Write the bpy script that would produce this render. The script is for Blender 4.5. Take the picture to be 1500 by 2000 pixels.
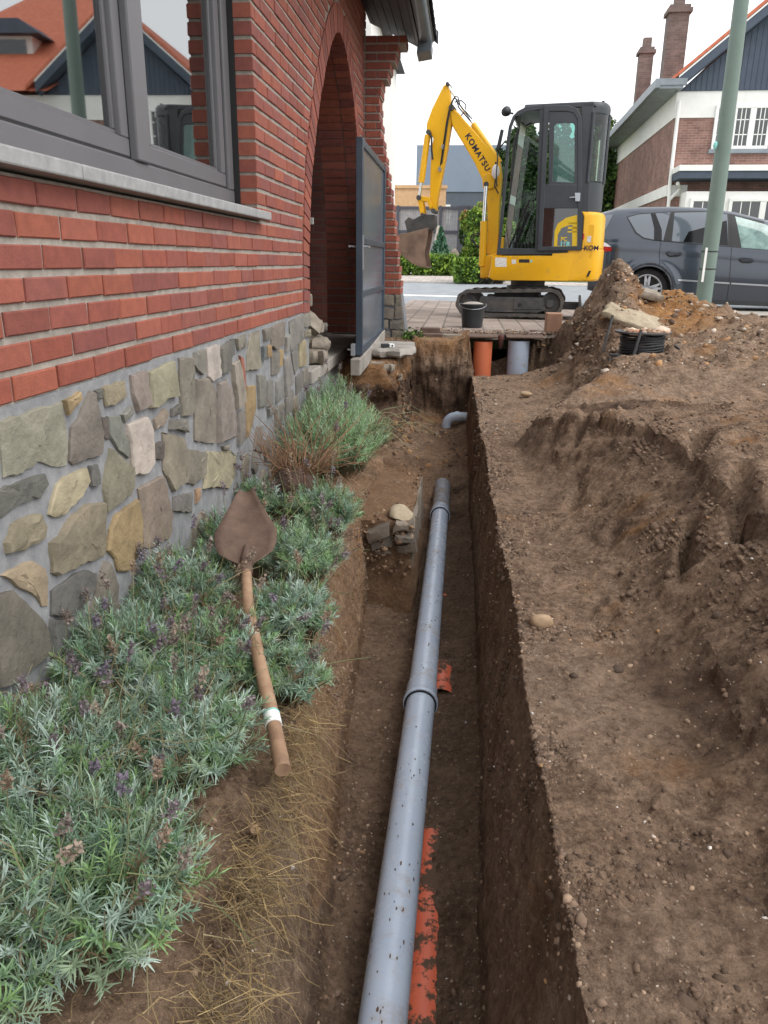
import bpy, bmesh, math, random
import numpy as np
from mathutils import Vector, Matrix
random.seed(7); rng = np.random.default_rng(7)
rad = math.radians
S = bpy.context.scene
for o in list(bpy.data.objects): bpy.data.objects.remove(o)

# ---------------------------------------------------------------- camera, sky, sun, exposure
cam = bpy.data.cameras.new('camera'); co = bpy.data.objects.new('camera', cam); S.collection.objects.link(co); S.camera = co
cR, cU, cF = Vector([0.995, 0.101, 0.012]), Vector([-0.042, 0.308, 0.951]), Vector([-0.092, 0.946, -0.31])
cR.normalize(); cU.normalize(); cF.normalize()
co.matrix_world = Matrix(((cR.x, cU.x, -cF.x, 0), (cR.y, cU.y, -cF.y, 0), (cR.z, cU.z, -cF.z, .68), (0, 0, 0, 1)))
cam.sensor_fit = 'VERTICAL'; cam.sensor_height = 36; cam.lens = 27; cam.clip_start = .02; cam.clip_end = 2000
W = bpy.data.worlds.new('World'); S.world = W; W.use_nodes = True
nt = W.node_tree; bg = nt.nodes['Background']
sky = nt.nodes.new('ShaderNodeTexSky'); sky.sky_type = 'NISHITA'; sky.sun_disc = False
SUN_EL, SUN_AZ = 52, 115                       # azimuth from +Y towards +X
sky.sun_elevation = rad(SUN_EL); sky.sun_rotation = rad(SUN_AZ); sky.air_density = 1.0; sky.dust_density = 3.0
hs = nt.nodes.new('ShaderNodeHueSaturation'); hs.inputs['Saturation'].default_value = .22      # cloud deck: almost colourless sky
nt.links.new(sky.outputs[0], hs.inputs['Color'])
cl = nt.nodes.new('ShaderNodeMix'); cl.data_type = 'RGBA'; cl.inputs[0].default_value = .72; cl.inputs[7].default_value = (7.4, 7.5, 7.7, 1)      # even cloud cover over the clear sky
nt.links.new(hs.outputs[0], cl.inputs[6]); nt.links.new(cl.outputs[2], bg.inputs[0]); bg.inputs[1].default_value = .15
sl = bpy.data.lights.new('sun', 'SUN'); sl.energy = 1.0; sl.angle = rad(40); sl.color = (1, .97, .93)
so = bpy.data.objects.new('sun', sl); S.collection.objects.link(so)
sd = Vector((math.sin(rad(SUN_AZ)) * math.cos(rad(SUN_EL)), math.cos(rad(SUN_AZ)) * math.cos(rad(SUN_EL)), math.sin(rad(SUN_EL))))
so.rotation_euler = (-sd).to_track_quat('-Z', 'Y').to_euler()
S.view_settings.view_transform = 'Standard'; S.view_settings.look = 'None'; S.view_settings.gamma = 1; S.view_settings.exposure = .72

# ---------------------------------------------------------------- materials
def lin(c):
    return tuple(((v / 255) / 12.92 if v <= 10 else (((v / 255) + .055) / 1.055) ** 2.4) for v in c)
def nn(t, kind, **kw):
    n = t.nodes.new(kind)
    for k, v in kw.items(): setattr(n, k, v)
    return n
def mat(name, c1, c2=None, scale=6, rough=.7, metal=0, bump=0, bscale=60, attr=None, spec=.5, detail=6, fac=(.35, .65), coat=0, dist=.004, dirt=None, dscale=5, dfac=(.55, .75)):
    """principled material, colour wandering between c1 and c2, optional bump, optional dirt blotches, optional per-piece colour attribute"""
    m = bpy.data.materials.new(name); m.use_nodes = True; t = m.node_tree; b = t.nodes['Principled BSDF']
    b.inputs['Roughness'].default_value = rough; b.inputs['Metallic'].default_value = metal; b.inputs['Specular IOR Level'].default_value = spec
    b.inputs['Coat Weight'].default_value = coat; b.inputs['Coat Roughness'].default_value = .06
    tc = nn(t, 'ShaderNodeTexCoord'); col = None
    if attr:
        a = nn(t, 'ShaderNodeAttribute', attribute_name=attr); col = a.outputs['Color']
    if c2 is not None or not attr:
        no = nn(t, 'ShaderNodeTexNoise'); no.inputs['Scale'].default_value = scale; no.inputs['Detail'].default_value = detail; no.inputs['Roughness'].default_value = .65
        t.links.new(tc.outputs['Object'], no.inputs['Vector'])
        r = nn(t, 'ShaderNodeValToRGB'); r.color_ramp.elements[0].position = fac[0]; r.color_ramp.elements[1].position = fac[1]
        r.color_ramp.elements[0].color = (*c1, 1); r.color_ramp.elements[1].color = (*(c2 or c1), 1)
        t.links.new(no.outputs[0], r.inputs[0])
        if attr:
            mx = nn(t, 'ShaderNodeMix', data_type='RGBA', blend_type='MULTIPLY'); mx.inputs[0].default_value = 1
            t.links.new(col, mx.inputs[6]); t.links.new(r.outputs[0], mx.inputs[7]); col = mx.outputs[2]
        else: col = r.outputs[0]
    if dirt is not None:
        n2 = nn(t, 'ShaderNodeTexNoise'); n2.inputs['Scale'].default_value = dscale; n2.inputs['Detail'].default_value = 9; n2.inputs['Roughness'].default_value = .7
        t.links.new(tc.outputs['Object'], n2.inputs['Vector'])
        mr = nn(t, 'ShaderNodeMapRange'); mr.inputs[1].default_value = dfac[0]; mr.inputs[2].default_value = dfac[1]
        t.links.new(n2.outputs[0], mr.inputs[0])
        mx = nn(t, 'ShaderNodeMix', data_type='RGBA'); t.links.new(mr.outputs[0], mx.inputs[0]); t.links.new(col, mx.inputs[6]); mx.inputs[7].default_value = (*dirt, 1); col = mx.outputs[2]
        ra = nn(t, 'ShaderNodeMapRange'); ra.inputs[3].default_value = rough; ra.inputs[4].default_value = .9
        t.links.new(mr.outputs[0], ra.inputs[0]); t.links.new(ra.outputs[0], b.inputs['Roughness'])
    t.links.new(col, b.inputs['Base Color'])
    if bump:
        nb = nn(t, 'ShaderNodeTexNoise'); nb.inputs['Scale'].default_value = bscale; nb.inputs['Detail'].default_value = 6; nb.inputs['Roughness'].default_value = .7
        t.links.new(tc.outputs['Object'], nb.inputs['Vector'])
        bp = nn(t, 'ShaderNodeBump'); bp.inputs['Strength'].default_value = bump; bp.inputs['Distance'].default_value = dist
        t.links.new(nb.outputs[0], bp.inputs['Height']); t.links.new(bp.outputs[0], b.inputs['Normal'])
    return m
def glass_mat(name, tint, rough=.02, opac=.0, spec=.5):
    """thin pane: mostly see-through, fresnel mirror on top; opac mixes in a body colour"""
    m = bpy.data.materials.new(name); m.use_nodes = True; t = m.node_tree; t.nodes.clear()
    out = nn(t, 'ShaderNodeOutputMaterial'); tr = nn(t, 'ShaderNodeBsdfTransparent'); gl = nn(t, 'ShaderNodeBsdfGlossy'); df = nn(t, 'ShaderNodeBsdfDiffuse')
    tr.inputs[0].default_value = (*tint, 1); gl.inputs['Roughness'].default_value = rough; gl.inputs['Color'].default_value = (.95, .97, .97, 1); df.inputs[0].default_value = (*[c * .6 for c in tint], 1)
    m1 = nn(t, 'ShaderNodeMixShader'); m1.inputs[0].default_value = opac; t.links.new(tr.outputs[0], m1.inputs[1]); t.links.new(df.outputs[0], m1.inputs[2])
    fr = nn(t, 'ShaderNodeFresnel'); fr.inputs[0].default_value = 1.25 + spec
    m2 = nn(t, 'ShaderNodeMixShader'); t.links.new(fr.outputs[0], m2.inputs[0]); t.links.new(m1.outputs[0], m2.inputs[1]); t.links.new(gl.outputs[0], m2.inputs[2])
    t.links.new(m2.outputs[0], out.inputs[0]); return m
def brick_mat(name, ca, cb, cm, scale=1.0, bw=.2, bh=.07, mortar=.012, vertical=True, bumpd=.006, offset=.5):
    """flat procedural brickwork / paving (object coordinates, metres)"""
    m = bpy.data.materials.new(name); m.use_nodes = True; t = m.node_tree; b = t.nodes['Principled BSDF']; b.inputs['Roughness'].default_value = .85
    tc = nn(t, 'ShaderNodeTexCoord'); br = nn(t, 'ShaderNodeTexBrick', offset=offset)
    if vertical:
        sx = nn(t, 'ShaderNodeSeparateXYZ'); t.links.new(tc.outputs['Object'], sx.inputs[0]); ad = nn(t, 'ShaderNodeMath', operation='ADD')
        t.links.new(sx.outputs[0], ad.inputs[0]); t.links.new(sx.outputs[1], ad.inputs[1])
        cx = nn(t, 'ShaderNodeCombineXYZ'); t.links.new(ad.outputs[0], cx.inputs[0]); t.links.new(sx.outputs[2], cx.inputs[1]); t.links.new(cx.outputs[0], br.inputs['Vector'])
    else: t.links.new(tc.outputs['Object'], br.inputs['Vector'])
    br.inputs['Scale'].default_value = scale; br.inputs['Brick Width'].default_value = bw; br.inputs['Row Height'].default_value = bh
    br.inputs['Mortar Size'].default_value = mortar / 2; br.inputs['Mortar Smooth'].default_value = .2; br.inputs['Bias'].default_value = 0
    br.inputs['Color1'].default_value = (*ca, 1); br.inputs['Color2'].default_value = (*cb, 1); br.inputs['Mortar'].default_value = (*cm, 1)
    no = nn(t, 'ShaderNodeTexNoise'); no.inputs['Scale'].default_value = 2.5; no.inputs['Detail'].default_value = 8; t.links.new(tc.outputs['Object'], no.inputs['Vector'])
    mr = nn(t, 'ShaderNodeMapRange'); mr.inputs[1].default_value = .3; mr.inputs[2].default_value = .7; mr.inputs[3].default_value = .72; mr.inputs[4].default_value = 1.2; t.links.new(no.outputs[0], mr.inputs[0])
    mx = nn(t, 'ShaderNodeMix', data_type='RGBA', blend_type='MULTIPLY'); mx.inputs[0].default_value = 1; t.links.new(br.outputs[0], mx.inputs[6]); t.links.new(mr.outputs[0], mx.inputs[7])
    t.links.new(mx.outputs[2], b.inputs['Base Color'])
    bp = nn(t, 'ShaderNodeBump', invert=True); bp.inputs['Distance'].default_value = bumpd; bp.inputs['Strength'].default_value = .8; t.links.new(br.outputs['Fac'], bp.inputs['Height']); t.links.new(bp.outputs[0], b.inputs['Normal'])
    return m
def leaf_mat(name, rough=.6, trans=.25):
    m = bpy.data.materials.new(name); m.use_nodes = True; t = m.node_tree; b = t.nodes['Principled BSDF']; out = t.nodes['Material Output']
    a = nn(t, 'ShaderNodeAttribute', attribute_name='Col'); b.inputs['Roughness'].default_value = rough; b.inputs['Specular IOR Level'].default_value = .3
    t.links.new(a.outputs['Color'], b.inputs['Base Color']); tl = nn(t, 'ShaderNodeBsdfTranslucent'); t.links.new(a.outputs['Color'], tl.inputs[0])
    ms = nn(t, 'ShaderNodeMixShader'); ms.inputs[0].default_value = trans; t.links.new(b.outputs[0], ms.inputs[1]); t.links.new(tl.outputs[0], ms.inputs[2]); t.links.new(ms.outputs[0], out.inputs[0])
    return m
M = dict(
    brick=mat('red_brick', (.84, .84, .86), (1.12, 1.12, 1.10), 22, .82, attr='Col', bump=.55, bscale=160, dist=.004, detail=10, dirt=lin((150, 118, 104)), dscale=7, dfac=(.62, .95)),
    mortar=mat('mortar', lin((138, 131, 122)), lin((168, 160, 150)), 25, .95, bump=.5, bscale=220, dist=.003),
    stone=mat('plinth_stone', (.74, .74, .75), (1.14, 1.13, 1.14), 9, .8, attr='Col', bump=.8, bscale=45, dist=.008, detail=10),
    smortar=mat('plinth_mortar', lin((122, 123, 126)), lin((148, 148, 149)), 18, .95, bump=.5, bscale=150, dist=.004),
    frame=mat('window_frame_paint', lin((100, 99, 102)), lin((106, 105, 108)), 3, .38, spec=.4),
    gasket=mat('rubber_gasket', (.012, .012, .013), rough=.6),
    bluestone=mat('bluestone', lin((140, 140, 140)), lin((165, 165, 164)), 18, .75, bump=.25, bscale=200, dist=.002, detail=10),
    dark_wood=mat('soffit_boards', lin((52, 56, 62)), lin((64, 68, 74)), 4, .55),
    gutter=mat('gutter_metal', lin((82, 90, 96)), lin((100, 108, 114)), 3, .45, spec=.4),
    tile=mat('roof_tile_dark', lin((70, 72, 76)), lin((96, 97, 100)), 7, .75, bump=.3),
    gate=mat('gate_paint', lin((50, 61, 74)), lin((62, 74, 86)), 5, .4, spec=.5),
    concrete=mat('concrete', lin((132, 126, 118)), lin((164, 158, 150)), 6, .9, bump=.5, bscale=80, dist=.004, detail=10),
    pvc=mat('grey_pvc', lin((172, 184, 202)), lin((180, 192, 208)), 4, .26, dirt=lin((156, 142, 126)), dscale=11, dfac=(.54, .78), spec=.5),
    pvc_dirty=mat('grey_pvc_muddy', lin((120, 128, 142)), lin((130, 138, 152)), 4, .45, dirt=lin((126, 112, 98)), dscale=14, dfac=(.42, .6)),
    orange=mat('orange_pvc', lin((222, 104, 72)), lin((230, 116, 84)), 6, .45, dirt=lin((96, 76, 60)), dscale=16, dfac=(.49, .54)),
    orange_clean=mat('orange_pvc_clean', lin((198, 104, 68)), lin((206, 114, 78)), 6, .5, dirt=lin((120, 90, 66)), dscale=6, dfac=(.6, .72)),
    wood=mat('ash_handle', lin((138, 108, 84)), lin((170, 140, 112)), 9, .75, bump=.3, bscale=70, dirt=lin((96, 72, 58)), dscale=6, dfac=(.5, .75)),
    rust=mat('muddy_steel', lin((84, 66, 56)), lin((108, 87, 74)), 14, .85, bump=.4, bscale=90, dirt=lin((84, 66, 56)), dscale=10),
    yellow=mat('yellow_paint', lin((226, 168, 20)), lin((232, 176, 26)), 2, .34, spec=.45, dirt=lin((166, 132, 62)), dscale=5, dfac=(.56, .8)),
    black=mat('black_plastic', lin((32, 34, 37)), lin((42, 44, 47)), 6, .5),
    cabpaint=mat('cab_paint', lin((46, 50, 55)), lin((58, 62, 67)), 3, .42, spec=.5, dirt=lin((98, 94, 88)), dscale=6, dfac=(.66, .9)),
    rubber=mat('track_rubber', lin((62, 60, 58)), lin((92, 88, 84)), 9, .9, bump=.5, dirt=lin((104, 92, 80)), dscale=7, dfac=(.52, .75)),
    steel_dark=mat('dark_steel', lin((62, 62, 64)), lin((86, 84, 82)), 8, .6, metal=.3, dirt=lin((104, 92, 80)), dscale=8),
    chrome=mat('chrome_rod', (.75, .77, .8), rough=.15, metal=1),
    white=mat('white_paint', lin((226, 226, 222)), lin((236, 236, 233)), 3, .6),
    sticker=mat('sticker', lin((222, 220, 214)), lin((190, 188, 182)), 60, .6, fac=(.45, .6)),
    ink=mat('lettering_ink', lin((26, 28, 48)), rough=.5),
    teal=mat('teal_lettering', lin((130, 196, 190)), rough=.5),
    yellow_decal=mat('yellow_decal', lin((214, 178, 20)), rough=.4),
    red=mat('red_lens', lin((176, 24, 26)), rough=.2),
    clear_lens=mat('clear_lens', lin((210, 205, 205)), rough=.15),
    green_pole=mat('green_grey_paint', lin((100, 117, 109)), lin((111, 128, 119)), 3, .55, dirt=lin((96, 108, 98)), dscale=3, dfac=(.55, .8)),
    carpaint=mat('car_paint', lin((56, 63, 74)), lin((58, 65, 76)), 2, .25, metal=.3, coat=.8),
    tyre=mat('tyre_rubber', lin((30, 30, 32)), lin((46, 46, 47)), 10, .85),
    alloy=mat('alloy', lin((176, 180, 186)), rough=.3, metal=.7),
    asphalt=mat('asphalt', lin((130, 135, 139)), lin((148, 152, 155)), 3, .9, bump=.3, bscale=200),
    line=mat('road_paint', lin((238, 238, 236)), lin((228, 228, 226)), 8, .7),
    pale_concrete=mat('pale_pavement', lin((150, 143, 134)), lin((172, 166, 157)), 4, .9, bump=.3),
    grass=mat('verge_grass', lin((86, 100, 52)), lin((116, 128, 70)), 12, .9, bump=.6, bscale=40),
    plaster=mat('white_plaster', lin((226, 225, 220)), lin((236, 235, 231)), 2, .9),
    dark_cladding=mat('dark_cladding', lin((66, 76, 90)), lin((74, 84, 98)), 3, .7),
    roof_red=mat('clay_roof', lin((176, 92, 66)), lin((200, 118, 88)), 8, .8, bump=.6, bscale=18, dist=.03),
    zinc=mat('zinc', lin((120, 128, 134)), lin((138, 146, 152)), 3, .5),
    greywall=mat('far_grey_cladding', lin((128, 140, 158)), lin((134, 146, 164)), 1, .8),
    greywall_dark=mat('far_dark_cladding', lin((88, 94, 106)), lin((96, 102, 114)), 1, .8),
    fence=mat('weathered_fence', lin((140, 138, 142)), lin((160, 158, 160)), 6, .85),
    darkmetal=mat('fence_rail', lin((74, 74, 84)), rough=.6),
    pine=mat('pale_timber', lin((206, 164, 122)), lin((222, 182, 140)), 6, .8),
    bark=mat('bark', lin((70, 56, 46)), lin((92, 76, 62)), 14, .9, bump=.6),
    leaf=leaf_mat('leaf'), straw=leaf_mat('straw', .8, .15),
    interior=mat('room_plaster', lin((206, 204, 198)), lin((214, 212, 206)), 4, .9),
    blind=mat('white_blind', lin((220, 222, 220)), rough=.7),
    glass=glass_mat('window_glass', (.74, .82, .79), spec=3.3), cabglass=glass_mat('cab_glass', (.42, .74, .68), opac=.22, spec=.5),
    tint=glass_mat('tinted_glass', (.06, .07, .08), spec=.7), clearglass=glass_mat('clear_glass', (.55, .68, .64), spec=.3),
    poly=mat('gate_panel', lin((84, 92, 104)), lin((104, 112, 122)), 1.5, .22, spec=.7),
    soilbits=mat('soil_bits', (.8, .8, .8), (1.15, 1.15, 1.15), 40, .95, attr='Col', bump=.5, bscale=120),
)
M['housebrick'] = brick_mat('old_house_brick', lin((128, 92, 82)), lin((150, 112, 100)), lin((152, 140, 132)), bw=.2, bh=.065)
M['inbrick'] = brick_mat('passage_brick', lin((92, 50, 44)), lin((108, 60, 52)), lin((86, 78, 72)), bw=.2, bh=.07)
M['paver'] = brick_mat('pavement_pavers', lin((136, 122, 112)), lin((156, 142, 132)), lin((110, 100, 92)), bw=.22, bh=.22, mortar=.02, vertical=False, offset=0)
M['drive'] = brick_mat('driveway_pavers', lin((176, 166, 158)), lin((192, 183, 176)), lin((150, 142, 134)), bw=.3, bh=.3, mortar=.03, vertical=False)

# ---------------------------------------------------------------- object helpers
def org(o):
    v = Vector((0, 0, 0))
    while o is not None: v = v + o.location; o = o.parent
    return v
def tag(o, label=None, cat=None, group=None, kind=None):
    for k, v in (('label', label), ('category', cat), ('group', group), ('kind', kind)):
        if v: o[k] = v
    return o
def thing(name, loc, label, cat, group=None):
    o = bpy.data.objects.new(name, None); o.empty_display_size = .1; S.collection.objects.link(o); o.location = loc
    return tag(o, label, cat, group)
class MB:
    def __init__(s): s.v = []; s.f = []; s.c = []
    def add(s, vs, fs, col=None):
        b = len(s.v); s.v += [tuple(v) for v in vs]; s.f += [tuple(b + i for i in f) for f in fs]; s.c += [col or (1, 1, 1)] * len(vs); return s
    def box(s, lo, hi, Mx=None, col=None):
        x0, y0, z0 = lo; x1, y1, z1 = hi
        vs = [(x0, y0, z0), (x1, y0, z0), (x1, y1, z0), (x0, y1, z0), (x0, y0, z1), (x1, y0, z1), (x1, y1, z1), (x0, y1, z1)]
        if Mx: vs = [Mx(*v) for v in vs]
        return s.add(vs, [(3, 2, 1, 0), (4, 5, 6, 7), (0, 1, 5, 4), (1, 2, 6, 5), (2, 3, 7, 6), (3, 0, 4, 7)], col)
    def prism(s, pts, a, b, Mx, col=None):
        """outline in a plane swept from offset a to b; Mx(p, q, w) -> xyz"""
        n = len(pts); vs = [Mx(p, q, a) for p, q in pts] + [Mx(p, q, b) for p, q in pts]
        return s.add(vs, [tuple(range(n - 1, -1, -1)), tuple(range(n, 2 * n))] + [(i, (i + 1) % n, n + (i + 1) % n, n + i) for i in range(n)], col)
    def ring(s, outer, inner, a, b, Mx, col=None):
        n = len(outer); vs = []
        for w in (a, b):
            vs += [Mx(p, q, w) for p, q in outer] + [Mx(p, q, w) for p, q in inner]
        fs = []
        for i in range(n):
            j = (i + 1) % n
            fs += [(j, i, n + i, n + j), (2 * n + i, 2 * n + j, 3 * n + j, 3 * n + i), (i, j, 2 * n + j, 2 * n + i), (n + j, n + i, 3 * n + i, 3 * n + j)]
        return s.add(vs, fs, col)
    def tube(s, path, r, n=10, col=None, cap=True):
        path = [Vector(p) for p in path]; rs = r if isinstance(r, (list, tuple)) else [r] * len(path); vs = []; fs = []
        t0 = (path[1] - path[0]).normalized(); ref = Vector((0, 0, 1)) if abs(t0.z) < .9 else Vector((1, 0, 0)); u = t0.cross(ref).normalized()
        for i, p in enumerate(path):
            t = (path[min(i + 1, len(path) - 1)] - path[max(i - 1, 0)]).normalized(); u = (u - t * u.dot(t)).normalized(); w = t.cross(u)
            for k in range(n):
                a = 2 * math.pi * k / n; vs.append(p + (u * math.cos(a) + w * math.sin(a)) * rs[i])
        for i in range(len(path) - 1):
            for k in range(n): fs.append((i * n + k, i * n + (k + 1) % n, (i + 1) * n + (k + 1) % n, (i + 1) * n + k))
        if cap: fs += [tuple(range(n - 1, -1, -1)), tuple(range((len(path) - 1) * n, len(path) * n))]
        return s.add(vs, fs, col)
    def lathe(s, prof, c, ax='z', n=32, col=None, Mx=None, cap=True):
        vs = []; fs = []
        for r, h in prof:
            for k in range(n):
                a = 2 * math.pi * k / n; p, q = r * math.cos(a), r * math.sin(a)
                v = {'z': (c[0] + p, c[1] + q, c[2] + h), 'y': (c[0] + p, c[1] + h, c[2] + q), 'x': (c[0] + h, c[1] + p, c[2] + q)}[ax]
                vs.append(Mx(*v) if Mx else v)
        for i in range(len(prof) - 1):
            for k in range(n): fs.append((i * n + k, i * n + (k + 1) % n, (i + 1) * n + (k + 1) % n, (i + 1) * n + k))
        if cap: fs += [tuple(range(n - 1, -1, -1)), tuple(range((len(prof) - 1) * n, len(prof) * n))]
        return s.add(vs, fs, col)
    def lump(s, c, r, seed=0, sub=2, rough=.25, col=None, rot=None):
        bm = bmesh.new(); bmesh.ops.create_icosphere(bm, subdivisions=sub, radius=1); rr = random.Random(seed)
        planes = [(Vector((rr.gauss(0, 1), rr.gauss(0, 1), rr.gauss(0, 1))).normalized(), rr.uniform(.6, .95)) for _ in range(9)]
        vs = []
        for v in bm.verts:
            p = v.co.copy()
            for nrm, d in planes:
                e = p.dot(nrm) - d
                if e > 0: p -= nrm * e * (1 - rough)
            p = p * (1 + rr.uniform(-1, 1) * .03); p = Vector((p.x * r[0], p.y * r[1], p.z * r[2]))
            if rot: p = rot @ p
            vs.append(p + Vector(c))
        fs = [tuple(v.index for v in f.verts) for f in bm.faces]; bm.free(); return s.add(vs, fs, col)
    def build(s, name, m, parent=None, smooth=35, bevel=0, seg=2, fix=True):
        me = bpy.data.meshes.new(name); o_ = org(parent); vs = np.array(s.v, float) - np.array(o_)
        me.from_pydata(vs.tolist(), [], s.f)
        ca = me.attributes.new('Col', 'FLOAT_COLOR', 'POINT'); ca.data.foreach_set('color', np.c_[np.array(s.c), np.ones(len(s.c))].astype(np.float32).ravel())
        if fix:
            bm = bmesh.new(); bm.from_mesh(me); bmesh.ops.recalc_face_normals(bm, faces=bm.faces); bm.to_mesh(me); bm.free()
        for mm in (m if isinstance(m, (list, tuple)) else [m]): me.materials.append(mm)
        if smooth:
            me.polygons.foreach_set('use_smooth', [True] * len(me.polygons)); me.set_sharp_from_angle(angle=rad(smooth))
        ob = bpy.data.objects.new(name, me); S.collection.objects.link(ob)
        if parent: ob.parent = parent
        if bevel:
            md = ob.modifiers.new('bevel', 'BEVEL'); md.width = bevel; md.segments = seg; md.limit_method = 'ANGLE'; md.angle_limit = rad(40)
        return ob
def text(name, body, m, parent, o, x, y, h, spacing=1.0, ext=.001, bold=.0):
    """lettering standing on a surface: origin o, reading direction x, letter-up direction y, letter height h"""
    cu = bpy.data.curves.new(name, 'FONT'); cu.body = body; cu.size = h * 1.4; cu.extrude = ext; cu.space_character = spacing; cu.offset = bold
    tmp = bpy.data.objects.new('tmp_text', cu); S.collection.objects.link(tmp); dg = bpy.context.evaluated_depsgraph_get()
    me = bpy.data.meshes.new_from_object(tmp.evaluated_get(dg)); bpy.data.objects.remove(tmp); me.name = name
    ob = bpy.data.objects.new(name, me); S.collection.objects.link(ob); me.materials.clear(); me.materials.append(m)
    x = Vector(x).normalized(); y = Vector(y); y = (y - x * y.dot(x)).normalized(); z = x.cross(y); o = Vector(o) - org(parent)
    mw = Matrix(((x.x, y.x, z.x, o.x), (x.y, y.y, z.y, o.y), (x.z, y.z, z.z, o.z), (0, 0, 0, 1)))
    me.transform(mw); ob.parent = parent; return ob
def raw(name, V, Fq, m, parent=None, col=None, smooth=False):
    """big mesh from arrays: V (n,3), Fq (k,3|4)"""
    V = np.asarray(V, np.float32); o_ = org(parent); V = V - np.array(o_, np.float32); Fq = np.asarray(Fq, np.int32); k = Fq.shape[1]
    me = bpy.data.meshes.new(name); me.vertices.add(len(V)); me.vertices.foreach_set('co', V.ravel())
    me.loops.add(Fq.size); me.loops.foreach_set('vertex_index', Fq.ravel()); me.polygons.add(len(Fq)); me.polygons.foreach_set('loop_start', np.arange(0, Fq.size, k, dtype=np.int32))
    me.update(calc_edges=True)
    if col is not None:
        ca = me.attributes.new('Col', 'FLOAT_COLOR', 'POINT'); ca.data.foreach_set('color', np.c_[col, np.ones(len(V))].astype(np.float32).ravel())
    if smooth: me.polygons.foreach_set('use_smooth', np.ones(len(Fq), bool))
    me.materials.append(m); ob = bpy.data.objects.new(name, me); S.collection.objects.link(ob)
    if parent: ob.parent = parent
    return ob
XYZ = lambda p, q, w: (w, p, q)             # outline in (Y, Z), swept along X
XZY = lambda p, q, w: (p, w, q)             # outline in (X, Z), swept along Y
XYW = lambda p, q, w: (p, q, w)             # outline in (X, Y), swept along Z

# value noise
def _h(i, j, k, s):
    n = (i * 374761393 + j * 668265263 + k * 2147483647 + s * 974634777) & 0xffffffff
    n = ((n ^ (n >> 13)) * 1274126177) & 0xffffffff
    return ((n ^ (n >> 16)) & 0xffff) / 65535.0
def vnoise(P, s=0):
    P = np.asarray(P, float); I = np.floor(P).astype(np.int64); f = P - I; f = f * f * (3 - 2 * f); r = 0
    for a in (0, 1):
        for b in (0, 1):
            for c in (0, 1):
                w = (f[:, 0] if a else 1 - f[:, 0]) * (f[:, 1] if b else 1 - f[:, 1]) * (f[:, 2] if c else 1 - f[:, 2])
                r = r + w * _h(I[:, 0] + a, I[:, 1] + b, I[:, 2] + c, s)
    return r * 2 - 1
def fbm(P, scale, octs=4, gain=.5, s=0, ridged=False):
    P = np.asarray(P, float) * scale; r = 0; a = 1; t = 0
    for o in range(octs):
        n = vnoise(P, s + o * 17)
        r = r + a * ((1 - 2 * np.abs(n)) if ridged else n); t += a; a *= gain; P = P * 2.03 + 11.3
    return r / t
sm = lambda x: np.clip(x, 0, 1) ** 2 * (3 - 2 * np.clip(x, 0, 1))

# ================================================================ SETTING: dug ground with the trench
def kf(Y, pts):
    a = np.array(pts); return np.interp(Y, a[:, 0], a[:, 1])
def z_right(X, Y):
    """shelf beside the trench, scooped-out bank, spoil heap"""
    xf = kf(Y, [(-2, .56), (.8, .58), (1.7, .57), (2.33, .45), (3, .41), (4, .37), (4.6, .34), (4.9, .40), (5.3, .62), (6, .78), (7.3, .85), (9, .9)])
    xt = kf(Y, [(-2, 1.05), (.8, 1.06), (2.6, 1.06), (3.3, 1.08), (3.8, .98), (4.1, .78), (4.4, .58), (4.65, .46), (4.9, .62), (5.4, 1.0), (6, 1.3), (7.3, 1.4), (9, 1.5)])
    zs = kf(Y, [(-2, -.41), (1, -.40), (3, -.395), (5, -.37), (7, -.36), (7.6, -.36), (9, -.3)])
    zt = kf(Y, [(-2, -.03), (2, -.02), (3.6, -.02), (4.1, -.06), (4.4, -.13), (4.65, -.22), (4.9, -.18), (5.3, -.05), (6, 0), (9, -.02)])
    t = np.clip((X - xf) / np.maximum(xt - xf, .05), 0, 1)
    steep = kf(Y, [(-2, 0), (3, .2), (4, .6), (4.7, .8), (5.0, .3), (5.6, 0), (9, 0)])
    prof = (1 - steep) * sm(t) + steep * sm(t * 1.0) ** .7
    lip = .5 + .5 * np.sin(Y * 7 + 2.3 * np.sin(Y * 3.1)); pr2 = np.where(t < .8, prof * (.80 - .06 * lip), prof); prof = np.where((Y < 4.75), .35 * prof + .65 * np.clip(pr2 + (prof - pr2) * sm((t - .78) / .10), 0, 1), prof); z = zs + (zt - zs) * prof
    g = lambda x, y, rx, ry, h, p=1.0: h * np.exp(-((((X - x) / rx) ** 2 + ((Y - y) / ry) ** 2) ** p))
    top = sm((X - xt + .25) / .4)
    z = z + top * (g(1.15, 4.7, .35, .5, .07) + g(1.6, 3.4, .3, .6, .06) + g(1.5, 2.2, .3, .4, .05) + g(2.2, 5.2, .5, .7, .08))
    # heap: grey-brown gravelly hump, its long left flank, the ochre sand tongue, dark soil in front
    z = z + g(1.46, 7.75, .27, .42, .56) + g(1.12, 7.85, .36, .40, .33) + g(.76, 8.0, .38, .36, .22) + g(1.7, 7.2, .45, .45, .16) + g(2.5, 6.9, .7, .6, .22) + g(2.4, 7.9, .4, .5, .14) + g(3.2, 6.4, .7, .7, .12) + g(2.1, 6.0, .6, .5, .12) + g(1.4, 5.6, .35, .35, .08) + g(1.95, 8.0, .27, .40, .36) + g(1.22, 7.1, .30, .30, .26) + g(2.3, 7.6, .34, .5, .16) + g(2.9, 7.9, .5, .5, .06)
    return z
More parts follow.
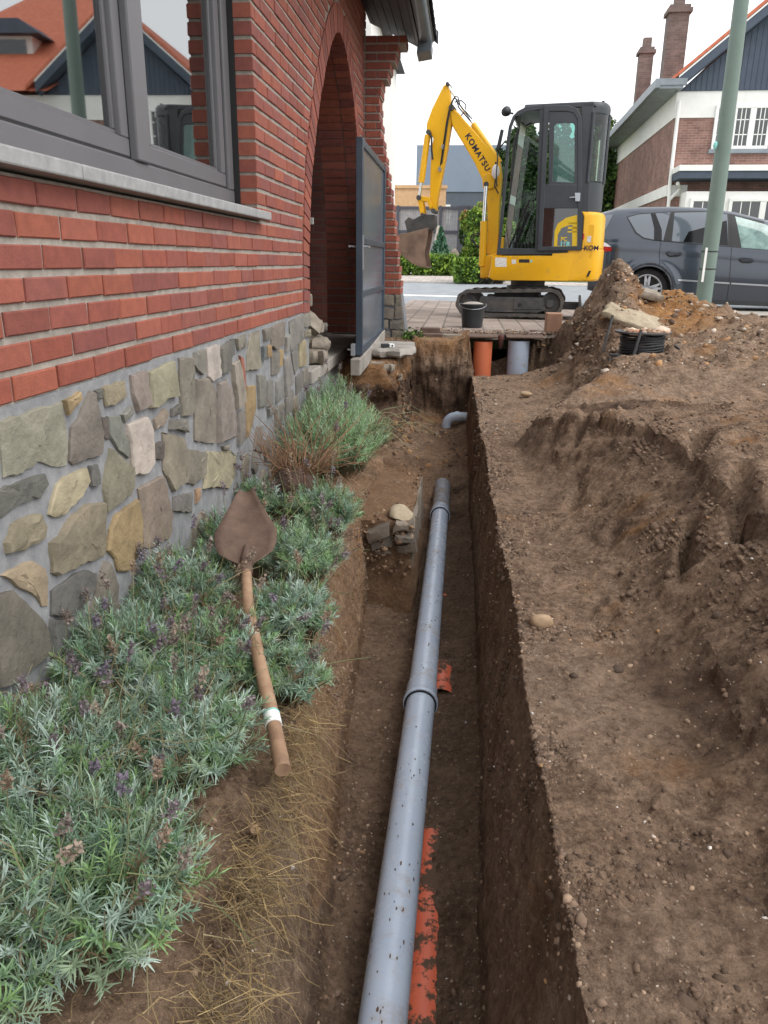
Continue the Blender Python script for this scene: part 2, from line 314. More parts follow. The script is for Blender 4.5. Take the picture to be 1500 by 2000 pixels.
def build_ground():
    Ys = np.concatenate([np.linspace(-2, .55, 60)[:-1], np.linspace(.55, 3.2, 260)[:-1], np.linspace(3.2, 5.2, 150)[:-1], np.linspace(5.2, 7.3, 110)[:-1], np.linspace(7.3, 7.7, 46)[:-1], np.linspace(7.7, 10.4, 90)])
    nY = len(Ys)
    j1 = fbm(np.c_[Ys * 0, Ys, Ys * 0], 2.2, 5, .55, 3); j2 = fbm(np.c_[Ys * 0 + 9, Ys, Ys * 0], 1.3, 5, .5, 5)
    xlt = kf(Ys, [(-2, -.35), (1.4, -.375), (1.8, -.425), (2.6, -.46), (3.4, -.47), (4.6, -.47), (5.0, -.62), (5.6, -.93), (6.15, -.95), (6.32, -.62), (6.45, -.54), (7.4, -.5), (10.4, -.5)]) + .03 * j1
    xlb = kf(Ys, [(-2, -.225), (.9, -.225), (1.4, -.26), (2, -.325), (2.6, -.365), (3.4, -.42), (4.6, -.40), (5.0, -.44), (5.6, -.66), (6.15, -.72), (6.32, -.56), (6.45, -.50), (7.4, -.47), (10.4, -.47)]) + .02 * j1
    xrt = kf(Ys, [(-2, .235), (1, .231), (1.7, .214), (2.7, .202), (3.8, .166), (7.5, .105), (7.62, .12), (10.4, .12)]) + .020 * j2
    xrb = kf(Ys, [(-2, .10), (1.3, .11), (3, .125), (5, .10), (7.5, .06), (10.4, .06)]) + .012 * j2
    zf = kf(Ys, [(-2, -1.03), (2.6, -1.03), (5.25, -1.02), (5.5, -.98), (6.1, -.84), (7.3, -.80), (7.48, -.78), (7.58, -.05), (7.9, -.03), (10.4, -.1)])
    zl = kf(Ys, [(-2, -.45), (3, -.44), (5.2, -.42), (6.1, -.4), (6.32, -.12), (7.4, -.06), (8, -.04), (10.4, -.1)])
    zr_e = kf(Ys, [(-2, -.41), (7.45, -.37), (7.55, -.40), (10.4, -.4)])
    nb, nw, nf, nr, ns = 34, 34, 64, 56, 250
    sb, sw, sf, sr = [np.linspace(0, 1, n, endpoint=False) for n in (nb, nw, nf, nr)]; ss = np.linspace(0, 1, ns) ** 1.9
    X = np.zeros((nY, nb + nw + nf + nr + ns)); Z = X.copy()
    for i in range(nY):
        bx = -1.03 + (xlt[i] + 1.03) * sb; wx = xlt[i] + (xlb[i] - xlt[i]) * sw; fx = xlb[i] + (xrb[i] - xlb[i]) * sf; rx = xrb[i] + (xrt[i] - xrb[i]) * sr; qx = xrt[i] + (9 - xrt[i]) * ss
        X[i] = np.r_[bx, wx, fx, rx, qx]
        zb = zl[i] - .05 * sm((sb - .8) / .2) * (Ys[i] < 5.5)
        z0 = zb[-1]; zw = z0 + (zf[i] + .0365 - z0) * sw ** 1.15; zfl = zf[i] + .05 * (np.abs(sf - .45) * 2) ** 3
        edge = z_right(np.array([xrt[i]]), np.array([Ys[i]]))[0]; zrw = zfl[-1] + (edge - zfl[-1]) * sr ** .9
        Z[i] = np.r_[zb, zw, zfl, zrw, z_right(qx, np.full(ns, Ys[i]))]
    Yg = np.repeat(Ys[:, None], X.shape[1], 1)
    # pit behind the shelf where the two riser pipes stand
    pit = sm((Yg - 7.50) / .07) * sm((8.12 - Yg) / .05) * sm((X - xrt[:, None] + .005) / .03) * sm((.98 + .06 * j1[:, None] - X) / .12)
    Z = Z - pit * np.maximum(Z + .82, 0) * .97
    # crisp lip where the top of the bank broke away
    # under the pavement sheet the soil stays low except where the heap lies on it
    under = sm((Yg - 8.1) / .12); Z = np.where((under > 0), Z - under * .10, Z)
    P = np.stack([X, Yg, Z], -1); du = np.gradient(P, axis=1); dv = np.gradient(P, axis=0)
    N = np.cross(du, dv); N /= np.linalg.norm(N, axis=-1, keepdims=True) + 1e-9
    F = P.reshape(-1, 3); Nf = N.reshape(-1, 3); x, y, z = F.T
    wall = 1 - np.clip(np.abs(Nf[:, 2]), 0, 1)
    right = x > np.repeat(xrt, X.shape[1]); bank = np.clip((x - .42) / .25, 0, 1) * right * (y < 4.9)
    heap = right * np.clip((y - 4.9) / .8, 0, 1) * np.clip((x - .5) / .5, 0, 1)
    d = fbm(F, 5, 5, .55, 1) * (.012 + .018 * bank + .05 * heap) + fbm(F, 26, 4, .6, 2) * (.008 + .003 * bank + .018 * heap) - fbm(F, 11, 5, .62, 70, True) * (.004 + .006 * bank + .045 * heap) + fbm(F, 80, 3, .6, 4) * (.003 + .003 * bank)
    lum = np.maximum(fbm(F, 13, 3, .5, 8), 0) ** 2 * (.03 + .05 * heap + .05 * bank) * (1 - wall * .5)
    # digging streaks down the cut faces
    st = fbm(np.c_[x * 6, y * 7 + z * 4, z * .9], 3.5, 4, .55, 6); d = d + wall * (~right) * st * .014
    gr = fbm(np.c_[y * 5.5 - x * 3.5, x * .9 + y * .5, z * 0], 1.0, 4, .5, 31, True); d = d + bank * (gr - .1) * .022 * np.clip((.15 - z) / .3, 0, 1)
    cr = fbm(F, 8, 4, .6, 33, True); d = d - np.maximum(cr - .45, 0) * (.02 + .02 * bank) * right
    F = F + Nf * (d + lum)[:, None]
    fwall = (y > 7.35) & (y < 7.75) & (x < .12) & (x > -.55); F[:, 1] -= fwall * np.clip((-.03 - z) / .08, 0, 1) * (.09 * fbm(np.c_[x, z * 0, z * 1.6], 5, 4, .6, 41) + .05 * fbm(np.c_[x, y, z], 16, 3, .6, 42))
    lw = (x < -.35) & (y > 6.1) & (y < 7.4) & (z > -.75); F[:, 1] += .22 * lw * np.exp(-((x + .60) / .16) ** 2 - ((z + .48) / .12) ** 2); F[:, 1] -= lw * .08 * fbm(F, 7, 4, .6, 43); F[:, 0] += lw * .04 * fbm(F, 7, 4, .6, 44)
    # bucket-tooth gouges on the bank
    for (x0, y0, x1, y1, w, dp) in [(.84, 2.66, .74, 2.36, .024, .15), (1.13, 3.60, .98, 3.2, .04, .13), (1.06, 2.90, .90, 2.35, .035, .13), (.98, 4.46, .80, 4.2, .04, .08), (.72, 4.35, .62, 4.0, .03, .10), (.86, 4.42, .72, 4.05, .025, .10), (1.05, 4.2, .92, 3.8, .03, .10), (.95, 1.9, .75, 1.65, .06, .08), (1.0, 1.45, .8, 1.25, .06, .08), (.58, 4.45, .5, 4.2, .035, .06), (.60, 3.62, .52, 3.35, .03, .05), (1.1, 2.2, .95, 1.9, .05, .08), (.66, 3.05, .60, 2.8, .025, .05)]:
        ax, ay = x1 - x0, y1 - y0; L2 = ax * ax + ay * ay; t = np.clip(((x - x0) * ax + (y - y0) * ay) / L2, 0, 1); dd = np.hypot(x - x0 - t * ax, y - y0 - t * ay)
        F[:, 2] -= dp * np.exp(-(dd / w) ** 2 * 1.5) * right * (.4 + .6 * np.sin(np.pi * np.clip(t, .08, .92)))
    F[:, 2] += .03 * np.maximum(0, fbm(F, 3, 3, .5, 12)) * (x < -.3) * (y < 5)
    # colour fields (what the earth itself is): sand, humus, clay-orange
    n1 = fbm(F, 2.2, 5, .55, 20); n2 = fbm(F, 7, 4, .6, 25); n3 = fbm(F, 4, 4, .6, 27)
    g = lambda cx, cy, rx, ry: np.exp(-(((x - cx) / rx) ** 2 + ((y - cy) / ry) ** 2) ** 2)
    sand = .9 * np.maximum(g(2.02, 8.0, .36, .45), g(1.90, 7.35, .34, .6)) * np.clip(1.1 + n2, 0, 1) + .5 * g(1.0, 7.0, .4, .2) * np.clip(n2 * 2 + .4, 0, 1)
    sand += np.clip(n1 * 3.0 - .9, 0, .5) * (y > 3) * (y < 8) + .75 * ((x < -.35) & (y > 6.1) & (y < 7.5) & (z > -.34 + .1 * n2)) * np.clip(n2 * 2 + .8, 0, 1)
    sand += .22 * np.clip((y - 5.0) / .8, 0, 1) * (~right) * (z < -.55) * np.clip(.5 + n1 * 2, 0, 1) + .35 * ((x < -.2) & (y > 3.3) & (y < 5) & (z > -.7)) * np.clip(n2 + .5, 0, 1)
    sand += .42 * wall * ((x < -.3) & (y > 1.5) & (y < 3.5)) * np.clip(n1 + .8, 0, 1)
    hum = np.clip(.30 + n1 * 1.6 + .5 * n2, 0, .85) * bank * np.clip((-.06 - z) / .06, 0, 1) + .35 * (right & (y < 4.9)) * np.clip(n2 * 2.2 - .1, 0, 1) + .95 * ((x < -.05) & (y > 6.0) & (z < -.34 + .1 * n2) & (z > -.72)) * np.clip(.8 + n2, 0, 1) + .5 * g(1.2, 7.05, .32, .3) + .45 * wall * right * (y < 4.9)
    fw = (~right) & (y > 7.3) & (x > -.5); sand += fw * (.55 * np.clip((z + .22) / .1, 0, 1) + .7 * np.clip((-.72 - z) / .06, 0, 1)) * np.clip(.6 + n2, 0, 1); hum += .95 * fw * np.clip((-.30 + .1 * n2 - z) / .1, 0, 1) * np.clip((z + .74) / .06, 0, 1)
    sand += .45 * right * (y < 5) * np.clip(n3 * 3 - 1.0, 0, 1) + .3 * bank * np.clip(n3 * 2 - .4, 0, 1)
    rwall = (~right) & (x > .05); hum += .42 * rwall * wall * np.clip(.45 + 1.6 * n2 + .9 * st, 0, 1); pale_w = .45 * rwall * wall * np.clip(.2 - 1.5 * n2 + n1, 0, 1); sand += .25 * rwall * wall * np.clip(n3 * 2.5 - .2, 0, 1); hum += .42 * (~right) * (z < -.9) * (y < 5.2) + .5 * (~right) * (y > 4.9) * (y < 7.5) * np.clip(.5 + n2 * 1.6 + n1, 0, 1)
    pale = np.clip(pale_w + .6 * wall * ((x < -.25) & (y < 3.5) & (z > -.95)) * np.clip(.7 + n2, 0, 1) + .5 * fw * np.clip(1 - np.abs(z + .32) / .12, 0, 1) + .55 * g(1.45, 7.85, .5, .4) + .4 * right * (1 - bank) * (y < 7.5) * np.clip(.5 + n1 + .5 * n2, 0, 1), 0, 1)
    col = np.c_[np.clip(sand, 0, 1), np.clip(hum, 0, 1), pale]
    nX = X.shape[1]; idx = np.arange(nY * nX).reshape(nY, nX); q = np.stack([idx[:-1, :-1], idx[:-1, 1:], idx[1:, 1:], idx[1:, :-1]], -1).reshape(-1, 4)
    return F, q, col
def soil_mat():
    m = bpy.data.materials.new('dug_soil'); m.use_nodes = True; t = m.node_tree; b = t.nodes['Principled BSDF']; b.inputs['Roughness'].default_value = .95; b.inputs['Specular IOR Level'].default_value = .2
    tc = nn(t, 'ShaderNodeTexCoord'); at = nn(t, 'ShaderNodeAttribute', attribute_name='Col'); sp = nn(t, 'ShaderNodeSeparateColor'); t.links.new(at.outputs['Color'], sp.inputs[0])
    def noise(sc, det=8, ro=.65):
        n = nn(t, 'ShaderNodeTexNoise'); n.inputs['Scale'].default_value = sc; n.inputs['Detail'].default_value = det; n.inputs['Roughness'].default_value = ro; t.links.new(tc.outputs['Object'], n.inputs['Vector']); return n
    def ramp(src, a, b_, pos=(.35, .65)):
        r = nn(t, 'ShaderNodeValToRGB'); r.color_ramp.elements[0].position, r.color_ramp.elements[1].position = pos; r.color_ramp.elements[0].color = (*a, 1); r.color_ramp.elements[1].color = (*b_, 1); t.links.new(src, r.inputs[0]); return r.outputs[0]
    def mix(f, a, b_):
        x = nn(t, 'ShaderNodeMix', data_type='RGBA')
        t.links.new(f, x.inputs[0]); t.links.new(a, x.inputs[6]); t.links.new(b_, x.inputs[7]); return x.outputs[2]
    base = ramp(noise(5.5, 12, .74).outputs[0], lin((94, 73, 58)), lin((160, 133, 110)), (.41, .60))
    fine = ramp(noise(44, 8, .78).outputs[0], lin((72, 56, 45)), lin((178, 150, 125)), (.36, .66))
    x = nn(t, 'ShaderNodeMix', data_type='RGBA'); x.inputs[0].default_value = .5; t.links.new(base, x.inputs[6]); t.links.new(fine, x.inputs[7]); c = x.outputs[2]
    c = mix(sp.outputs[2], c, ramp(noise(22, 8).outputs[0], lin((132, 112, 95)), lin((168, 148, 130))))
    c = mix(sp.outputs[0], c, ramp(noise(9, 8).outputs[0], lin((142, 96, 54)), lin((178, 132, 82))))
    c = mix(sp.outputs[1], c, ramp(noise(12, 8).outputs[0], lin((66, 51, 42)), lin((108, 86, 70))))
    vo = nn(t, 'ShaderNodeTexVoronoi'); vo.inputs['Scale'].default_value = 75; t.links.new(tc.outputs['Object'], vo.inputs['Vector'])
    lt = nn(t, 'ShaderNodeMath', operation='LESS_THAN'); lt.inputs[1].default_value = .18; t.links.new(vo.outputs['Distance'], lt.inputs[0])
    sc_ = nn(t, 'ShaderNodeSeparateColor'); t.links.new(vo.outputs['Color'], sc_.inputs[0]); gt = nn(t, 'ShaderNodeMath', operation='GREATER_THAN'); gt.inputs[1].default_value = .84; t.links.new(sc_.outputs[0], gt.inputs[0])
    mu = nn(t, 'ShaderNodeMath', operation='MULTIPLY'); t.links.new(lt.outputs[0], mu.inputs[0]); t.links.new(gt.outputs[0], mu.inputs[1])
    peb = nn(t, 'ShaderNodeRGB'); peb.outputs[0].default_value = (*lin((176, 160, 142)), 1); c = mix(mu.outputs[0], c, peb.outputs[0])
    t.links.new(c, b.inputs['Base Color'])
    wv = nn(t, 'ShaderNodeMix', data_type='VECTOR'); wv.inputs[0].default_value = .06; t.links.new(tc.outputs['Object'], wv.inputs[4]); t.links.new(noise(14, 4, .6).outputs['Color'], wv.inputs[5])
    def crumbs(sc, dist, prev=None):
        v_ = nn(t, 'ShaderNodeTexVoronoi'); v_.inputs['Scale'].default_value = sc; t.links.new(wv.outputs[1], v_.inputs['Vector'])
        bb_ = nn(t, 'ShaderNodeBump', invert=True); bb_.inputs['Distance'].default_value = dist; bb_.inputs['Strength'].default_value = .55; t.links.new(v_.outputs['Distance'], bb_.inputs['Height'])
        if prev: t.links.new(prev.outputs[0], bb_.inputs['Normal'])
        return bb_
    b0 = crumbs(120, .006, crumbs(42, .014))
    b1 = nn(t, 'ShaderNodeBump'); b1.inputs['Distance'].default_value = .028; b1.inputs['Strength'].default_value = .95; t.links.new(noise(30, 10, .7).outputs[0], b1.inputs['Height']); t.links.new(b0.outputs[0], b1.inputs['Normal'])
    b2 = nn(t, 'ShaderNodeBump'); b2.inputs['Distance'].default_value = .007; b2.inputs['Strength'].default_value = .9; t.links.new(noise(160, 4, .7).outputs[0], b2.inputs['Height']); t.links.new(b1.outputs[0], b2.inputs['Normal'])
    t.links.new(b2.outputs[0], b.inputs['Normal']); return m
M['soil'] = soil_mat()
GV, GF, GC = build_ground()
tag(raw('dug_ground', GV, GF, M['soil'], None, GC, True), kind='structure')
# bits lying on the earth
def ground_pts(n, cond, seed, clump=3.0):
    r = np.random.default_rng(seed); ok = np.where(cond(GV[:, 0], GV[:, 1], GV[:, 2]))[0]; p = np.exp(clump * 2.2 * fbm(GV[ok], 4.5, 4, .6, 60)); i = r.choice(ok, n, p=p / p.sum()); return GV[i]
def bits(name, pts, rs, cols, seed, flat=.7):
    bm = bmesh.new(); bmesh.ops.create_icosphere(bm, subdivisions=1, radius=1); bv = np.array([v.co[:] for v in bm.verts]); bf = np.array([[v.index for v in f.verts] for f in bm.faces]); bm.free()
    r = np.random.default_rng(seed); V = []; Fa = []; C = []; shapes = []
    for k in range(24):                              # two dozen broken shapes, cut flat by random planes
        v = bv * r.uniform(.9, 1.1, (len(bv), 1))
        for _ in range(9):
            nrm_ = r.normal(size=3); nrm_ /= np.linalg.norm(nrm_); e_ = np.maximum(v @ nrm_ - r.uniform(.35, .75), 0); v = v - e_[:, None] * nrm_
        shapes.append(v * 1.25)
    for k, (p, s) in enumerate(zip(pts, rs)):
        a = r.uniform(0, 6.28); v = shapes[r.integers(24)] * np.array([r.uniform(.7, 1.3), r.uniform(.7, 1.3), r.uniform(.5, 1) * flat * 1.3]) * s
        v = v @ np.array([[math.cos(a), -math.sin(a), 0], [math.sin(a), math.cos(a), 0], [0, 0, 1]]); V.append(v + p - np.array([0, 0, .15 * s])); Fa.append(bf + k * len(bv)); C.append(np.repeat([cols[r.integers(len(cols))]], len(bv), 0) * r.uniform(.8, 1.2))
    return tag(raw(name, np.concatenate(V), np.concatenate(Fa), M['soilbits'], None, np.concatenate(C)), kind='stuff')
soilc = [lin((108, 88, 72)), lin((94, 76, 62)), lin((124, 103, 86)), lin((82, 66, 54))]
lightc = [lin((186, 172, 156)), lin((160, 138, 116)), lin((170, 130, 92)), lin((200, 192, 184)), lin((140, 122, 106))]
r_ = np.random.default_rng(3)
near = lambda x, y, z: (y > .6) & (y < 5) & (x < 1.6) & ((x > .14) | (x < -.33) | (z < -.94))
far = lambda x, y, z: (y > 4.6) & (y < 8.6) & (x > .12) & (x < 3.5)
P1 = ground_pts(14000, near, 1); bits('soil_clods', P1, np.minimum(r_.gamma(1.3, .0022, 14000) + .001, .017), soilc, 4)
P2 = ground_pts(3000, far, 2); bits('loose_earth', P2, np.minimum(r_.gamma(1.3, .0042, 3000) + .0025, .035), soilc + [lin((134, 112, 92))], 5)
bankc = lambda x, y, z: (y > .6) & (y < 5) & (x > .5) & (x < 1.7) & (z > -.36)
Pm = ground_pts(9000, near, 24, .9); bits('fine_crumbs', Pm, np.minimum(r_.gamma(1.2, .0018, 9000) + .0012, .009), [lin((118, 95, 77)), lin((100, 80, 64)), lin((140, 116, 96)), lin((158, 134, 112))], 25, 1.0)
rim = lambda x, y, z: (y > .6) & (y < 6) & (x > .13) & (x < .29) & (z > -.46)
Pr = ground_pts(1400, rim, 26, 2.0); bits('rim_crumbs', Pr, np.minimum(r_.gamma(1.2, .0026, 1400) + .0012, .014), soilc, 27, 1.0)
Pb = ground_pts(5000, bankc, 18); bits('bank_crumbs', Pb, np.minimum(r_.gamma(1.1, .0032, 5000) + .0012, .020), [lin((104, 84, 68)), lin((90, 72, 58)), lin((118, 97, 79)), lin((98, 77, 62))], 19, 1.0)
endc = lambda x, y, z: (y > 5.4) & (y < 7.6) & (x < .08) & (x > -.95)
Pe = ground_pts(1500, endc, 20); bits('fallen_earth', Pe, np.minimum(r_.gamma(1.2, .006, 1500) + .002, .04), soilc + [lin((150, 118, 84)), lin((134, 100, 70))], 21, 1.0)
P3 = np.concatenate([ground_pts(1100, near, 6, 1.5), ground_pts(650, far, 7, 1.5)]); bits('pebbles', P3, np.r_[np.minimum(r_.gamma(1.3, .0016, 1100) + .0011, .012), r_.gamma(1.5, .003, 650) + .002], lightc, 8)

heapc = lambda x, y, z: (y > 5.4) & (y < 8.7) & (x > .6) & (x < 3.6) & (z > -.2)
Ph = ground_pts(3600, heapc, 15, 2.0); bits('heap_gravel', Ph, np.minimum(r_.gamma(1.2, .0075, 3600) + .003, .06), soilc + lightc[:3] + [lin((140, 122, 104))], 16)
bits('spilled_earth', np.c_[r_.uniform(-.5, 1.2, 900), 8.03 + np.abs(r_.normal(0, .22, 900)), np.full(900, .002)], np.minimum(r_.gamma(1.2, .006, 900) + .002, .03), soilc + [lin((150, 124, 96))], 17, .5)
# pavement, road, far ground
def sheet(name, pts, z0, z1, m):
    return tag(MB().prism(pts, z0, z1, XYW).build(name, m, None, 0), kind='structure')
sheet('pavement', [(-.98, 8.02), (.42, 8.10), (.72, 8.14), (1.2, 8.5), (3.0, 8.6), (3.0, 13.6), (-.98, 14.9)], -.07, 0, M['paver'])
sheet('asphalt_pavement', [(3.005, 9.55), (5, 9.5), (14, 9.0), (14, 11.5), (3.005, 13.6)], -.07, .002, M['pale_concrete'])
def slope(name, pts, m):
    return tag(MB().add(pts, [tuple(range(len(pts)))]).build(name, m, None, 0), kind='structure')
rz = lambda x, y: -.075 + .0375 * max(0, (y - 15 + .24 * (x + 1)))
kn = lambda x: 14.85 - .24 * (x + 1)                # near kerb
slope('road', [(x, y, rz(x, y)) for x, y in [(-30, kn(-30)), (40, kn(40) ), (40, kn(40) + 6.3), (-30, kn(-30) + 6.3)]], M['asphalt'])
slope('road_line', [(x, y, rz(x, y) + .004) for x, y in [(-6, kn(-6) + 1.95), (1.9, kn(1.9) + 1.95), (1.9, kn(1.9) + 2.2), (-6, kn(-6) + 2.2)]], M['line'])
slope('lit_road_strip', [(x, y, rz(x, y) + .004) for x, y in [(3.2, kn(3.2) + .02), (14, kn(14) + .02), (14, kn(14) + .5), (3.2, kn(3.2) + .5)]], M['line'])  # bright road showing under the car, put in as a white strip
slope('driveway', [(x, y, .165 + .02 * (y - 21)) for x, y in [(-14, 24.2), (.4, 21.0), (-.2, 30), (-14, 33)]], M['drive'])
slope('far_pavement', [(x, y, rz(x, y - .4) + .02) for x, y in [(-30, kn(-30) + 6.3), (40, kn(40) + 6.3), (40, kn(40) + 7.6), (-30, kn(-30) + 7.6)]], M['drive'])
slope('far_garden', [(-60, 36.4, .135), (60, 7.6, .135), (120, 7.6, .14), (120, 400, .14), (-120, 400, .14)], M['grass'])
slope('ground_plain', [(9.0, -60, -.42), (900, -60, -.42), (900, 900, -.42), (9.0, 900, -.42)], M['grass'])
slope('ground_plain', [(-900, 10.3, -.43), (9.0, 10.3, -.43), (9.0, 900, -.43), (-900, 900, -.43)], M['grass'])
slope('verge', [(3.3, 8.2, -.05), (9, 7.6, -.03), (9, 9.4, .0), (3.1, 9.5, -.004)], M['grass'])

# ================================================================ THE BRICK HOUSE WITH ITS ARCHED PASSAGE
house = thing('brick_house', (-1, 4, 0), 'red brick house with rough stone plinth, grey window and tall arched passage', 'house')
XW = -1.0; BZ = .362; CH = .0708; BL = .2; JT = .016
ARCH = [(5.09, .0), (5.095, .4), (5.115, .72), (5.16, .95), (5.26, 1.22), (5.40, 1.45), (5.60, 1.71), (5.84, 1.95), (6.05, 2.12), (6.25, 2.24), (6.45, 2.29), (6.66, 2.26), (6.90, 2.16), (7.12, 2.01), (7.34, 1.79), (7.52, 1.53), (7.63, 1.26), (7.68, .95), (7.70, .72), (7.705, .4), (7.71, .0)]
def resample(pts, step):
    p = np.array(pts); d = np.r_[0, np.cumsum(np.hypot(*np.diff(p, axis=0).T))]; n = max(2, int(round(d[-1] / step))); s = np.linspace(0, d[-1], n + 1)
    return np.c_[np.interp(s, d, p[:, 0]), np.interp(s, d, p[:, 1])]
AR = resample(ARCH, .0705)
tan = np.gradient(AR, axis=0); nrm = np.c_[-tan[:, 1], tan[:, 0]]; nrm /= np.linalg.norm(nrm, axis=1, keepdims=True)   # points outward (left/up)
RW = .185
def outer_at(z, side):
    """Y where the outside of the arch ring meets height z"""
    o = AR + nrm * RW; k = np.argmax(o[:, 1]); seg = o[:k + 1] if side < 0 else o[k:][::-1]
    if z >= o[k, 1]: return None
    return float(np.interp(z, seg[:, 1], seg[:, 0]))
WIN = (.2, 3.875, .905, 3.4)                        # window opening Y0, Y1, Z0, Z1
palette = [lin(c) for c in [(142, 77, 63), (148, 83, 67), (139, 77, 66), (153, 85, 66), (134, 76, 68), (144, 77, 61), (149, 84, 68), (140, 81, 71)]]
def brick(mb, y0b, y1b, y0t, y1t, z0, z1, depth, xf=XW, axis='x'):
    c = random.choice(palette); k = random.uniform(.88, 1.1); c = tuple(v * k for v in c); j = random.uniform(-.0025, .0025); e = .0032; g = lambda: random.uniform(-.0016, .0016)
    q = [(y0b + g(), z0 + g()), (y1b + g(), z0 + g()), (y1t + g(), z1 + g()), (y0t + g(), z1 + g())]
    cy, cz = sum(p[0] for p in q) / 4, sum(p[1] for p in q) / 4
    ins = [(y + math.copysign(min(e, abs(cy - y) * .5), cy - y), z + math.copysign(e, cz - z)) for y, z in q]
    vs = [(xf + j - depth, y, z) for y, z in q] + [(xf + j - e, y, z) for y, z in q] + [(xf + j, y, z) for y, z in ins]
    mb.add(vs, [(0, 1, 5, 4), (1, 2, 6, 5), (2, 3, 7, 6), (3, 0, 4, 7), (4, 5, 9, 8), (5, 6, 10, 9), (6, 7, 11, 10), (7, 4, 8, 11), (8, 9, 10, 11)], c)
def courses(mb, YA, YB, z0, z1, depth, holes=True, xf=XW):
    n = int(round((z1 - z0) / CH))
    for r in range(n):
        za = z0 + r * CH; zb = za + CH - JT; spans = [(YA, YA, YB, YB)]
        if holes:
            new = []
            if za < WIN[3] and zb > WIN[2]: spans = [(YA, YA, WIN[0], WIN[0]), (WIN[1], WIN[1], YB, YB)]
            for s in spans:
                lb, lt = outer_at(za, -1), outer_at(zb, -1)
                if lb is None or s[2] < 5: new.append(s); continue
                rb, rt = outer_at(za, 1), outer_at(zb, 1)
                if lt is None: lt, rt = (lb + rb) / 2 - .03, (lb + rb) / 2 + .03
                new += [(s[0], s[1], lb - .008, lt - .008), (rb + .008, rt + .008, s[2], s[3])]
            spans = new
        for a0, a1, b0, b1 in spans:
            off = (r % 2) * BL / 2 + .037; k = math.floor((min(a0, a1) - off) / BL); y = off + k * BL
            while y < max(b0, b1):
                p0b, p0t = max(y + .005, a0), max(y + .005, a1); p1b, p1t = min(y + BL - .005, b0), min(y + BL - .005, b1)
                if min(p1b - p0b, p1t - p0t) > .02:
                    corner = holes and abs(p0b - WIN[1]) < .01
                    brick(mb, p0b, p1b, p0t, p1t, za, zb, .10 if corner else depth, xf)
                y += BL
mb = MB(); courses(mb, -1.4, 8.02, BZ + .006, 3.5, .03)
for i in range(len(AR) - 1):                        # ring of bricks on edge, deep enough to line the passage
    a, b = AR[i], AR[i + 1]; na, nb = nrm[i], nrm[i + 1]; g = .1
    q = [a + (b - a) * .08, b - (b - a) * .08, b - (b - a) * .08 + nb * RW, a + (b - a) * .08 + na * RW]
    c = random.choice(palette); k = random.uniform(.8, 1.05); c = tuple(v * k for v in c); x0 = XW + .004 + random.uniform(-.002, .002)
    if a[1] < .362 and b[1] < .362 and i < 20: continue
    mb.prism([tuple(p) for p in q], x0 - .12, x0, XYZ, c)
    c = random.choice(palette); mb.prism([tuple(p) for p in q], XW - .335, x0 - .128, XYZ, c)
mb.build('brickwork', M['brick'], house, 30)
# mortar bed: wall core with openings, built as strips between the arch outline and the wall edges
mo = MB(); xm = XW - .007
mo.box((XW - .33, -1.4, BZ - .4), (xm, 5.0, WIN[2] - .05)); mo.box((XW - .33, WIN[1] + .007, WIN[2] - .05), (xm, 5.0, 3.5)); mo.box((XW - .33, -1.4, WIN[2] - .05), (xm, WIN[0] - .01, 3.5)); mo.box((XW - .33, 7.8, -.3), (xm, 8.0, 3.5))
o_ = AR + nrm * (RW * .07); k = len(o_)
for i in range(k - 1):
    (ya, za), (yb, zb) = o_[i], o_[i + 1]
    lo = min(ya, yb); hi = max(ya, yb)
    if hi - lo < 1e-4: continue
    mo.prism([(lo, za if ya < yb else zb), (hi, zb if ya < yb else za), (hi, 3.5), (lo, 3.5)], XW - .33, xm, XYZ)
mo.box((XW - .33, 5.0, .0), (xm, float(o_[0][0]) + .01, 3.5)); mo.box((XW - .33, float(o_[-1][0]) - .01, 0), (xm, 7.8, 3.5))
mo.build('wall_core', M['mortar'], house, 0)
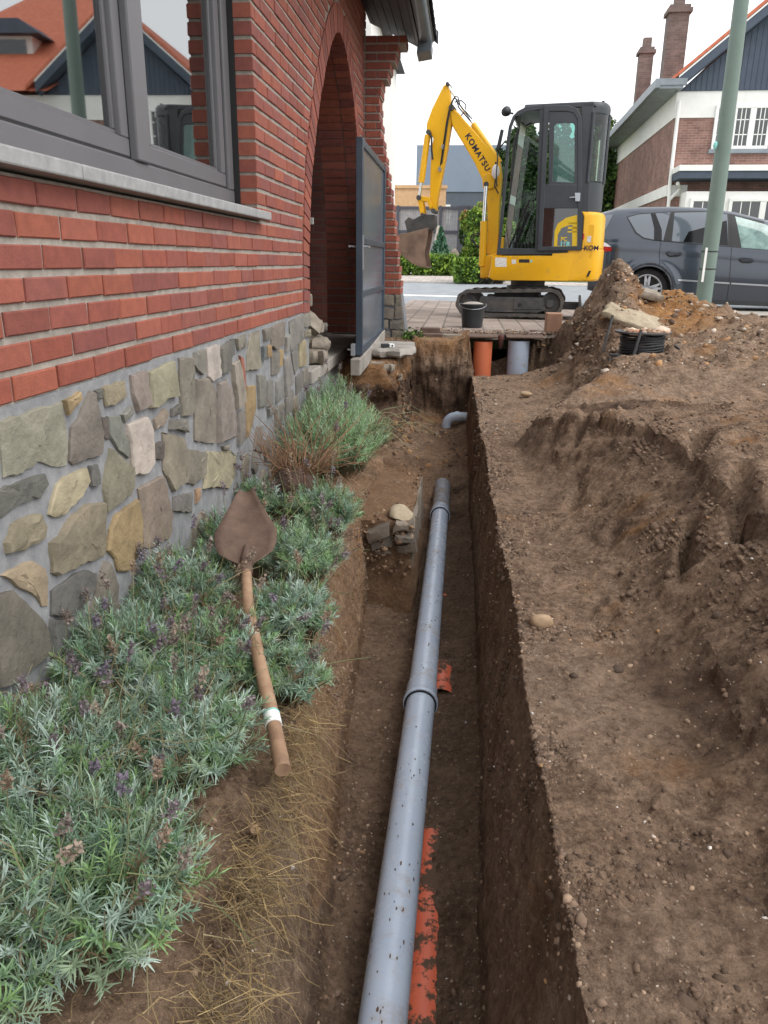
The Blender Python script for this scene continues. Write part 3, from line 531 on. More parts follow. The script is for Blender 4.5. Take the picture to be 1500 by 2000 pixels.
# plinth: traced rubble stones standing proud of grey mortar
STONES = [
 ([[1.563, 0.338], [1.833, 0.335], [1.844, 0.232], [1.824, 0.173], [1.748, 0.187], [1.691, 0.212], [1.616, 0.207], [1.547, 0.212]], (150,148,125)),
 ([[1.845, 0.337], [1.924, 0.343], [1.93, 0.328], [1.853, 0.297]], (165,135,85)),
 ([[1.987, 0.34], [2.012, 0.333], [2.031, 0.207], [2.013, 0.156], [1.851, 0.163], [1.837, 0.18], [1.863, 0.264], [1.916, 0.283]], (128,118,108)),
 ([[2.016, 0.334], [2.05, 0.332], [2.054, 0.305], [2.022, 0.304]], (95,95,90)),
 ([[2.057, 0.333], [2.199, 0.337], [2.208, 0.289], [2.119, 0.274], [2.07, 0.283]], (160,145,110)),
 ([[2.253, 0.343], [2.365, 0.343], [2.377, 0.228], [2.278, 0.226], [2.252, 0.282]], (145,128,118)),
 ([[2.074, 0.251], [2.15, 0.24], [2.199, 0.135], [2.183, 0.1], [2.12, 0.14], [2.08, 0.183]], (125,130,120)),
 ([[2.029, 0.258], [2.07, 0.252], [2.075, 0.184], [2.042, 0.191]], (100,88,82)),
 ([[2.165, 0.239], [2.241, 0.252], [2.244, 0.227], [2.183, 0.212]], (120,120,112)),
 ([[2.193, 0.203], [2.342, 0.196], [2.37, 0.152], [2.365, 0.04], [2.313, 0.019], [2.211, 0.039], [2.203, 0.117]], (186,170,158)),
 ([[1.506, 0.196], [1.649, 0.187], [1.713, 0.178], [1.718, 0.151], [1.676, 0.129], [1.585, 0.138], [1.524, 0.13], [1.492, 0.141]], (92,94,88)),
 ([[1.758, 0.139], [1.8, 0.145], [1.912, 0.144], [1.92, 0.106], [1.867, 0.074], [1.778, 0.055], [1.728, 0.06], [1.711, 0.078], [1.727, 0.099]], (188,172,130)),
 ([[1.935, 0.142], [1.979, 0.132], [1.984, 0.075], [1.934, 0.081]], (100,100,98)),
 ([[2.071, 0.158], [2.129, 0.11], [2.2, 0.068], [2.192, 0.012], [2.158, -0.01], [2.009, -0.016], [2.006, 0.065]], (130,125,100)),
 ([[2.233, -0.011], [2.433, -0.021], [2.494, -0.191], [2.456, -0.255], [2.318, -0.242], [2.243, -0.21], [2.24, -0.107]], (135,115,100)),
 ([[2.387, 0.099], [2.465, 0.093], [2.453, 0.033], [2.381, 0.046]], (95,85,80)),
 ([[1.553, 0.103], [1.61, 0.106], [1.663, 0.097], [1.681, 0.054], [1.677, 0.026], [1.582, 0.032], [1.516, 0.045], [1.518, 0.072]], (142,130,100)),
 ([[1.821, 0.036], [1.899, 0.045], [1.998, 0.021], [1.987, -0.083], [1.972, -0.131], [1.813, -0.104], [1.71, -0.087], [1.688, -0.071], [1.699, 0.006], [1.744, 0.01], [1.772, 0.028]], (135,122,96)),
 ([[2.056, -0.041], [2.219, -0.042], [2.234, -0.095], [2.233, -0.203], [2.151, -0.236], [2.1, -0.234], [2.041, -0.213], [2.027, -0.168], [1.988, -0.125], [2.016, -0.069]], (168,137,82)),
 ([[1.488, 0.006], [1.574, -0.001], [1.611, -0.011], [1.664, -0.047], [1.669, -0.082], [1.652, -0.144], [1.628, -0.133], [1.593, -0.084], [1.536, -0.039]], (170,145,110)),
 ([[1.443, -0.023], [1.516, -0.045], [1.572, -0.107], [1.612, -0.156], [1.631, -0.205], [1.623, -0.263], [1.56, -0.26], [1.466, -0.246], [1.392, -0.225]], (104,98,86)),
 ([[1.675, -0.115], [1.761, -0.117], [1.852, -0.129], [1.912, -0.161], [1.898, -0.192], [1.809, -0.23], [1.748, -0.221], [1.66, -0.176]], (88,88,86)),
 ([[1.653, -0.182], [1.752, -0.233], [1.735, -0.328], [1.647, -0.304], [1.636, -0.277]], (95,98,98)),
 ([[1.965, -0.147], [2.002, -0.215], [2.013, -0.337], [1.971, -0.384], [1.84, -0.324], [1.811, -0.276], [1.884, -0.224]], (116,108,95)),
 ([[1.381, -0.269], [1.467, -0.279], [1.541, -0.295], [1.597, -0.325], [1.612, -0.399], [1.599, -0.456], [1.365, -0.331]], (112,102,86)),
 ([[2.114, -0.289], [2.243, -0.309], [2.241, -0.364], [2.174, -0.414], [2.099, -0.394]], (120,112,95)),
 ([[2.257, -0.331], [2.43, -0.28], [2.442, -0.323], [2.422, -0.422], [2.309, -0.411]], (118,108,98)),
 ([[2.441, 0.338], [2.614, 0.343], [2.63, 0.269], [2.62, 0.218], [2.501, 0.227], [2.414, 0.21], [2.381, 0.22], [2.395, 0.33]], (150,145,112)),
 ([[2.672, 0.345], [2.808, 0.333], [2.787, 0.134], [2.744, 0.124], [2.657, 0.139], [2.655, 0.209]], (118,112,98)),
 ([[2.834, 0.346], [2.945, 0.348], [2.952, 0.263], [2.902, 0.254], [2.846, 0.281], [2.817, 0.305]], (120,118,108)),
 ([[2.98, 0.35], [3.12, 0.348], [3.11, 0.216], [3.01, 0.207], [2.969, 0.236]], (188,174,164)),
 ([[3.145, 0.329], [3.283, 0.348], [3.268, 0.221], [3.139, 0.221]], (110,108,100)),
 ([[2.827, 0.248], [2.949, 0.235], [3.034, 0.184], [3.032, -0.039], [2.992, -0.039], [2.778, 0.022], [2.785, 0.106], [2.808, 0.163]], (128,118,104)),
 ([[3.094, 0.192], [3.209, 0.193], [3.287, 0.145], [3.315, 0.027], [3.314, -0.079], [3.05, -0.048], [3.061, 0.053]], (132,120,112)),
 ([[3.288, 0.246], [3.413, 0.254], [3.482, 0.095], [3.488, 0.05], [3.342, 0.037], [3.307, 0.17]], (150,138,122)),
 ([[3.424, 0.269], [3.474, 0.256], [3.514, 0.1], [3.474, 0.101]], (165,85,60)),
 ([[3.302, 0.353], [3.359, 0.348], [3.347, 0.28], [3.294, 0.279]], (88,88,85)),
 ([[3.375, 0.346], [3.534, 0.353], [3.561, 0.3], [3.403, 0.297]], (125,120,105)),
 ([[3.624, 0.347], [3.801, 0.347], [3.791, 0.173], [3.732, 0.162], [3.537, 0.188], [3.558, 0.256]], (132,124,104)),
 ([[3.535, 0.117], [3.691, 0.093], [3.684, -0.016], [3.593, -0.092], [3.493, -0.123], [3.488, -0.005]], (168,133,76)),
 ([[3.718, 0.141], [3.883, 0.118], [3.861, -0.036], [3.719, -0.025]], (118,118,110)),
 ([[3.864, 0.348], [3.995, 0.348], [3.986, 0.289], [3.877, 0.292]], (130,122,110)),
 ([[4.04, 0.344], [4.312, 0.357], [4.301, 0.237], [4.093, 0.221], [4.019, 0.248]], (125,112,100)),
 ([[3.911, 0.259], [4.001, 0.261], [3.992, 0.202], [3.911, 0.201]], (170,130,75)),
 ([[3.824, 0.268], [3.894, 0.266], [3.884, 0.198], [3.824, 0.195]], (85,95,98)),
 ([[4.015, 0.216], [4.169, 0.205], [4.159, 0.091], [4.009, 0.095]], (125,120,110)),
 ([[4.19, 0.208], [4.274, 0.208], [4.271, 0.123], [4.182, 0.117]], (170,135,75)),
 ([[4.472, 0.343], [4.851, 0.354], [4.82, 0.212], [4.493, 0.169]], (120,118,112)),
 ([[4.332, 0.269], [4.444, 0.274], [4.453, 0.192], [4.348, 0.185]], (155,150,142)),
 ([[4.306, 0.154], [4.472, 0.16], [4.56, -0.013], [4.316, -0.062]], (125,120,115)),
 ([[4.729, 0.208], [4.912, 0.2], [4.943, 0.04], [4.731, 0.047]], (165,148,105)),
 ([[4.099, 0.054], [4.273, 0.061], [4.273, -0.061], [4.084, -0.059]], (120,118,116)),
 ([[4.501, 0.162], [4.682, 0.171], [4.681, 0.059], [4.585, 0.021]], (115,112,108)),
 ([[2.47, 0.121], [2.664, 0.06], [2.67, 0.019], [2.626, -0.102], [2.522, -0.108], [2.449, -0.003]], (126,116,96)),
 ([[2.682, 0.014], [2.88, -0.05], [2.857, -0.133], [2.728, -0.139], [2.656, -0.107]], (122,114,98)),
 ([[2.909, -0.05], [3.068, -0.093], [3.187, -0.107], [3.308, -0.165], [3.275, -0.256], [3.157, -0.281], [3.014, -0.23], [2.837, -0.188], [2.874, -0.129]], (150,140,106)),
 ([[2.546, 0.149], [2.696, 0.122], [2.702, 0.071], [2.53, 0.119]], (110,106,96)),
 ([[2.56, 0.184], [2.64, 0.187], [2.638, 0.15], [2.557, 0.162]], (92,90,84)),
 ([[2.407, 0.177], [2.505, 0.197], [2.537, 0.173], [2.503, 0.14], [2.409, 0.144]], (135,118,100)),
 ([[2.519, -0.123], [2.717, -0.164], [2.702, -0.239], [2.51, -0.177]], (112,108,104)),
 ([[2.75, -0.163], [2.806, -0.171], [2.798, -0.211], [2.739, -0.219]], (165,120,80)),
 ([[4.884, 0.349], [5.046, 0.362], [5.065, 0.271], [4.899, 0.277]], (135,130,118)),
 ([[4.897, 0.256], [5.056, 0.252], [5.052, 0.211], [4.9, 0.218]], (140,130,105)),
 ([[3.356, 0.02], [3.475, 0.017], [3.448, -0.123], [3.336, -0.122]], (125,118,110)),
 ([[3.68, -0.11], [3.768, -0.119], [3.747, -0.261], [3.604, -0.206]], (120,112,105)),
 ([[3.895, -0.059], [4.027, -0.049], [4.018, -0.11], [3.907, -0.101]], (110,108,104)),
 ([[4.055, -0.088], [4.275, -0.092], [4.183, -0.226], [4.063, -0.213]], (125,118,108)),
 ([[3.101, -0.073], [3.19, -0.089], [3.171, -0.108], [3.112, -0.095]], (118,112,100)),
 ([[3.907, 0.082], [3.998, 0.08], [4.001, -0.061], [3.874, -0.05]], (112,110,106)),
 ([[4.309, -0.074], [4.481, -0.052], [4.438, -0.171], [4.296, -0.181]], (116,110,104)),
 ([[4.607, 0.005], [4.784, 0.027], [4.788, -0.087], [4.61, -0.105]], (110,106,104)),
 ([[4.832, 0.014], [4.97, 0.023], [4.978, -0.075], [4.839, -0.081]], (122,114,104)),
]
cent = [(np.mean([p[0] for p in s]), np.mean([p[1] for p in s]), max(max(p[0] for p in s) - min(p[0] for p in s), max(p[1] for p in s) - min(p[1] for p in s)) / 2) for s, c in STONES]
rr = random.Random(11)
fillc = [(112, 106, 94), (128, 118, 100), (98, 96, 92), (120, 116, 108), (150, 132, 96), (134, 122, 108)]
for _ in range(2600):                                # more rubble where plants hide it and beyond the frame
    y, z = rr.uniform(-.9, 7.9), rr.uniform(-.5, .28); r = rr.uniform(.05, .12)
    if y > 5.0 and (y < 7.75 and z > -.28): continue
    if all(math.hypot(y - a, (z - b) * .9) > r + c * .86 for a, b, c in cent):
        n = rr.randint(5, 7); st = [(y + r * rr.uniform(.7, 1) * math.cos(a) * .9, min(z + r * rr.uniform(.8, 1.05) * math.sin(a), .335)) for a in sorted(rr.uniform(-.3, .3) + k * 2 * math.pi / n for k in range(n))]
        STONES.append((st, rr.choice(fillc))); cent.append((y, z, r))
def stone(mb, poly, c, x, rr, proud, mx=None):
    p = np.array(poly); 
    if np.sum(p[:, 0] * np.roll(p[:, 1], -1) - np.roll(p[:, 0], -1) * p[:, 1]) < 0: p = p[::-1]
    q = []
    for i in range(len(p)):                          # roughen the outline
        a, b = p[i], p[(i + 1) % len(p)]; L = np.hypot(*(b - a)); m = max(1, int(L / .022)); nn_ = np.array([b[1] - a[1], a[0] - b[0]]) / (L + 1e-9)
        for k in range(m): q.append(a + (b - a) * (k / m) + nn_ * rr.uniform(-.0035, .0035))
    q = np.array(q); cen = q.mean(0); n = len(q); vs = []
    tx, tz = rr.uniform(-.05, .05), rr.uniform(-.06, .06); k0 = rr.uniform(.88, 1.1)
    for lvl, (sc, dx) in enumerate([(1.0, -.03), (1.0, proud * .55), (.955, proud * .95), (.6, proud * 1.08), (.25, proud * 1.1)]):
        for v in q:
            w = cen + (v - cen) * sc; d = dx + (tx * (w[0] - cen[0]) + tz * (w[1] - cen[1])) * (lvl > 1) + rr.uniform(-.0025, .0025) * (lvl > 1); vs.append((x + d, w[0], w[1]))
    fs = []
    for l in range(4): fs += [(l * n + i, l * n + (i + 1) % n, (l + 1) * n + (i + 1) % n, (l + 1) * n + i) for i in range(n)]
    fs.append(tuple(range(4 * n, 5 * n)))
    if mx: vs = [mx(*v) for v in vs]
    gm = sum(c) / 3; c = tuple((v * .72 + gm * .28) * .82 + m_ * .18 for v, m_ in zip(c, (146, 134, 112))); mb.add(vs, fs, tuple(v * k0 for v in lin(c)))
sb_ = MB()
for s_, c_ in STONES: stone(sb_, s_, c_, XW - .004, rr, rr.uniform(.010, .022))
pl = sb_.build('stone_plinth', M['stone'], house, 28)
pm = MB(); pm.box((XW - .3, -1.4, -.62), (XW - .002, 5.06, BZ)); pm.box((XW - .3, 5.06, -.62), (XW - .002, 7.74, -.10)); pm.box((XW - .3, 7.74, -.62), (XW - .002, 8.0, BZ)); pm.build('plinth_mortar_bed', M['smortar'], house, 0)
# passage behind the arch
ps = MB(); ps.box((-4.2, 4.4, -.12), (XW - .301, 9.2, -.002)); ps.build('passage_floor', M['concrete'], house, 0)
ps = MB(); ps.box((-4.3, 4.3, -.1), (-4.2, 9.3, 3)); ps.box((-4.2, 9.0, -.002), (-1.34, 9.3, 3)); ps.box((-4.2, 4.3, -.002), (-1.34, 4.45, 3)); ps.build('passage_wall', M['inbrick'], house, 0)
MB().box((-4.3, 4.3, 2.9), (-1.34, 9.3, 3.0)).build('passage_ceiling', M['interior'], house, 0)
MB().box((-2.16, 8.97, 1.06), (-1.70, 8.999, 1.13)).build('name_plate', M['white'], house, 0, .004)
MB().box((XW - .30, 5.0, -.10), (XW + .03, 7.72, -.012)).build('threshold', M['concrete'], house, 0, .008)
# window
win = MB(); FX = -1.11
Z0, Y1 = WIN[2], WIN[1]
fr = lambda lo, hi: win.box(lo, hi)
fr((FX - .07, .1, Z0 - .005), (FX + .0, Y1 - .012, Z0 + .085)); fr((FX - .07, Y1 - .095, Z0 + .085), (FX, Y1 - .012, 3.4)); fr((FX - .07, 2.70, Z0 + .085), (FX + .012, 2.815, 3.4))
wf = win.build('window', M['frame'], house, 30, .006)
s2 = MB()                                            # the two sashes, set back behind the fixed frame
def sash(y0, y1):
    s2.box((FX - .06, y0, Z0 + .093), (FX - .012, y1, Z0 + .15)); s2.box((FX - .06, y0, Z0 + .15), (FX - .012, y0 + .062, 3.4)); s2.box((FX - .06, y1 - .062, Z0 + .15), (FX - .012, y1, 3.4))
    s2.box((FX - .055, y0 + .062, Z0 + .15), (FX - .03, y1 - .062, Z0 + .168)); s2.box((FX - .055, y1 - .08, Z0 + .168), (FX - .03, y1 - .062, 3.4)); s2.box((FX - .055, y0 + .062, Z0 + .168), (FX - .03, y0 + .08, 3.4))
sash(.2, 2.692); sash(2.823, Y1 - .103)
s2.build('sash', M['frame'], wf, 30, .004)
gk = MB(); gk.box((FX - .075, .1, Z0 + .085), (FX - .013, Y1 - .095, Z0 + .093)); gk.box((FX - .075, 2.692, Z0 + .093), (FX - .013, 2.70, 3.4)); gk.box((FX - .075, 2.815, Z0 + .093), (FX - .013, 2.823, 3.4)); gk.box((FX - .075, Y1 - .103, Z0 + .093), (FX - .013, Y1 - .095, 3.4)); gk.box((FX - .03, Y1 - .012, Z0), (FX + .025, Y1 + .001, 3.4)); gk.box((FX - .03, .1, Z0 - .014), (FX + .03, Y1 - .012, Z0 - .005))
gk.build('gasket', M['gasket'], wf, 0)
for a, b in ((.28, 2.612), (2.903, Y1 - .183)): MB().box((FX - .046, a, Z0 + .168), (FX - .040, b, 3.4)).build('pane', M['glass'], wf, 0)
MB().box((FX - .028, Y1 - .001, Z0 + .0), (FX + .012, Y1 + .016, 3.4)).build('side_trim', M['gutter'], wf, 0)
bl = MB()
for k in range(70): bl.box((FX - .15, 2.45, Z0 + .17 + k * .034), (FX - .147, 2.60, Z0 + .19 + k * .034)); bl.box((FX - .15, 3.52, Z0 + .17 + k * .034), (FX - .147, 3.70, Z0 + .19 + k * .034))
bl.build('blind', M['blind'], wf, 0)
rm = MB(); rm.box((-4.0, -1.4, .3), (-3.9, 4.2, 3.5)); rm.box((-4.0, 4.1, .3), (-1.34, 4.2, 3.5)); rm.box((-4.0, -1.4, .3), (-1.34, -1.3, 3.5)); rm.box((-4.0, -1.4, .25), (-1.34, 4.2, .3)); rm.box((-4.0, -1.4, 3.4), (-1.34, 4.2, 3.5)); rm.build('room', M['interior'], house, 0)
si = MB(); si.box((FX - .08, -.5, .862), (-.95, 1.98, .9)); si.box((FX - .08, 1.984, .862), (-.95, 3.93, .9)); si.build('window_sill', M['bluestone'], house, 0, .005)
# eave
ev = MB(); ev.prism([(-1.0, 2.83), (-.52, 2.615), (-.52, 2.66), (-1.0, 2.88)], -1.5, 8.32, XZY); so_ = ev.build('soffit', M['dark_wood'], house, 0)
bd = MB()
for k in range(6): x = -.96 + k * .08; z = 2.83 - (x + 1) * .448; bd.prism([(x, z - .003), (x + .006, z - .006), (x + .006, z - .001), (x, z + .002)], -1.5, 8.32, XZY)
bd.build('board_gap', M['gasket'], so_, 0)
gt = MB(); arc = [(-.46 + .062 * math.cos(a), 2.66 + .075 * math.sin(a)) for a in np.linspace(math.pi, 2 * math.pi, 12)]; gt.prism(arc + [(-.388, 2.665), (-.388, 2.675), (-.53, 2.675)], -1.5, 8.32, XZY); gt.prism([(-.53, 2.50), (-.40, 2.52), (-.395, 2.60), (-.52, 2.60)], 8.0, 8.325, XZY); gt.build('gutter', M['gutter'], house, 30)
tl = MB()
for i in range(48):
    y = -1.4 + i * .205
    for j in range(6):
        x0 = -.36 - j * .27; z0 = 2.71 + j * .20
        pr = [(y + .205 * k / 8, .016 * math.cos(2 * math.pi * k / 8)) for k in range(9)]
        vs = [(x0, yy, z0 + dz - .02) for yy, dz in pr] + [(x0, yy, z0 + dz + .01) for yy, dz in pr] + [(x0 - .3, yy, z0 + .2 + dz + .01) for yy, dz in pr]
        tl.add(vs, [(k, k + 1, 10 + k, 9 + k) for k in range(8)] + [(9 + k, 10 + k, 19 + k, 18 + k) for k in range(8)])
tl.prism([(-.35, 2.66), (-2.0, 3.88), (-2.0, 3.98), (-.35, 2.76)], 8.34, 8.40, XZY)
tl.build('roof', M['tile'], house, 20)
# flared buttress at the street corner
bt = [(-.553, -.084), (-.62, .36), (-.712, 1.131), (-.777, 1.507), (-.834, 1.8), (-.858, 2.04), (-.848, 2.209), (-.787, 2.313), (-.724, 2.445), (-.674, 2.551), (-.60, 2.62)]
ba = np.array(bt); btx = lambda z: float(np.interp(z, ba[:, 1], ba[:, 0])); bk = MB(); bm_ = MB(); z = .37; r = 0
while z < 2.62:
    xe = btx(z + .03) + (r % 2) * .012; x = XW + .01; first = True
    bm_.box((XW - .02, 7.9, z - JT), (xe - .010, 8.19, z + CH - JT))
    while x < xe - .02:
        x2 = min(x + (.105 if (first and r % 2) else .2), xe)
        if xe - x2 < .04: x2 = xe
        c = random.choice(palette); k = random.uniform(.75, 1.0); bk.box((x + .004, 7.89 + random.uniform(-.002, .002), z), (x2 - .004, 8.2, z + CH - JT), None, tuple(v * k for v in c)); x = x2; first = False
    z += CH; r += 1
bu = bk.build('buttress', M['brick'], house, 0, .003, 1); bm_.build('buttress_mortar', M['mortar'], bu, 0)
bs = MB(); zz = -.1
for row in range(4):
    h = rr.uniform(.10, .13); x = XW + .02; xe = btx(zz + h / 2)
    while x < xe - .02:
        x2 = min(x + rr.uniform(.10, .2), xe)
        if xe - x2 < .06: x2 = xe
        j = lambda: rr.uniform(-.012, .012)
        stone(bs, [(x + .008 + j(), zz + .008 + j()), (x2 - .008, zz + .008 + j()), (x2 - .008 + j() * (x2 < xe), zz + h - .006 + j()), (x + .01 + j(), zz + h - .006 + j())], rr.choice([(112, 106, 96), (128, 118, 102), (120, 110, 98)]), 0, rr, .015, lambda a, y_, z_: (y_, 7.885 - a, z_))
        x = x2
    zz += h
bs.prism([(XW - .02, -.3), (-.535, -.3), (-.555, -.08), (-.625, .365), (XW - .02, .365)], 7.895, 8.2, XZY, lin((120, 122, 126))); bs.build('buttress_base', M['stone'], house, 25)

# white house wall just past the corner
nb_ = thing('plastered_house', (-1.5, 13, 0), 'sliver of a white plastered house wall beyond the brick corner', 'house')
MB().box((-4.5, 9.4, -.1), (-1.12, 12.6, 3.3)).build('wall', M['plaster'], nb_, 0); MB().prism([(-4.6, 3.3), (-1.0, 3.3), (-2.8, 4.7)], 9.4, 12.7, XZY).build('roof', M['tile'], nb_, 0)

# gate leaf: closes the arch, hinged at the street end
gate = thing('metal_gate', (-.78, 7.6, 0), 'slate blue metal gate leaf with smoky panels standing open at the arch', 'gate')
GA, GB = Vector((-.775, 5.86, 0)), Vector((-.785, 7.62, 0)); gd = (GB - GA).normalized(); gn = Vector((gd.y, -gd.x, 0)); GLn = (GB - GA).length
GM = lambda s_, z_, w: tuple(GA + gd * s_ + gn * w + Vector((0, 0, z_)))
gf = MB(); zb, zt = .0, 1.505; pf = lambda a, b, c, d, w0=-.02, w1=.02: gf.prism([(a, b), (c, b), (c, d), (a, d)], w0, w1, GM)
pf(0, zb, .055, zt, -.025, .025); pf(GLn - .055, zb, GLn, zt - .0, -.025, .025); pf(.055, zt - .05, GLn - .055, zt); pf(.055, zb, GLn - .055, zb + .06); pf(.055, .80, GLn - .055, .845); pf(.055, .42, GLn - .055, .465)
gf.build('gate_frame', M['gate'], gate, 0, .004)
for a, b in ((.06, .42), (.465, .80), (.845, zt - .05)): MB().prism([(.055, a), (GLn - .055, a), (GLn - .055, b), (.055, b)], -.006, .006, GM).build('panel', M['poly'], gate, 0)
gh = MB(); gh.tube([GM(.03, .78, .02), GM(.03, .78, .06), GM(.13, .78, .062)], .008, 8); gh.tube([GM(.03, .78, -.02), GM(.03, .78, -.06), GM(-.07, .78, -.062)], .008, 8); gh.prism([(.012, .62), (.045, .62), (.045, .86), (.012, .86)], .025, .03, GM); gh.build('handle', M['alloy'], gate, 30)
lk = MB(); lk.box((-.83, 5.80, .0), (-.80, 5.86, .09)); lk.tube([(-.86, 5.83, .045), (-.80, 5.83, .045)], .008); lk.build('ground_bolt', M['alloy'], gate, 0, .003)
kb = MB(); kb.prism([(5.78, -.145), (7.66, -.10), (7.66, .045), (5.78, -.02)], -.83, -.755, XYZ); tag(kb.build('kerb_beam', M['concrete'], None, 0, .008), 'low sloping concrete strip under the bottom of the metal gate', 'kerb')

# ================================================================ THINGS IN AND AROUND THE TRENCH
def pip(name, path, r, m, label, n=28, bevel=0):
    return tag(MB().tube(path, r, n).build(name, m, None, 40), label, 'pipe')
gp = thing('drain_pipe', (-.10, 3, -.92), 'long grey plastic pipe with two sockets lying along the trench', 'pipe')
PX = lambda y: -.112 + .014 * min(max((y - 1.2) / 1.6, 0), 1)
MB().tube([(PX(y), y, -.925) for y in np.linspace(-.5, 2.66, 14)], .055, 36).build('pipe_length', M['pvc'], gp, 50)
MB().tube([(PX(y), y, -.925) for y in np.linspace(2.50, 5.05, 10)], .0552, 36).build('pipe_length', M['pvc'], gp, 50)
MB().tube([(PX(5), 4.92, -.925), (PX(5), 5.3, -.925), (PX(5) - .005, 5.62, -.93)], .0585, 36).build('pipe_length', M['pvc_dirty'], gp, 50)['label'] = 'mud-smeared far end of the grey pipe'
def socket(y0, y1):
    b = MB(); b.lathe([(.0565, y0 + .012), (.062, y0 + .010), (.0655, y0 + .004), (.0655, y0 - .014), (.062, y0 - .022), (.0605, y0 - .03)][::-1] if False else [(.0565, 0), (.0665, .0), (.0675, .008), (.0675, .022), (.064, .03), (.061, .04), (.061, y1 - y0 - .03), (.0565, y1 - y0)], (PX(y0), y0, -.925), 'y', 36); return b.build('socket', M['pvc'], gp, 40)
for y0, y1 in ((2.56, 2.70), (4.86, 5.0)):
    so_p = socket(y0, y1); MB().lathe([(.0555, 0), (.0620, 0), (.0620, .006), (.0555, .006)], (PX(y0), y0 - .004, -.925), 'y', 36).build('rubber_seal', M['gasket'], so_p, 40)
fv, ff, fc = [], [], []
for k in range(150):                                  # flecks of mud sticking to the pipe
    y_ = .6 + 4.2 * r_.uniform() ** 1.3; a_ = r_.uniform(.35, 2.8); s_ = r_.uniform(.002, .006); b_ = len(fv); mm = 7
    for q in range(mm): t_ = 2 * math.pi * q / mm; da = s_ * r_.uniform(.5, 1.2) * math.cos(t_) / .055 * .6; dy_ = s_ * r_.uniform(.8, 1.9) * math.sin(t_); fv.append((PX(y_) + .0559 * math.cos(a_ + da), y_ + dy_, -.925 + .0559 * math.sin(a_ + da)))
    fv.append((PX(y_) + .0568 * math.cos(a_), y_, -.925 + .0568 * math.sin(a_))); ff += [(b_ + q, b_ + (q + 1) % mm, b_ + mm) for q in range(mm)]; fc += [tuple(np.array(lin((96, 76, 60))) * r_.uniform(.7, 1.3))] * (mm + 1)
mf = MB(); mf.v = fv; mf.f = ff; mf.c = fc; tag(mf.build('mud_flecks', M['soilbits'], gp, 60), kind='stuff')
ob = thing('buried_pipe', (-.035, 2, -1.05), 'muddy orange plastic pipe half buried in the trench floor beside the grey one', 'pipe')
def half(y0, y1, z, x, r=.07):
    b = MB(); ys = np.linspace(y0, y1, 40); n = 22; vs = []; fs = []
    for i, y in enumerate(ys):
        for k in range(n): a = math.pi * k / (n - 1); vs.append((x + r * math.cos(a), y, z + r * math.sin(a)))
    for i in range(len(ys) - 1):
        for k in range(n - 1): fs.append((i * n + k, i * n + k + 1, (i + 1) * n + k + 1, (i + 1) * n + k))
    return b.add(vs, fs)
half(.5, 2.0, -1.086, -.030).build('pipe_length', M['orange'], ob, 60); half(2.80, 3.05, -1.066, -.028).build('pipe_length', M['orange'], ob, 60); half(3.72, 3.9, -1.085, -.03, .065).build('pipe_length', M['orange'], ob, 60)
eb = thing('pipe_elbow', (-.1, 7.2, -.74), 'small grey pipe elbow poking out of the far end of the trench', 'pipe')
ep = [(-.115, 7.17, -.92)] + [(-.115 + .085 - .085 * math.cos(a), 7.17, -.785 + .085 * math.sin(a)) for a in np.linspace(0, math.pi / 2, 9)] + [(.09, 7.17, -.698)]
MB().tube(ep, .045, 24).build('elbow', M['pvc'], eb, 40); MB().tube([(-.035, 7.17, -.6985), (.0, 7.17, -.6985)], .051, 24).build('socket', M['pvc'], eb, 40)
orp = thing('riser_pipe', (.2, 7.72, -.8), 'upright orange pipe under the pavement edge beneath a steel plate', 'pipe')
MB().tube([(.205, 7.80, -.9), (.205, 7.80, -.06)], .092, 32).build('pipe_length', M['orange_clean'], orp, 40)
grp = thing('riser_pipe', (.55, 7.82, -.8), 'upright grey pipe under the pavement edge, beside the orange one', 'pipe')
MB().tube([(.56, 7.86, -.9), (.56, 7.86, -.05)], .105, 32).build('pipe_length', M['pvc'], grp, 40)
tag(MB().box((.0, 7.70, -.020), (.345, 8.22, -.004)).build('cover_plate', M['rust'], None, 0, .004), 'dark steel plate covering the orange riser pipe below the bucket', 'plate')
tag(MB().box((.43, 7.74, -.020), (.80, 8.2, -.006)).build('cover_plate', M['rust'], None, 0, .004), 'dark steel plate covering the upright grey pipe', 'plate')
sp_ = MB(); sp_.lump((.385, 7.95, -.06), (.035, .05, .09), 5, 2, .1); tag(sp_.build('loose_brick', M['inbrick'], None, 30), 'broken brick wedged between the two steel plates', 'brick')

# bucket
bx, by = .10, 8.72
bk_ = thing('bucket', (bx, by, 0), 'black mortar bucket with handle standing on the pavement before the excavator', 'bucket')
MB().lathe([(.0, .0), (.104, .0), (.110, .006), (.132, .225), (.144, .228), (.146, .250), (.137, .252), (.128, .235), (.105, .05), (.0, .045)], (bx, by, .002), 'z', 40, None).build('tub', M['black'], bk_, 35)
MB().lathe([(0, 0), (.134, 0), (.10, .02), (.05, .034), (.0, .03)], (bx, by, .238), 'z', 24).build('sand_fill', M['pale_concrete'], bk_, 60)
MB().tube([(bx - .147 * math.cos(a), by - .156 * math.sin(a), .25 - .05 * math.sin(a)) for a in np.linspace(0, math.pi, 20)], .003, 6).build('handle', M['alloy'], bk_, 30)

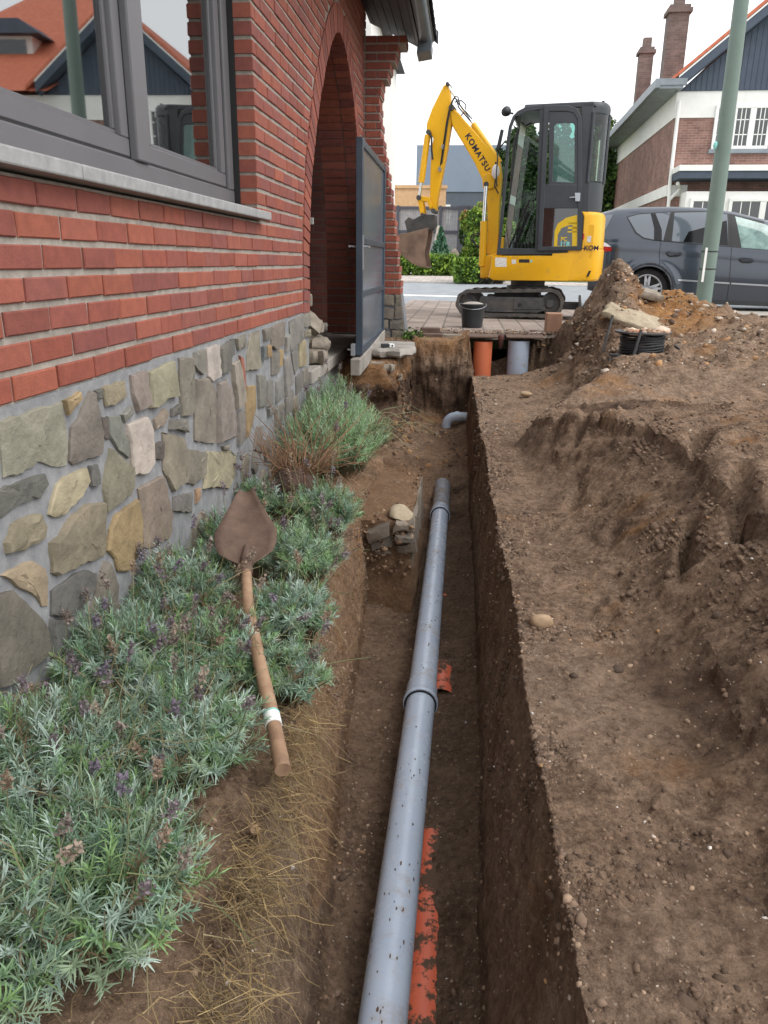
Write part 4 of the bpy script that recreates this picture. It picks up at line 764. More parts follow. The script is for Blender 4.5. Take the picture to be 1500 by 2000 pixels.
# shovel
sh = thing('shovel', (-.6, 2, -.3), 'pointed shovel with mud-brown blade and long wooden handle lying on the lavender', 'shovel')
hp = [Vector((-.352, 1.40, -.385)), Vector((-.43, 1.60, -.355)), Vector((-.515, 1.81, -.325)), Vector((-.60, 2.03, -.29)), Vector((-.655, 2.22, -.262))]
MB().tube(hp, [.0185, .0185, .0178, .0168, .016], 18).build('handle', M['wood'], sh, 40)
hv = (hp[1] - hp[0]); p0 = hp[0] + hv * .66; MB().tube([p0, p0 + hv * .17], .0205, 18).build('sticker', M['white'], sh, 40); MB().tube([p0 + hv * .17, p0 + hv * .20], .0206, 18).build('sticker', M['teal'], sh, 40)
tipv = Vector((-.745, 2.57, -.105)); neck = hp[-1]; ax = (tipv - neck).normalized(); sidev = ax.cross(Vector((0.15, -.75, .65))).normalized(); upv = sidev.cross(ax).normalized()
if upv.z < 0: sidev, upv = -sidev, -upv
Lb = (tipv - neck).length; prof = [(0, .02), (.05, .03), (.10, .066), (.16, .098), (.26, .114), (.40, .118), (.52, .098), (.66, .076), (.80, .056), (.93, .038), (1.0, .027)]
sv = []; nS = 9
for t_, w_ in prof:
    for k in range(nS):
        u = -1 + 2 * k / (nS - 1); sv.append(neck + ax * (Lb * t_) + sidev * (w_ * .88 * u) + upv * (.018 * u * u - .010 + .012 * math.sin(t_ * 3)))
sf_ = [(i * nS + k, i * nS + k + 1, (i + 1) * nS + k + 1, (i + 1) * nS + k) for i in range(len(prof) - 1) for k in range(nS - 1)]
blade = MB().add(sv, sf_).build('blade', M['rust'], sh, 60); md = blade.modifiers.new('thick', 'SOLIDIFY'); md.thickness = .003
MB().tube([hp[-1] - ax * .02, hp[-1] + ax * .05, hp[-1] + ax * .11], [.021, .019, .008], 14).build('ferrule', M['rust'], sh, 40)

# stones and debris, each a thing
def rock(name, c, r, seed, m, label, cat, sub=3, rough=.2, rot=None):
    return tag(MB().lump(c, r, seed, sub, rough, None, rot).build(name, m, None, 50), label, cat)
M['river'] = mat('river_stone', lin((150, 124, 96)), lin((172, 146, 116)), 18, .7, bump=.2, bscale=60)
M['flag'] = mat('sandstone', lin((140, 126, 104)), lin((172, 158, 134)), 9, .9, bump=.7, bscale=40, dist=.01, detail=10)
M['rubble'] = mat('rubble_stone', lin((112, 102, 90)), lin((150, 140, 126)), 11, .9, bump=.7, bscale=40, dist=.01, detail=10)
rock('stone', (.285, 2.22, -.386), (.037, .026, .024), 3, M['river'], 'smooth tan oval pebble on the trench shelf beside the edge', 'stone', rough=.5)
rock('stone', (.54, 6.35, -.335), (.055, .04, .024), 5, M['river'], 'pale tan rounded stone on the shelf near the spoil heap', 'stone', rough=.5)
Rz = lambda a, b=0, c=0: Matrix.Rotation(a, 3, 'Z') @ Matrix.Rotation(b, 3, 'Y') @ Matrix.Rotation(c, 3, 'X')
def slabmesh(c, sx, sy, sz, seed, rot, m, label, cat='slab'):
    r = random.Random(seed); n = 26; top = []; vs = []; fs = []
    ring = [((.5 + .06 * r.uniform(-1, 1)) * sx * max(-1, min(1, 1.25 * math.cos(2 * math.pi * k / n))) * 2 * .9, (.5 + .08 * r.uniform(-1, 1)) * sy * max(-1, min(1, 1.25 * math.sin(2 * math.pi * k / n))) * 2 * .9) for k in range(n)]
    for z_, sc in ((-.5, .93), (-.2, 1.0), (.25, .98), (.5, .92), (.56, .5)):
        for x_, y_ in ring: vs.append(Vector((x_ * sc * r.uniform(.97, 1.03) * .5, y_ * sc * r.uniform(.97, 1.03) * .5, sz * (z_ + r.uniform(-.08, .08)))))
    for l in range(4): fs += [(l * n + k, l * n + (k + 1) % n, (l + 1) * n + (k + 1) % n, (l + 1) * n + k) for k in range(n)]
    fs += [tuple(range(n - 1, -1, -1)), tuple(range(4 * n, 5 * n))]
    return tag(MB().add([rot @ v + Vector(c) for v in vs], fs).build('stone_slab', m, None, 40), label, cat)
slabmesh((1.46, 7.02, .235), .58, .34, .06, 2, Rz(-.35, .33, .30), M['flag'], 'pale sandstone slab tilted on the heap above the cable reel')
slabmesh((1.66, 7.66, .43), .40, .26, .06, 4, Rz(.2, .18, .2), M['rubble'], 'grey brown slab lying on top of the spoil heap')
slabmesh((-.60, 6.86, -.052), .42, .78, .07, 6, Rz(0, .0, .0), M['concrete'], 'flat concrete slab carrying a small box below the gate')
slabmesh((-.66, 6.42, -.15), .24, .2, .06, 8, Rz(.2, .1, .0), M['rubble'], 'rough stone sticking out under the front of the concrete slab', 'stone')
slabmesh((-.58, 6.50, -.24), .16, .16, .05, 9, Rz(.6, .1, .0), M['rubble'], 'lower rough stone sticking out of the sandy trench end', 'stone')
slabmesh((-1.12, 5.32, .19), .36, .42, .13, 10, Rz(.2, -.9, .1), M['rubble'], 'upright broken stone leaning on the arch jamb', 'stone')
slabmesh((-1.10, 5.52, .045), .30, .55, .09, 12, Rz(.1, .03, 0), M['rubble'], 'bottom flat stone of the pile on the threshold', 'stone')
slabmesh((-1.10, 5.60, .125), .26, .46, .07, 13, Rz(.5, .06, .05), M['rubble'], 'middle flat stone of the pile on the threshold', 'stone')
slabmesh((-1.12, 5.52, .215), .22, .30, .08, 14, Rz(-.3, -.1, .08), M['rubble'], 'topmost pale stone of the pile on the threshold', 'stone')
slabmesh((-1.02, 5.16, .43), .05, .08, .07, 15, Rz(0, 0, 0), M['rubble'], 'small white mortar lump stuck on the arch jamb', 'mortar lump')
# old masonry stub sticking into the trench
ms_ = MB(); rr2 = random.Random(21)
for q, c_ in [([[-0.427, -0.58], [-0.321, -0.561], [-0.316, -0.619], [-0.422, -0.639]], (116, 100, 86)), ([[-0.417, -0.646], [-0.325, -0.624], [-0.31, -0.668], [-0.356, -0.693], [-0.408, -0.701]], (92, 84, 76)),
              ([[-0.31, -0.544], [-0.248, -0.531], [-0.208, -0.533], [-0.201, -0.581], [-0.247, -0.593], [-0.302, -0.611]], (134, 118, 102)), ([[-0.306, -0.618], [-0.203, -0.591], [-0.193, -0.633], [-0.283, -0.659]], (98, 88, 78)),
              ([[-0.401, -0.717], [-0.319, -0.695], [-0.302, -0.717], [-0.384, -0.738]], (126, 110, 94)), ([[-0.292, -0.672], [-0.2, -0.647], [-0.189, -0.691], [-0.277, -0.718]], (96, 82, 70))]:
    qa = np.array(q); qc = qa.mean(0); an_ = rr2.uniform(-.22, .22); qa = (qa - qc) @ np.array([[math.cos(an_), -math.sin(an_)], [math.sin(an_), math.cos(an_)]]) * np.array([rr2.uniform(.8, 1.05), rr2.uniform(.8, 1.1)]) + qc
    q = [tuple(v + np.array([rr2.uniform(-.012, .012), rr2.uniform(-.012, .012)])) for v in qa]; q = [p_ for a_, b2_ in zip(q, q[1:] + q[:1]) for p_ in (a_, ((a_[0] + b2_[0]) / 2 + rr2.uniform(-.008, .008), (a_[1] + b2_[1]) / 2 + rr2.uniform(-.008, .008)))]
    stone(ms_, q, c_, 0, rr2, rr2.uniform(.015, .06), lambda a, y_, z_: (y_, 3.60 - a, z_))
for k in range(5):
    y0 = 3.62 + k * .185; stone(ms_, [(y0 + .004, -.80), (y0 + .178, -.80 - rr2.uniform(0, .05)), (y0 + .178, -.575), (y0 + .006, -.575 + rr2.uniform(-.02, .0))], rr2.choice([(116, 100, 84), (104, 90, 76), (126, 112, 96)]), -.215, rr2, .012)
core = MB(); nu = 26
def gridface(f):
    vs = [f(i / nu, j / nu) for j in range(nu + 1) for i in range(nu + 1)]; n3 = fbm(np.array(vs), 9, 4, .6, 51); n4 = fbm(np.array(vs), 9, 4, .6, 52)
    vs = [(v[0] + .016 * a_, v[1] - .016 * b_, v[2] + .012 * a_) for v, a_, b_ in zip(vs, n3, n4)]; core.add(vs, [(j * (nu + 1) + i, j * (nu + 1) + i + 1, (j + 1) * (nu + 1) + i + 1, (j + 1) * (nu + 1) + i) for j in range(nu) for i in range(nu)], (.35, .35, .25))
gridface(lambda u, v: (-.56 + .345 * u + .05 * max(0, .6 - v) * u, 3.605 - .07 * max(0, .55 - v), -1.08 + .53 * v)); gridface(lambda u, v: (-.215 + .05 * max(0, .6 - v), 3.605 - .07 * max(0, .55 - v) * (1 - u) + .95 * u, -1.08 + .53 * v)); gridface(lambda u, v: (-.56 + .345 * u, 3.605 + .95 * v, -.55 + .05 * math.sin(v * 3) * (1 - u)))
msn = thing('masonry_block', (-.38, 4, -1.05), 'remnant of old stone masonry jutting from the left trench side', 'masonry'); ms_.build('facing_stones', M['stone'], msn, 30); core.build('earth_core', M['soil'], msn, 60)
rock('stone', (-.275, 3.69, -.535), (.07, .09, .045), 12, M['flag'], 'broken pale stone on the corner of the old masonry', 'stone', rough=.1)
bits('earth_on_masonry', np.r_[np.c_[r_.uniform(-.5, -.22, 350), r_.uniform(3.62, 4.5, 350), r_.uniform(-.553, -.54, 350)], np.c_[r_.uniform(-.46, -.2, 150), r_.uniform(3.555, 3.60, 150), r_.uniform(-.82, -.55, 150)]], np.minimum(r_.gamma(1.4, .004, 500) + .002, .025), [lin((150, 124, 98)), lin((128, 102, 80)), lin((112, 88, 70))], 9)
# small box
cb = thing('small_box', (-.62, 6.52, 0), 'tiny white and black carton on the concrete slab by the gate', 'box')
Mb = lambda x, y, z: (-.63 + .94 * x - .34 * y, 6.60 + .34 * x + .94 * y, -.012 + z)
MB().box((-.05, -.03, 0), (.012, .03, .028), Mb).build('carton_side', M['black'], cb, 0, .002); MB().box((.0125, -.03, 0), (.055, .03, .028), Mb).build('carton_front', M['white'], cb, 0, .002)
MB().box((.028, -.031, .006), (.042, -.0302, .022), Mb).build('print', M['ink'], cb, 0)
# loose pavers by the trench end
for i, (x, y, z, a, lab) in enumerate([(-.33, 8.06, .012, .1, 'loose brown paver resting on the pavement near the buttress'), (-.30, 7.86, -.03, .03, 'brown paver at the broken pavement edge'), (-.10, 7.88, -.035, -.05, 'chipped grey paver at the broken pavement edge')]):
    tag(MB().box((-.10, -.05, -.03), (.10, .05, .03), lambda p, q, r, x=x, y=y, z=z, a=a: (x + p * math.cos(a) - q * math.sin(a), y + p * math.sin(a) + q * math.cos(a), z + r)).build('loose_paver', M['rubble'] if i == 2 else M['rust'], None, 0, .008), lab, 'paver', 'pavers at the broken pavement edge')

# cable reel on the heap
rx, ry, rz_ = 1.40, 6.30, .06
cr = thing('cable_reel', (rx, ry, rz_), 'black cable wound on a tubular metal reel stand in front of the heap', 'cable reel')
cw = MB()
for k in range(9):
    for l in range(2): cw.tube([(rx + (.150 + .012 * l + .004 * math.sin(k * 2.1)) * math.cos(a), ry + (.150 + .012 * l) * math.sin(a), rz_ - .045 + k * .017 + .006 * math.sin(3 * a + k)) for a in np.linspace(0, 2 * math.pi, 25)], .009, 6, None, False)
cw.build('cable', M['black'], cr, 60)
MB().lathe([(.0, 0), (.215, 0), (.215, .012), (.0, .012)], (rx, ry, rz_ + .115), 'z', 36).build('flange', M['steel_dark'], cr, 30)
MB().lathe([(.0, 0), (.205, 0), (.205, .012), (.0, .012)], (rx, ry, rz_ - .07), 'z', 36).build('flange', M['black'], cr, 30)
stn = MB(); stn.tube([(rx - .06, ry - .20, rz_ + .15), (rx - .10, ry - .24, rz_ - .02), (rx - .13, ry - .25, rz_ - .10)], .012, 8); stn.tube([(rx - .24, ry + .02, rz_ + .24), (rx - .30, ry - .04, rz_ - .03)], .011, 8); stn.tube([(rx - .13, ry - .25, rz_ - .10), (rx - .26, ry - .16, rz_ - .085), (rx - .25, ry - .08, rz_ - .05), (rx + .1, ry - .2, rz_ - .08), (rx + .26, ry - .16, rz_ + .0), (rx + .23, ry - .10, rz_ + .03)], .012, 8); stn.build('stand', M['steel_dark'], cr, 40)
bits('reel_dirt', np.c_[rx + r_.uniform(-.14, .16, 120), ry + r_.uniform(-.14, .14, 120), np.full(120, rz_ + .13)], r_.gamma(2, .006, 120) + .004, [lin((170, 110, 80)), lin((150, 120, 96)), lin((190, 170, 150))], 12)
# grid bar by heap and a reddish block behind track
tag(MB().box((.86, 8.30, .0), (1.02, 8.5, .19), lambda x, y, z: (x, y, z)).build('concrete_block', mat('terracotta', lin((142, 108, 88)), lin((160, 124, 100)), 9, .9, bump=.5), None, 0, .01), 'reddish brown block half hidden by the heap behind the track', 'block')

# lamp post
lp = thing('lamp_post', (3.5, 12.1, 0), 'grey green street lamp post in front of the parked car', 'lamp post')
MB().tube([(3.50, 12.1, -.1), (3.495, 12.1, 1.3), (3.47, 12.12, 4.0), (3.44, 12.15, 7.0)], [.114, .110, .095, .078], 28).build('pole', M['green_pole'], lp, 50)
MB().tube([(3.44, 12.15, 6.9), (3.2, 12.6, 7.15), (2.8, 13.3, 7.2)], [.05, .045, .04], 12).build('arm', M['green_pole'], lp, 40)
MB().lump((2.7, 13.5, 7.2), (.14, .32, .07), 3, 3, .5).build('lamp_head', M['alloy'], lp, 40)
st_ = MB(); st_.box((3.40, 11.985, .45), (3.43, 12.0, .92)); st_.build('sticker', M['white'], lp, 0)
for z_ in (.62, .86): MB().tube([(3.497, 12.1, z_), (3.497, 12.1, z_ + .018)], .1145, 28).build('strap', M['black'], lp, 30)
MB().lump((3.36, 12.04, 2.25), (.03, .02, .06), 2, 2, .3).build('sticker', M['teal'], lp, 30)

# ================================================================ MINI EXCAVATOR (frame: s forward, t up, w towards the trench)
XO, XF, XS = Vector([0.969, 10.6, 0.0]), Vector([-0.99, 0.139, 0.0]), Vector([-0.139, -0.99, 0.0])
XM = lambda s_, t_, w: tuple(XO + XF * s_ + XS * w + Vector((0, 0, t_)))
ex = thing('mini_excavator', tuple(XO), 'yellow mini excavator with black cab and rubber tracks, parked on the pavement', 'excavator')
def track(w0, w1, name='track'):
    # outline of the belt: low rounded loop
    sA, sB, r0, r1 = .86, -.17, .150, .165; base = .035
    pts = [(sA + r0 * math.cos(a) * 1.0, base + r0 + .0 + r0 * math.sin(a)) for a in np.linspace(-math.pi / 2, math.pi / 2, 16)] + [(sB + r1 * math.cos(a), base + r1 + r1 * math.sin(a)) for a in np.linspace(math.pi / 2, 3 * math.pi / 2, 16)]
    pts = [(s_, t_ + .03 * math.exp(-((s_ - .35) / .5) ** 2) * (t_ > .2)) for s_, t_ in pts]
    P = resample(pts + [pts[0]], .032)[:-1]; n = len(P); cen = P.mean(0); b = MB(); vs = []; fs = []
    tg = np.roll(P, -1, 0) - np.roll(P, 1, 0); nr = np.c_[tg[:, 1], -tg[:, 0]]; nr /= np.linalg.norm(nr, axis=1, keepdims=True)
    if np.sum(nr * (P - cen)) < 0: nr = -nr
    for i in range(n):
        lug = .009 if (i // 2) % 2 else 0
        o1 = P[i] + nr[i] * lug; i1 = P[i] - nr[i] * .036
        vs += [XM(*o1, w0), XM(*o1, w1), XM(*i1, w1), XM(*i1, w0)]
    for i in range(n):
        j = (i + 1) % n
        for k in range(4): fs.append((i * 4 + k, i * 4 + (k + 1) % 4, j * 4 + (k + 1) % 4, j * 4 + k))
    b.add(vs, fs); tr = b.build(name, M['rubber'], ex, 25)
    wm = (w0 + w1) / 2; fb = MB(); fb.prism([(.74, .13), (.70, .27), (-.08, .27), (-.12, .12), (-.02, .085), (.66, .085)], wm - .07, wm + .095, XM)
    fb.prism([(.28, .12), (.28, .25), (-.06, .25), (-.09, .13)], wm + .095, wm + .104, XM); fb.prism([(.62, .085), (.62, .10), (.28, .10), (.28, .085)], wm + .095, wm + .112, XM)
    fb.build('track_frame', M['steel_dark'], ex, 25, .006)
    for c_, r_2, nm in (((.86, base + r0), .112, 'idler_wheel'), ((-.17, base + r1), .122, 'sprocket')):
        q = MB(); ring = [(c_[0] + r_2 * (1 + (.07 if nm == 'sprocket' and k % 2 else 0)) * math.cos(2 * math.pi * k / 28), c_[1] + r_2 * (1 + (.07 if nm == 'sprocket' and k % 2 else 0)) * math.sin(2 * math.pi * k / 28)) for k in range(28)]
        q.prism(ring, wm - .05, wm + .05, XM); q.prism([(c_[0] + .05 * math.cos(a), c_[1] + .05 * math.sin(a)) for a in np.linspace(0, 6.28, 14)[:-1]], wm + .05, wm + .085, XM); q.build(nm, M['steel_dark'], ex, 25, .004)
    for s_ in (.62, .42, .22, .02): q = MB(); q.prism([(s_ + .05 * math.cos(a), .085 + .05 * math.sin(a)) for a in np.linspace(0, 6.28, 18)[:-1]], wm - .06, wm + .07, XM); q.build('track_roller', M['steel_dark'], ex, 30)
    q = MB(); q.prism([(.20 + .022 * math.cos(a), .175 + .022 * math.sin(a)) for a in np.linspace(0, 6.28, 16)[:-1]], wm + .096, wm + .107, XM); q.build('grease_port', M['gasket'], ex, 30)
track(.28, .50); track(-.50, -.28)
cb_ = MB(); cb_.prism([(.55, .18), (.55, .33), (-.02, .33), (-.02, .18)], -.29, .29, XM)
cb_.lathe([(0, .33), (.27, .33), (.27, .40), (.22, .40), (.22, .47), (0, .47)], XM(.15, 0, 0), 'z', 32); cb_.build('undercarriage', M['steel_dark'], ex, 30, .006)
# dozer blade behind the heap
db = MB(); db.prism([(-.52, .03), (-.56, .16), (-.54, .28), (-.51, .28), (-.525, .16), (-.49, .03)], -.5, .5, XM); db.prism([(-.1, .12), (-.1, .2), (-.52, .2), (-.52, .12)], .12, .2, XM); db.prism([(-.1, .12), (-.1, .2), (-.52, .2), (-.52, .12)], -.2, -.12, XM); db.build('dozer_blade', M['steel_dark'], ex, 25, .005)
# house: skirt and counterweight
hs_ = MB()
def rbox(mb, pts, w, r_in=.06, steps=4):
    """outline between +-w with rolled edges"""
    p = np.array(pts); c = p.mean(0); rings = []
    prof = [(1 - r_in * .0, w - r_in * .0)]
    for k in range(steps + 1):
        a = math.pi / 2 * k / steps; rings.append((1 - r_in * (1 - math.cos(a)) * .9, w - r_in * 1.0 * (1 - math.sin(a)) if False else w - r_in + r_in * math.sin(a)))
    allr = [(sc, -ww) for sc, ww in rings[::-1]] + rings; vs = []; fs = []; n = len(p)
    for sc, ww in [(1 - r_in * (1 - math.cos(math.pi / 2 * (1 - k / steps))), -w + r_in * (1 - math.sin(math.pi / 2 * (1 - k / steps)))) for k in range(steps + 1)] + [(1 - r_in * (1 - math.cos(math.pi / 2 * (k / steps))), w - r_in * (1 - math.sin(math.pi / 2 * (k / steps)))) for k in range(steps + 1)]:
        for q in p: v = c + (q - c) * sc; vs.append(XM(v[0], v[1], ww))
    R_ = 2 * (steps + 1)
    for l in range(R_ - 1): fs += [(l * n + i, l * n + (i + 1) % n, (l + 1) * n + (i + 1) % n, (l + 1) * n + i) for i in range(n)]
    fs += [tuple(range(n - 1, -1, -1)), tuple(range((R_ - 1) * n, R_ * n))]; mb.add(vs, fs)
rbox(hs_, [[0.594, 0.761], [0.603, 0.614], [0.622, 0.501], [0.56, 0.467], [-0.373, 0.47], [-0.405, 0.647], [-0.444, 0.787], [-0.441, 0.816], [-0.167, 0.8], [-0.163, 0.772]], .47, .05)
hs_.build('body_skirt', M['yellow'], ex, 40)
# counterweight: wraps round the back, so it is swept in plan
def plan_sweep(mb, plan, ts, lean=0):
    vs = []; fs = []; n = len(plan)
    for t_, sc in ts:
        for s_, w in plan: vs.append(XM(s_ * 1 + (sc if s_ < -.3 else 0), t_, w))
    for l in range(len(ts) - 1): fs += [(l * n + i, l * n + (i + 1) % n, (l + 1) * n + (i + 1) % n, (l + 1) * n + i) for i in range(n)]
    fs += [tuple(range(n - 1, -1, -1)), tuple(range((len(ts) - 1) * n, len(ts) * n))]; mb.add(vs, fs)
cplan = [(-.335, .468), (-.56, .468), (-.64, .45), (-.70, .40), (-.745, .30), (-.77, .12), (-.775, 0), (-.77, -.12), (-.745, -.30), (-.70, -.40), (-.64, -.45), (-.56, -.468), (-.335, -.468)]
cw = MB(); plan_sweep(cw, cplan, [(.475, .05), (.49, .02), (.56, .0), (.80, -.002), (.85, 0)]); cwo = cw.build('counterweight', M['yellow'], ex, 40, .012)
hplan = [(-.50, .466), (-.56, .462), (-.64, .442), (-.695, .392), (-.735, .295), (-.76, .12), (-.765, 0), (-.76, -.12), (-.735, -.295), (-.695, -.392), (-.64, -.442), (-.56, -.462), (-.50, -.466)]
ch = MB(); plan_sweep(ch, hplan, [(.853, 0), (1.22, .008), (1.265, .03), (1.275, .07)]); eh = ch.build('engine_cover', M['yellow'], ex, 40, .008)
dp = MB(); dp.prism([(-.535, .80), (-.535, 1.12), (-.545, 1.135), (-.62, 1.135), (-.63, 1.12), (-.63, .77), (-.60, .745)], .452, .462, XM); dp.build('access_panel', M['yellow'], eh, 30, .004)
MB().lathe([(0, 0), (.034, 0), (.034, .03), (0, .03)], XM(-.60, .655, .445), 'y', 20).build('towing_eye', M['steel_dark'], cwo, 30)
MB().prism([(-.585, .53), (-.61, .53), (-.635, .60), (-.61, .60)], .44, .4695, XM).build('lashing_slot', M['gasket'], cwo, 0)
MB().prism([(-.498, .96), (-.498, 1.03), (-.515, 1.03), (-.515, .96)], .455, .475, XM).build('reflector', M['red'], ex, 0, .003)
MB().prism([(-.555, .93), (-.555, 1.0), (-.60, 1.0), (-.60, .93)], .4625, .4635, XM).build('sticker', M['sticker'], eh, 0)
text('lettering', 'KOM', M['ink'], cwo, XM(-.525, .838, .472), -XF, (0, 0, 1), .055, 1.0, .001, .002)
MB().prism([[0.544, 0.741], [0.402, 0.743], [0.395, 0.633], [0.537, 0.631]], .4705, .4715, XM).build('sticker', M['sticker'], ex, 0)
MB().prism([[0.337, 0.719], [0.284, 0.72], [0.281, 0.669], [0.334, 0.668]], .4705, .4715, XM).build('sticker', M['sticker'], ex, 0)
MB().prism([[0.249, 0.724], [0.119, 0.725], [0.116, 0.685], [0.246, 0.684]], .4705, .4715, XM).build('air_slot', M['gasket'], ex, 0)
MB().prism([[0.11, 0.717], [0.085, 0.718], [0.083, 0.69], [0.108, 0.689]], .4705, .4715, XM).build('sticker', M['teal'], ex, 0)
# cab
Pl = [[0.529, 0.778], [0.509, 1.178], [0.491, 1.682], [0.485, 2.077], [0.469, 2.224], [0.43, 2.333], [0.373, 2.389], [0.286, 2.427], [0.071, 2.449], [-0.202, 2.455], [-0.494, 2.457]]
cf = MB()
for w0, w1 in ((.395, .455), (-.455, -.395)):
    inn = [(p[0] - .035, p[1] - (0 if i < 6 else .045)) for i, p in enumerate(Pl)]
    n = len(Pl); vs = [XM(*p, w) for w in (w0, w1) for p in Pl + inn]; fs = []
    for i in range(n - 1): fs += [(i, i + 1, n + i + 1, n + i), (2 * n + i, 2 * n + i + 1, 3 * n + i + 1, 3 * n + i), (i, i + 1, 2 * n + i + 1, 2 * n + i), (n + i, n + i + 1, 3 * n + i + 1, 3 * n + i)]
    fs += [(0, n, 3 * n, 2 * n), (n - 1, 2 * n - 1, 4 * n - 1, 3 * n - 1)]; cf.add(vs, fs)
    cf.prism([[0.119, 2.442], [0.06, 2.44], [0.011, 0.827], [0.063, 0.826]], w0, w1 - .004, XM)          # middle pillar
    cf.prism([[-0.357, 2.445], [-0.494, 2.457], [-0.551, 0.831], [-0.497, 0.831]], w0, w1, XM)             # rear pillar
    cf.prism([[0.533, 0.774], [0.522, 0.855], [-0.53, 0.847], [-0.525, 0.788]], w0, w1 - .003, XM)      # sill
cf.build('cab_frame', M['cabpaint'], ex, 35, .008)
# roof and the rounded back of the cab
rp = [(.30, .43), (-.48, .44), (-.58, .41), (-.655, .33), (-.69, .2), (-.70, 0), (-.69, -.2), (-.655, -.33), (-.58, -.41), (-.48, -.44), (.30, -.43)]
rf = MB(); vs = []; n = len(rp)
for t_, sc in ((2.395, 1.0), (2.44, 1.0), (2.468, .97), (2.475, .85)): vs += [XM(s_ * sc, t_ - .05 * max(0, s_ - .0) ** 2 * 2, w * sc) for s_, w in rp]
rf.add(vs, [(l * n + i, l * n + (i + 1) % n, (l + 1) * n + (i + 1) % n, (l + 1) * n + i) for l in range(3) for i in range(n)] + [tuple(range(n - 1, -1, -1)), tuple(range(3 * n, 4 * n))]); rf.build('cab_roof', M['cabpaint'], ex, 40)
fr2 = MB(); fr2.prism([[0.43, 2.333], [0.373, 2.389], [0.286, 2.427], [0.071, 2.449], [0.068, 2.413], [0.274, 2.387], [0.351, 2.349], [0.398, 2.305]], -.40, .40, XM); fr2.build('cab_front_visor', M['cabpaint'], ex, 40)
qp = [(-.49, .452), (-.58, .415), (-.655, .335), (-.69, .2), (-.70, 0), (-.69, -.2), (-.655, -.335), (-.58, -.415), (-.49, -.452)]
qb = MB()
for ta, tb in ((1.275, 1.62), (2.33, 2.40)):
    vs = [XM(s_, t_, w) for t_ in (ta, tb) for s_, w in qp] + [XM(s_ + .03, t_, w * .93) for t_ in (ta, tb) for s_, w in qp]; n = len(qp)
    qb.add(vs, [(i, i + 1, n + i + 1, n + i) for i in range(n - 1)] + [(2 * n + i, 2 * n + i + 1, 3 * n + i + 1, 3 * n + i) for i in range(n - 1)] + [(n + i, n + i + 1, 3 * n + i + 1, 3 * n + i) for i in range(n - 1)] + [(i, i + 1, 2 * n + i + 1, 2 * n + i) for i in range(n - 1)])
for (s_, w) in ((-.50, .447), (-.683, .22), (-.683, -.22), (-.50, -.447)): qb.tube([XM(s_, 1.6, w), XM(s_, 2.35, w)], .026, 8)
qb.build('cab_rear', M['cabpaint'], ex, 40)
for q in (qp[:4], qp[3:6], qp[5:]):
    vs = [XM(s_, t_, w) for t_ in (1.6, 2.35) for s_, w in q]; n = len(q); MB().add(vs, [(i, i + 1, n + i + 1, n + i) for i in range(n - 1)]).build('rear_glass', M['clearglass'], ex, 50)
MB().add([XM(*p, .44) for p in [[-0.513, 2.369], [-0.651, 2.36], [-0.709, 1.575], [-0.551, 1.595]]] if False else [XM(.455, .86, .40), XM(.455, .86, -.40), XM(.33, 2.33, -.40), XM(.33, 2.33, .40)], [(0, 1, 2, 3)]).build('windscreen', M['clearglass'], ex, 0)
# far side glass and lower front glass seen through the door opening
MB().add([XM(*p, -.43) for p in [[0.491, 0.859], [0.442, 2.205], [0.07, 2.305], [0.034, 0.862]]], [(0, 1, 2, 3)]).build('side_glass', M['clearglass'], ex, 0)
# door, folded back against the side
D0, D1 = .458, .488
dr = thing('door', tuple(XO), None, None); dr.parent = ex; dr.location = (0, 0, 0)
do = [[0.031, 0.826], [0.065, 2.431], [-0.204, 2.427], [-0.314, 2.39], [-0.371, 2.29], [-0.419, 1.817], [-0.502, 0.835]]
di = [[-0.024, 0.872], [0.005, 2.368], [-0.2, 2.363], [-0.279, 2.343], [-0.324, 2.273], [-0.368, 1.818], [-0.447, 0.885]]
db_ = MB(); db_.ring(do, di, D0, D1, XM); db_.prism([[0.001, 1.58], [-0.391, 1.576], [-0.414, 1.311], [-0.005, 1.312]], D0 + .002, D1 - .006, XM)
db_.ring([[-0.047, 1.56], [0.005, 2.368], [-0.278, 2.36], [-0.324, 2.273], [-0.36, 1.928], [-0.392, 1.557]], [[-0.09, 1.605], [-0.07, 2.217], [-0.122, 2.243], [-0.317, 2.238], [-0.37, 2.209], [-0.422, 1.576]] if False else [[-0.093, 1.613], [-0.066, 2.217], [-0.093, 2.243], [-0.278, 2.239], [-0.3, 2.211], [-0.35, 1.595]], D0 + .003, D1 - .008, XM)
db_.build('door_frame', M['cabpaint'], dr, 30, .005)
MB().prism([[-0.09, 1.598], [-0.06, 2.244], [-0.302, 2.238], [-0.355, 1.576]], D0 + .010, D0 + .015, XM).build('glass', M['cabglass'], dr, 0)
MB().prism([[-0.028, 0.872], [-0.007, 1.316], [-0.414, 1.315], [-0.448, 0.881]], D0 + .010, D0 + .015, XM).build('glass', M['tint'], dr, 0)
dec = MB(); dec.ring([[-0.167, 0.879], [-0.161, 1.06], [-0.191, 1.138], [-0.287, 1.206], [-0.414, 1.238], [-0.442, 0.881]], [[-0.204, 0.884], [-0.202, 1.011], [-0.24, 1.089], [-0.318, 1.119], [-0.366, 1.128], [-0.383, 0.885]], D0 + .016, D0 + .018, XM)
for a, b in ((945, 955), (968, 980), (990, 998)): dec.prism([(-.315, 1.155 - (b - 945) * .0022), (-.43, 1.155 - (b - 945) * .0022), (-.43, 1.155 - (a - 945) * .0022), (-.315, 1.155 - (a - 945) * .0022)], D0 + .016, D0 + .018, XM)
dec.build('decal', M['yellow_decal'], dr, 0)
